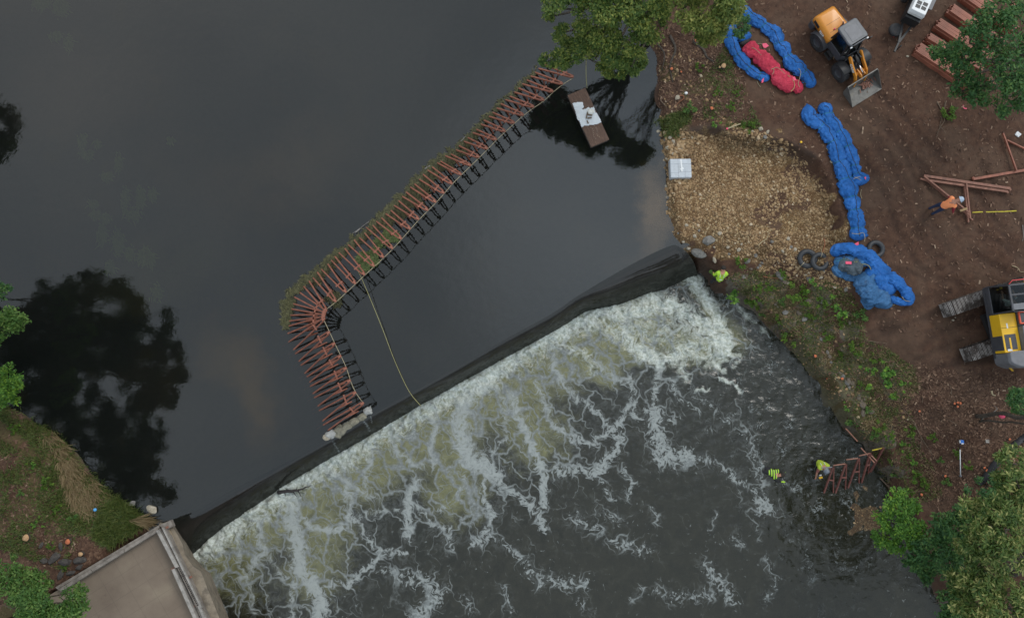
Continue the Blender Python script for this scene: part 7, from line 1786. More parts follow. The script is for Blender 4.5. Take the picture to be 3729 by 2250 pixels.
def build_people():
    X, Y, Z = Vector((1, 0, 0)), Vector((0, 1, 0)), Vector((0, 0, 1))
    # man in orange, upright, bending slightly towards the steel frame on the ground
    b = G(3383, 771); f = Vector((.96, .28, 0)).normalized(); l = Vector((-f.y, f.x, 0))
    def W(fx, ly, z): return b + f * fx + l * ly + Z * z
    person('person in an orange vest and navy trousers bending over the steel frame on the mud', dict(pel=W(.12, 0, .95), che=W(.27, 0, 1.33), nec=W(.38, 0, 1.52), hea=W(.50, 0, 1.62), shL=W(.32, .21, 1.42), elL=W(.40, .29, 1.14), waL=W(.58, .2, .98), shR=W(.32, -.21, 1.42), elR=W(.36, -.34, 1.15), waR=W(.48, -.42, .92),
           hiL=W(.12, .1, .9), knL=W(.12, .13, .5), anL=W(.0, .13, .08), hiR=W(.12, -.1, .9), knR=W(.1, -.13, .5), anR=W(.03, -.15, .08)), 'orange_cloth', 'maroon_cloth', 'orange_cloth', 'navy_cloth', None, f, 'helmet_blue')
    # worker on the rock beside the falling water, facing the bank
    b = P(2599, 1034, -.75); f = Vector((.1, 1, 0)).normalized(); l = Vector((-f.y, f.x, 0))
    person('person in a lime jacket standing on the rocks at the end of the dam', dict(pel=W(.05, 0, .92), che=W(.26, 0, 1.24), nec=W(.38, 0, 1.38), hea=W(.48, 0, 1.46), shL=W(.30, .2, 1.32), elL=W(.22, .30, 1.06), waL=W(.34, .26, .84), shR=W(.30, -.2, 1.32), elR=W(.30, -.32, 1.08), waR=W(.46, -.26, .92),
           hiL=W(.05, .1, .87), knL=W(.14, .14, .5), anL=W(.02, .14, .06), hiR=W(.05, -.1, .87), knR=W(.2, -.12, .55), anR=W(.12, -.14, .1)), 'lime', 'lime', 'lime', 'black_cloth', 'reflective', f, 'hair')
    # worker waist deep in the lower pool
    b = P(2954, 1678, ZL - .7); f = Vector((.25, -1, 0)).normalized(); l = Vector((-f.y, f.x, 0))
    person('person in a yellow green vest and grey helmet wading by steel frames', dict(pel=W(.0, 0, .92), che=W(.16, 0, 1.26), nec=W(.26, 0, 1.42), hea=W(.33, 0, 1.53), shL=W(.2, .21, 1.36), elL=W(.36, .34, 1.12), waL=W(.52, .36, .9), shR=W(.2, -.21, 1.36), elR=W(.38, -.27, 1.1), waR=W(.62, -.3, .86),
           hiL=W(0, .1, .87), knL=W(.06, .14, .48), anL=W(0, .14, .06), hiR=W(0, -.1, .87), knR=W(.06, -.14, .48), anR=W(0, -.14, .06)), 'vest_lime', 'maroon_skin', 'vest_lime', 'black_cloth', 'reflective', f, 'helmet_grey', True, 1.08)
    # swimmer lying in the water
    a = P(2797, 1714, ZL + .04); e_ = P(2836, 1731, ZL + .04); f = (e_ - a).normalized(); l = Vector((-f.y, f.x, 0)); b = Vector((a.x, a.y, ZL - .04))
    person('person in a black suit with lime patches swimming face down in the lower pool', dict(pel=W(.02, 0, .04), che=W(.36, 0, .08), nec=W(.52, 0, .12), hea=W(.62, .06, .16), shL=W(.44, .2, .08), elL=W(.56, .34, -.06), waL=W(.74, .3, -.02), shR=W(.44, -.2, .08), elR=W(.60, -.28, .02), waR=W(.78, -.22, .04),
           hiL=W(-.04, .09, .02), knL=W(-.42, .1, -.1), anL=W(-.8, .12, -.22), hiR=W(-.04, -.09, .02), knR=W(-.42, -.1, -.12), anR=W(-.8, -.12, -.26)), 'swim_suit', 'black_cloth', None, 'black_cloth', None, f, 'hair', gloves='lime')

n_ = NT('black_suit_with_lime_panels')
_s = n_.n('ShaderNodeSeparateXYZ'); n_.t.links.new(n_.coord(), _s.inputs[0])
M['swim_suit'] = n_.end(n_.pbr(n_.mix(n_.step(.46, .5, n_.n('ShaderNodeTexWave', wave_type='BANDS').outputs['Fac']), (.014, .014, .016), (.36, .6, .04)), .6))
M['vest_lime'] = paint('yellow_green_vest', (.36, .46, .04), .85, .08, 8, dirty=.08)
M['maroon_skin'] = paint('reddish_sleeve', (.28, .10, .08), .85, .1, 8)
M['helmet_blue'] = paint('pale_blue_helmet', (.36, .44, .54), .35, .1, dirty=.15)
# ================================================================== STEEL, TRAILER, DECK, SMALL THINGS
def build_steel():
    rows = [((3328, 182), (3530, 318), 46, 9, 'lowest stack of red steel frames, nearest the loader bucket'), ((3368, 143), (3560, 262), 34, 7, 'narrow second stack of red steel frames under the oak leaves'), ((3401, 94), (3600, 228), 44, 8, 'third stack of red steel frames with a bright ridge'),
            ((3446, 42), (3640, 176), 42, 8, 'fourth stack of red steel frames beside the white trailer'), ((3497, -12), (3680, 120), 44, 8, 'uppermost stack of red steel frames at the frame edge')]
    proto = None
    for (x0, y0), (x1, y1), w, n, lab in rows:
        a = G(x0, y0); b = G(x1, y1); d = (b - a); L = d.length; d.normalize(); sd = Vector((-d.y, d.x, 0)); W = w / 74.0
        for layer in range(3):
            for k in range(n if layer < 2 else n - 2):
                if proto is None:
                    root = empty('steel_bar', (0, 0, 0)); mb = MB(); mb.chan((0, 0, 0), (1, 0, 0), .105, .13, t=.014); mb.build('channel', M['red_steel'], root)
                    mb = MB(); mb.box((.03, 0, 0), (.02, .10, .13)); mb.build('end_plate', M['red_steel'], root); proto = o = root
                else: o = copy_tree(proto)
                y = (k - (n - 1) / 2) * W / n if layer < 2 else (k - (n - 3) / 2) * W / n
                p = a + sd * y + d * (random.uniform(-.05, .05) + .02 * layer)
                ll = L + random.uniform(-.08, .08); o.scale = (ll, W / n / .118, 1)
                o.location = (p.x, p.y, gz(p.x, p.y) * .3 + .7 + .07 + layer * .135 + random.uniform(-.008, .008)); o.rotation_euler = (0, random.uniform(-.006, .006), math.atan2(d.y, d.x) + random.uniform(-.008, .008))
                tag(o, 'red channel bar in the ' + lab, 'steel bar', lab)
    for (x0, y0), (x1, y1), lab in [((3587, -2), (3622, 30), 'single red steel bar lying between the two uppermost stacks'), ((3560, 215), (3594, 160), 'red steel piece glimpsed through the oak leaves above the lowest stack'), ((3690, 10), (3700, 52), 'red steel bar under the oak at the frame edge'), ((3600, 285), (3618, 312), 'short red steel piece under the lower oak leaves'), ((3524, 290), (3536, 318), 'stub of red steel poking out under the oak beyond the lowest stack')]:
        a, b = G(x0, y0, .1), G(x1, y1, .1); mb = MB()
        for k in (-1, 0, 1):
            s = Vector((-(b - a).y, (b - a).x, 0)).normalized() * .1 * k; mb.chan(a + s - a, b + s - a, .08, .1)
        o = mb.build('steel_piece', M['red_steel']); o.location = a; tag(o, lab, 'steel piece')
    def flat(name, lab, bars, cat, mat='rust_steel'):
        g0 = G(*bars[0][1]); root = empty(name, g0, 0, lab, cat)
        for nm, p, q, w, l0, l1 in bars:
            a, b = G(*p, l0) - g0, G(*q, l1) - g0; mb = MB(); mb.chan(a, b, w, .09, t=.014); mb.build(nm, M[mat], root)
        return root
    r = flat('steel_truss', 'assembled double steel frame lying on the mud in front of the person in orange', [('main_rail', (3364, 641), (3676, 687), .115, .16, .16), ('main_rail', (3384, 658), (3668, 698), .1, .12, .12), ('diagonal', (3350, 651), (3378, 659), .07, .1, .1), ('diagonal', (3378, 659), (3517, 777), .062, .1, .1), ('diagonal', (3364, 642), (3526, 773), .062, .2, .2),
          ('strut', (3511, 672), (3523, 783), .062, .16, .12), ('strut', (3518, 668), (3532, 796), .062, .24, .14), ('strut', (3516, 776), (3523, 786), .055, .1, .1), ('foot', (3523, 783), (3526, 810), .06, .1, .06), ('foot', (3532, 796), (3541, 801), .06, .12, .08), ('foot', (3517, 772), (3530, 786), .06, .15, .12), ('end_plate', (3667, 696), (3668, 704), .1, .08, .06), ('end_plate', (3674, 686), (3678, 694), .1, .12, .08)], 'steel frame')
    flat('steel_truss', 'pinkish steel frame lying partly outside the right edge', [('main_rail', (3544, 653), (3740, 619), .115, .12, .12), ('strut', (3652, 486), (3701, 622), .055, .12, .18), ('diagonal', (3666, 511), (3740, 547), .055, .1, .1), ('end_plate', (3541, 645), (3546, 658), .1, .1, .1)], 'steel frame', 'red_steel')
    mb = MB(); p = [G(3541, 774, .02), G(3570, 772, .02), G(3600, 772, .02), G(3650, 771, .02), G(3702, 768, .02)]
    for a, b in zip(p, p[1:]): mb.bar(a, b, .055, .008)
    tag(mb.build('strap', M['strap']), 'flat yellow strap stretched on the mud to the steel frame', 'strap')
    mb = MB(); q = G(3508, 764, .26); mb.box((0, 0, 0), (.34, .1, .06), rz=.35); o = mb.build('wood_block', M['tan_wood'], None, .005); o.location = q; tag(o, 'tan wood block laid across the corner of the assembled steel frame', 'wood block')
    # frames being set up in the lower pool
    def standing(apL, apR, ft, lab, bars):
        g0 = P(*ft[0], ZL); root = empty('support_frame', g0, 0, lab, 'steel frame')
        for nm, p, zp, q, zq, w in bars:
            mb = MB(); mb.chan(P(*p, zp) - g0, P(*q, zq) - g0, w, w); mb.build(nm, M['dark_rust'], root)
    zt = ZL + 1.7
    S = [((3033, 1700), (2998, 1800), (3034, 1800), 'furthest out red support frame, next to the wading person', .6), ((3079, 1690), (3040, 1800), (3078, 1785), 'red support frame second from the wading person', .7), ((3126, 1669), (3086, 1780), (3128, 1762), 'red support frame in the middle of the row at the bank foot', .75),
         ((3168, 1650), (3136, 1760), (3160, 1728), 'red support frame one before the last at the bank foot', .8), ((3217, 1630), (3168, 1722), (3162, 1724), 'red support frame leaning on the bank at the end of the row', .9)]
    prev = None
    for ap, f0, f1, lab, h in S:
        z1 = ZL + 1.35 * h + .25; m0 = ((ap[0] * .55 + f0[0] * .45), (ap[1] * .55 + f0[1] * .45)); m1 = ((ap[0] * .5 + f1[0] * .5), (ap[1] * .5 + f1[1] * .5))
        standing(None, None, (f0,), lab, [('rail', ap, z1, f0, ZL - .1, .07), ('rail', (ap[0] + 3, ap[1]), z1, f1, ZL - .1, .05), ('cross_tie', (m0[0] - 4, m0[1]), (z1 + ZL) / 2, (m1[0] + 3, m1[1]), (z1 + ZL) / 2, .06)])
    for a, b, mt, lab in [((2990, 1703), (3030, 1700), 'mid_grey', 'grey tie bar from the wading person to the first support frame'), ((3034, 1694), (3078, 1688), 'rust_steel', 'tie bar between the first and second support frames in the lower pool'), ((3081, 1673), (3124, 1668), 'rust_steel', 'tie bar between the second and middle support frames in the lower pool'), ((3128, 1659), (3168, 1650), 'rust_steel', 'tie bar between the middle support frame and the next towards the bank'), ((3176, 1639), (3217, 1630), 'strap', 'yellow tie bar joining the last two support frames at the bank')]:
        mb = MB(); p, q = P(*a, ZL + 1.25), P(*b, ZL + 1.3); mb.bar(Vector(), q - p, .05, .05); o = mb.build('tie_bar', M[mt]); o.location = p; tag(o, lab, 'tie bar')
    for a, b, za, zb, lab in [((3080, 1560), (3122, 1606), -.6, -1.0, 'long dead stem lying along the water edge above the support frames'), ((3135, 1630), (3185, 1685), -1.1, -.6, 'thin red bar leaning behind the support frames'), ((3170, 1655), (3192, 1678), -.8, -.7, 'short red bar crossing the last support frame')]:
        mb = MB(); p, q = P(*a, za), P(*b, zb); mb.bar(Vector(), q - p, .05, .05); o = mb.build('loose_bar', M['rust_steel']); o.location = p; tag(o, lab, 'bar')
    p = P(2987, 1738, ZL + .2); root = empty('tool', p, .2, 'orange and white tool held at the water surface beside the wading person', 'tool'); mb = MB(); mb.box((0, 0, .05), (.17, .09, .08)); mb.build('body', M['yellow'], root, .02); mb = MB(); mb.box((.02, .11, .05), (.1, .06, .05)); mb.build('handle', M['white'], root, .01)

M['dark_rust'] = paint('dark_wet_steel', (.16, .055, .042), .6, .3, 7, (.06, .04, .03), .6)
M['strap'] = paint('yellow_webbing', (.42, .34, .03), .8, .2, 8, dirty=.5)
M['tan_wood'] = paint('tan_wood', (.30, .20, .095), .8, .2, 8)

def build_trailer():
    a, b = G(3296, 54, .9), G(3352, 78, .9); s = (b - a); W = s.length; s.normalize(); f = Vector((s.y, -s.x, 0))
    if f.y > 0: f = -f                                # towards the drawbar, down the picture
    l = Vector((-f.y, f.x, 0)); o = (a + b) / 2 - f * .9
    root = empty('trailer', (o.x, o.y, gz(o.x, o.y)), math.atan2(f.y, f.x), 'white slotted compressor trailer with a black drawbar cut by the top edge', 'trailer')
    mb = MB(); w = W / 2
    loft(mb, [[(x, y, 1.0) for x, y in rounded([(-1.1, -w), (.9, -w), (.9, w), (-1.1, w)], .06)], [(x, y, 1.16) for x, y in rounded([(-1.1, -w), (.9, -w), (.9, w), (-1.1, w)], .06)], [(x, y, 1.32) for x, y in rounded([(-1.08, -w * .92), (.84, -w * .92), (.84, w * .92), (-1.08, w * .92)], .06)]]); bd = mb.build('canopy', M['white'], root, .02)
    mb = MB()
    for i in range(4):
        for k, (x0, wd) in enumerate(((.56, .15), (.38, .15), (.56, .15), (.38, .15))):
            pass
    for i in range(5):
        for x0 in (.60, .40): mb.box((x0, -w * .12 - i * w * .15, 1.323), (.17, .05, .01)) if i < 4 else None
        for x0 in (.58, .36): mb.box((x0, w * .16 + i * w * .15, 1.323), (.17, .05, .01)) if i < 4 else None
    mb.build('slot', M['black'], bd)
    mb = MB(); mb.lathe([(.2, 1.32), (.2, 1.36), (.12, 1.4), (.001, 1.4)], 22, Matrix.Translation((.02, -.1, 0))); mb.build('exhaust_cap', M['black'], root)
    mb = MB(); mb.box((-.1, 0, .66), (1.9, W * .92, .66)); mb.bar((.8, w * .7, .4), (2.0, 0, .42), .09, .1); mb.bar((.8, -w * .7, .4), (2.0, 0, .42), .09, .1); mb.bar((1.9, 0, .42), (2.5, 0, .42), .08, .08); mb.box((.98, 0, .7), (.12, W * .95, .5)); mb.build('drawbar', M['black'], root)
    for y in (-w - .16, w + .16):
        Mx = Matrix.Translation((-.35, y, .33)) @ Matrix.Rotation(R(90), 4, 'X'); mb = MB(); mb.lathe([(.2, -.1), (.31, -.1), (.33, -.05), (.33, .05), (.31, .1), (.2, .1)], 24, Mx); wh = mb.build('wheel', M['rubber'], root)
        mb = MB(); mb.lathe([(.2, -.06), (.1, -.07), (.001, -.07)], 18, Mx, cap=False); mb.lathe([(.2, .06), (.1, .07), (.001, .07)], 18, Mx, cap=False); mb.build('rim', M['white'], wh)
        mb = MB(); mb.prism(rounded([(-.75, y - .14), (.05, y - .14), (.05, y + .14), (-.75, y + .14)], .05), .68, .72); mb.build('mudguard', M['mid_grey'], root)
    Mx = Matrix.Translation((1.45, -.34, .34)); mb = MB(); vs = []
    mb.lathe([(.13, -.1), (.29, -.1), (.32, -.04), (.32, .04), (.29, .1), (.13, .1)], 26, Mx); sw = mb.build('spare_wheel', M['rubber'], root)
    mb = MB(); mb.tube([(2.2, .12, .1), (2.2, .12, .62)], .03, 8); mb.build('jack', M['black'], root)
    p = G(3254, 133); root = empty('spray_can', p, 0, 'white and red spray can standing in the mud by the trailer', 'can'); mb = MB(); mb.tube([(0, 0, .02), (.02, .13, .05)], .035, 12); mb.build('can', M['white'], root); mb = MB(); mb.tube([(0, 0, .02), (-.01, -.05, .02)], .036, 12); mb.build('cap', M['red'], root)

def build_deck():
    n = NT('concrete_deck'); v = n.coord()
    ang = math.atan2(DECKW[1][1] - DECKW[0][1], DECKW[1][0] - DECKW[0][0])
    mp = n.n('ShaderNodeMapping'); mp.inputs['Rotation'].default_value = (0, 0, -ang); n.t.links.new(v, mp.inputs['Vector'])
    br = n.n('ShaderNodeTexBrick'); br.offset = 0; br.inputs['Scale'].default_value = 1; br.inputs['Mortar Size'].default_value = .012; br.inputs['Brick Width'].default_value = .82; br.inputs['Row Height'].default_value = .82
    n.t.links.new(mp.outputs[0], br.inputs['Vector'])
    col = n.ramp(n.noise(.7, 5, .6, v), [(.3, (.15, .112, .082)), (.55, (.195, .150, .110)), (.75, (.24, .192, .138))])
    col = n.mix(n.step(.4, .7, n.noise(55, 3, .7, v)), col, n.mix(.35, col, (.08, .065, .055)))
    col = n.mix(n.math('MULTIPLY', br.outputs['Fac'], .28), col, (.08, .065, .052))
    col = n.mix(n.step(.62, .74, n.noise(2.2, 5, .7, v)), col, n.mix(.4, col, (.1, .065, .05)))
    M['deck'] = n.end(n.pbr(col, .9, n.bump(n.noise(60, 3), .3, .01)))
    def conc(name, a, b, sc=3):
        n = NT(name); v = n.coord(); c = n.ramp(n.noise(sc, 6, .72, v), [(.28, a), (.72, b)])
        c = n.mix(n.math('MULTIPLY', n.step(.5, .7, n.noise(1.6, 5, .7, n.vmath('ADD', v, (5, 3, 1)))), .55), c, (.055, .048, .04))
        return n.end(n.pbr(c, .9, n.bump(n.noise(30, 4, .7), .4, .015)))
    M['kerb'] = conc('weathered_kerb', (.125, .105, .088), (.30, .265, .23)); M['rail_board'] = conc('weathered_board', (.20, .185, .165), (.40, .37, .335), 6); M['wall'] = conc('stained_retaining_wall', (.14, .11, .08), (.33, .275, .205), 2.5); M['ledge'] = conc('tan_ledge', (.27, .21, .135), (.40, .33, .225), 4)
    def q(pts, z): return [tuple(p) for p in PA(pts, z)]
    zd = .98
    mb = MB(); mb.prism(q([(190, 2160), (572, 1925), (760, 2300), (900, 2700), (-200, 2700), (-160, 2380)], zd)[::-1], -.5, zd); tag(mb.build('concrete_deck', M['deck']), 'tan square jointed concrete deck in the bottom left corner', 'deck')
    pz = zd + .34; root = empty('parapet', (0, 0, 0), 0, 'weathered stepped parapet along the bank side of the concrete deck', 'parapet')
    mb = MB(); mb.prism(q([(197, 2139), (578, 1911), (575, 1925), (205, 2147)], pz)[::-1], zd - 1.2, pz - .08); mb.build('outer_step', M['kerb'], root, .015)
    mb = MB(); mb.prism(q([(209, 2146), (577, 1922), (572, 1937), (222, 2153)], pz)[::-1], zd + .002, pz); mb.build('coping', M['kerb'], root, .02)
    for i in range(1, 3):
        pass
    mb = MB()
    for t in (.33, .66):
        a = PA([(209 + (577 - 209) * t, 2146 + (1922 - 2146) * t), (222 + (572 - 222) * t, 2153 + (1937 - 2153) * t)], pz); mb.bar((*a[0], pz + .001), (*a[1], pz + .001), .02, .008)
    mb.build('joint', M['bark'], root)
    # retaining wall along the water with its ledge
    wz = zd + .22; root = empty('retaining_wall', (0, 0, 0), 0, 'stained concrete retaining wall dropping from the deck to the foaming pool', 'wall')
    top = q([(578, 1911), (621, 1893), (632, 1922), (664, 1979), (674, 2022), (704, 2062), (731, 2080), (800, 2252), (980, 2700), (900, 2700), (735, 2300)], wz - .25); bot = [(x + .25, y - .1) for x, y in top]
    k = len(top); cen = np.mean(top, 0); mb = MB()
    tpo = [(x, y, wz - .25) for x, y in top]; out = q([(590, 1880), (636, 1888), (648, 1915), (686, 1978), (706, 2030), (738, 2066), (768, 2092), (834, 2252), (1010, 2700), (890, 2700), (725, 2300)], ZL - .4)
    mb.add(tpo + [(x, y, ZL - .6) for x, y in out], [tuple(range(k))[::-1]] + [(i, (i + 1) % k, k + (i + 1) % k, k + i) for i in range(k)]); mb.build('wall_face', M['wall'], root)
    mb = MB(); mb.prism(q([(601, 1931), (613, 1928), (757, 2250), (930, 2640), (917, 2640), (744, 2250)], wz - .1)[::-1], wz - .3, wz - .12); mb.build('ledge', M['ledge'], root, .012)
    mb = MB(); mb.prism(q([(579, 1912), (620, 1894), (630, 1917), (598, 1931)], wz)[::-1], wz - .3, wz); mb.build('corner_block', M['kerb'], root, .02)
    # guard rail: boards either side of a slotted steel strip, on brackets
    root = empty('guard_rail', (0, 0, 0), 0, 'weathered board guard rail with a slotted steel strip along the deck edge', 'guard rail')
    def board(nm, pts, z, th, mat): mb = MB(); mb.prism(q(pts, z)[::-1], z - th, z); return mb.build(nm, M[mat], root, .008)
    board('inner_board', [(567, 1931), (579, 1928), (651, 2063), (638, 2068)], zd + .5, .5, 'rail_board'); board('inner_board', [(624, 2074), (635, 2069), (717, 2250), (870, 2590), (858, 2594), (703, 2250)], zd + .5, .5, 'rail_board')
    board('outer_board', [(588, 1921), (594, 1919), (736, 2212), (730, 2215)], zd + .48, .12, 'rail_board'); board('outer_board', [(718, 2206), (727, 2203), (750, 2252), (900, 2590), (891, 2594)], zd + .44, .12, 'rail_board'); board('shelf', [(580, 1926), (602, 1921), (770, 2280), (748, 2288)], zd + .30, .3, 'kerb')
    a = PA([(583, 1926), (722, 2208)], zd + .38); A, B = Vector((*a[0], zd + .38)), Vector((*a[1], zd + .38)); d = (B - A); L = d.length; d.normalize(); sd = Vector((-d.y, d.x, 0))
    mb = MB(); nslot = 46
    for s in (-.045, .045): mb.bar(A + sd * s, B + sd * s, .022, .06)
    for i in range(nslot): p = A + d * (L * (i + .5) / nslot); mb.bar(p - sd * .045, p + sd * .045, .028, .03)
    mb.build('slotted_strip', M['kerb'], root); mb = MB(); mb.bar(A - Vector((0, 0, .05)), B - Vector((0, 0, .05)), .09, .02); mb.build('strip_base', M['black'], root)
    for (x, y), w in (((603, 1923), .2), ((651, 2062), .12), ((688, 2104), .3), ((713, 2203), .12), ((636, 2066), .22)):
        mb = MB(); p = P(x, y, wz); mb.box(p, (.28 if w > .15 else .16, .09, .09), rz=.55); mb.build('bracket', M['rust_steel'], root, .01)

def build_small():
    # silt fence: black fabric on stakes
    line = GN([(3560, 1765), (3580, 1748), (3598, 1722), (3622, 1690), (3650, 1660), (3690, 1622), (3735, 1588), (3790, 1550)], .0); c = catmull(line, .12); n = len(c)
    root = empty('silt_fence', c[0], 0, 'slumped black silt fence between the litter and the gravel patch', 'fence'); c = c - c[0]
    w = .07 * np.sin(np.arange(n) * 1.3) + .04 * np.sin(np.arange(n) * .7 + 1); t = np.gradient(c, axis=0); t[:, 2] = 0; t /= np.linalg.norm(t, axis=1)[:, None]; s = np.column_stack([-t[:, 1], t[:, 0], t[:, 2] * 0])
    rows = [c - s * .16 + [0, 0, .0], c - s * .08 + s * w[:, None] + [0, 0, .12], c + s * w[:, None] * .6 + [0, 0, .36], c + s * .06 - s * w[:, None] * .4 + [0, 0, .40], c + s * .16 + [0, 0, .02]]
    V = np.vstack(rows); mesh_np('fabric', V, grid_faces(n, 5), M['silt'], parent=root, smooth=True)
    for i in range(4, n, 14):
        mb = MB(); mb.box(Vector(c[i]) + Vector((0, 0, .25)), (.04, .04, .6)); mb.build('stake', M['tan_wood'], root)
    # survey pole lying on the litter
    p, q_ = G(3497, 1732, .05), G(3496, 1612, .05); root = empty('survey_pole', p, 0, 'white survey pole with a blue instrument lying on the litter', 'survey pole')
    mb = MB(); mb.tube([(0, 0, .02), (q_ - p) * .8], .022, 8); mb.build('pole', M['white'], root); mb = MB(); mb.tube([(q_ - p) * .8, (q_ - p)], .014, 8); mb.build('tip', M['black'], root)
    mb = MB(); mb.box((q_ - p) + Vector((.06, .05, .05)), (.16, .17, .1)); ins = mb.build('instrument', M['blue_plastic'], root, .02); mb = MB(); mb.box((q_ - p) + Vector((.05, -.03, .105)), (.1, .05, .01)); mb.box((q_ - p) + Vector((-.05, .06, .08)), (.03, .12, .06)); mb.build('display', M['white'], ins)
    mb = MB(); mb.lathe([(.06, 0), (.05, .06), (.02, .09), (.001, .09)], 12); mb.build('base', M['mid_grey'], root)
    p = G(3596, 1606, .02); mb = MB(); mb.box((0, 0, 0), (.16, .15, .03)); o = mb.build('concrete_paver', M['rail_board'], None, .006); o.location = p; tag(o, 'small pale square paver on the litter right of the blue instrument', 'paver')
    # survey stakes and flags
    a, b = G(2648, 469, .06), G(2697, 451, .08); root = empty('stake', a, 0, 'yellowish wooden stake with a pink tip lying at the gravel edge', 'stake'); mb = MB(); mb.bar((0, 0, 0), b - a, .05, .02); mb.build('board', M['pale_wood'], root); mb = MB(); mb.bar(-(b - a) * .06, (b - a) * .06, .07, .03); mb.build('tip', M['pink'], root)
    a = G(2914, 521, .0); root = empty('survey_marker', a, 0, 'yellow capped marker pin on the lip of the gravel', 'marker'); mb = MB(); mb.tube([(-.06, -.1, 0), (0, 0, .1)], .02, 8); mb.build('pin', M['mid_grey'], root); mb = MB(); mb.lathe([(.055, .09), (.055, .13), (.03, .15), (.001, .15)], 12); mb.build('cap', M['yellow'], root)
    a = G(3516, 388, .03); mb = MB(); pts = [Vector((.11 * math.cos(t), .11 * math.sin(t), 0)) for t in np.linspace(2.6, 5.2, 9)]
    for p0, p1 in zip(pts, pts[1:]): mb.bar(p0, p1, .045, .01)
    o = mb.build('ribbon', M['pink']); o.location = a; tag(o, 'curl of pink flagging ribbon on the mud below the oak', 'ribbon')
    for px, py, r_, lab in [(3707, 490, .13, 'crumpled white plastic bag on the mud at the right edge'), (2499, 340, .08, 'small white scrap of plastic on the root bank')]:
        import bmesh
        bm = bmesh.new(); bmesh.ops.create_icosphere(bm, subdivisions=3, radius=r_)
        for v_ in bm.verts: v_.co *= 1 + .5 * (vnoise(np.array([v_.co.x * 22 + px]), np.array([v_.co.y * 22 + v_.co.z * 9]), 5)[0] - .5); v_.co.z *= .5
        me = bpy.data.meshes.new('plastic_bag'); bm.to_mesh(me); bm.free(); me.materials.append(M['white']); o = bpy.data.objects.new('plastic_bag', me); COL.objects.link(o); o.location = G(px, py, r_ * .3); tag(o, lab, 'plastic bag')
    mb = MB(); mb.lathe([(.07, 0), (.07, .04), (.05, .06), (.001, .06)], 16); o = mb.build('bottle_cap', M['cap_blue']); o.location = G(347, 1855, .22); tag(o, 'bright blue round cap in the grass above the deck', 'cap')
    # branches and roots
    g = random.Random(9)
    def br(pts, r_, lab, mat='twig', lift=.04, name='branch', cat='branch', side=0):
        c = [Vector(p) for p in catmull(GN(pts, lift), .15)]; o0 = c[0].copy(); mb = MB(); n = len(c); mb.tube([p - o0 for p in c], [r_ * (1 - .7 * i / n) for i in range(n)], 6)
        for k in range(side):
            i = g.randrange(n // 4, n); d = Vector((g.gauss(0, 1), g.gauss(0, 1), .2)).normalized() * g.uniform(.2, .5); limb(mb, c[i] - o0, c[i] - o0 + d, r_ * .4, r_ * .15, .05, 3)
        o = mb.build(name, M[mat]); o.location = o0; tag(o, lab, cat)
    br([(2975, 1350), (3010, 1355)], .03, 'short dead branch on the rocky slope by the uppermost orange stump'); br([(3110, 1225), (3160, 1240), (3230, 1250)], .025, 'thin bare branch lying across the middle of the slope', side=3); br([(3330, 1540), (3360, 1600), (3420, 1690)], .025, 'long reddish stem slanting through the litter', side=3); br([(3330, 1540), (3300, 1500), (3290, 1490)], .02, 'short stem above the long reddish one in the litter')
    br([(3205, 1740), (3250, 1780), (3320, 1790), (3370, 1785)], .03, 'curved bare branch hanging from the bank near the maple', lift=.2); br([(3575, 1530), (3590, 1510), (3618, 1500), (3632, 1488)], .03, 'forked twig sticking up beside the leaning trunk', 'branch_grey', .1, side=1); br([(3611, 1422), (3614, 1436), (3626, 1440)], .05, 'pale curled root piece on the mud above the leaning trunk', 'pale_wood'); br([(3300, 1600), (3340, 1595), (3365, 1612)], .02, 'thin bare twig at the edge of the litter by the grass', side=2)
    br([(3412, 370), (3440, 430), (3420, 470), (3410, 500)], .03, 'tangled brown vine stem on the mud below the oak', side=2); br([(3446, 368), (3432, 420), (3420, 465)], .025, 'second brown vine stem next to the tangled one below the oak', side=3)
    br([(2525, 150), (2560, 180), (2575, 210), (2600, 225)], .09, 'thick dark root curving over the bank from the ash trees', 'bark'); br([(2440, 130), (2460, 180), (2440, 240), (2450, 300)], .07, 'dark root running down the bank behind the float', 'bark'); br([(2395, 160), (2420, 200), (2410, 260)], .05, 'dark root at the water edge beside the ash crown', 'bark')
    br([(2463, 350), (2470, 352), (2486, 348), (2490, 360), (2470, 375), (2455, 395)], .03, 'orange brown bent root on the bank near the white scrap', 'rust_wood'); br([(2405, 365), (2430, 395)], .03, 'bare stick slanting down the bank below the flat pale rock')
    br([(2760, 895), (2775, 880), (2792, 870), (2798, 852)], .022, 'pale curved stick on the gravel', 'pale_wood'); br([(3000, 870), (3004, 890), (2992, 925)], .03, 'reddish splinter of wood beside the inner tubes', 'rust_wood'); br([(2780, 1005), (2795, 1010), (2900, 1020)], .02, 'thin reddish stick at the lower edge of the gravel', 'rust_wood'); br([(3685, 968), (3706, 975), (3716, 990), (3740, 988)], .018, 'thin pale wire loop on the mud above the excavator', 'pale_wood')
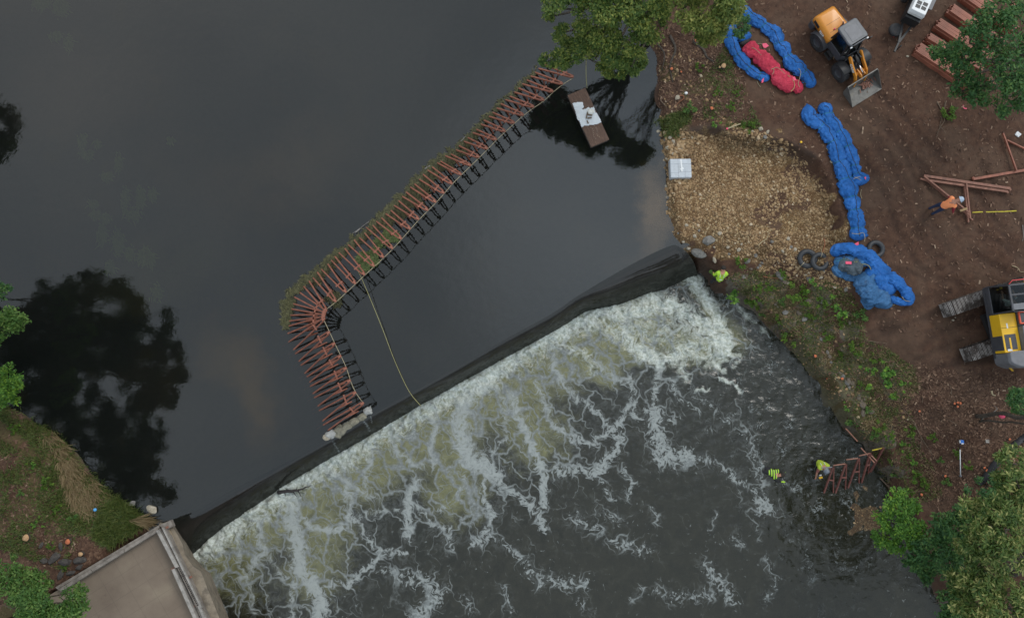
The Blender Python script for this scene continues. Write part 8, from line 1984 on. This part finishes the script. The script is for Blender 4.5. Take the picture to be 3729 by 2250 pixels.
    br([(3724, 820), (3727, 860), (3722, 880)], .02, 'pale pole end at the right edge above the wire', 'branch_grey'); br([(3062, 1377), (3040, 1374)], .035, 'pale splinter of wood beside the orange stump on the rocky slope', 'pale_wood'); br([(240, 1900), (250, 1912)], .02, 'pale twig in the grass above the red rimmed stump', 'pale_wood')
    for i in range(18):
        x, y = g.choice([(g.uniform(3260, 3729), g.uniform(1320, 1700)), (g.uniform(2700, 3200), g.uniform(1050, 1300)), (g.uniform(3150, 3400), g.uniform(1400, 1800)), (g.uniform(2420, 2660), g.uniform(200, 440))]); an = g.uniform(0, 6.28); L = g.uniform(15, 50)
        if poly_sd(*[np.array([k]) for k in P(x, y, .8)[:2]], BANK_R)[0] < 1: continue
        br([(x, y), (x + L * .5 * math.cos(an) + 3, y + L * .5 * math.sin(an)), (x + L * math.cos(an), y + L * math.sin(an))], .016, 'thin dead twig lying among the litter on the right bank', name='twig', cat='twig'); COL.objects[-1]['group'] = 'twigs on the right bank'
    # log caught in the foam
    p = P(1060, 1790, ZL + .15); root = empty('driftwood_log', p, 0, 'black broken log stuck in the foam at the foot of the dam', 'log'); mb = MB(); limb(mb, (-.62, -.04, .0), (.35, .06, .06), .09, .06, .05, 6); limb(mb, (.3, .06, .06), (.95, .3, .1), .05, .015, .05, 5); mb.build('stem', M['dark_rope'], root)
    mb = MB(); [limb(mb, (x, .02, .05), (x + dx, dy, .1), .03, .012, .05, 3) for x, dx, dy in ((-.3, .1, -.2), (.1, .2, -.22), (.2, .1, .2), (-.1, -.12, .16), (.35, .15, -.2), (-.5, -.1, .12))]; mb.build('branch', M['dark_rope'], root)

M['silt'] = paint('black_silt_fabric', (.022, .022, .026), .6, .3, 6, (.05, .045, .04), .4, bump=.4)
M['pale_wood'] = paint('pale_wood', (.40, .33, .2), .8, .2, 8)
M['rust_wood'] = paint('reddish_wood', (.30, .115, .055), .8, .2, 8)
M['cap_blue'] = paint('cap_blue', (.10, .38, .72), .4, .05, dirty=0)

build_trees()
build_cover()
build_rocks()
build_plants()
build_stumps()
build_barrier()
build_float()
build_tarps()
build_loader()
build_excavator()
build_steel()
build_trailer()
build_people()
build_deck()
build_small()
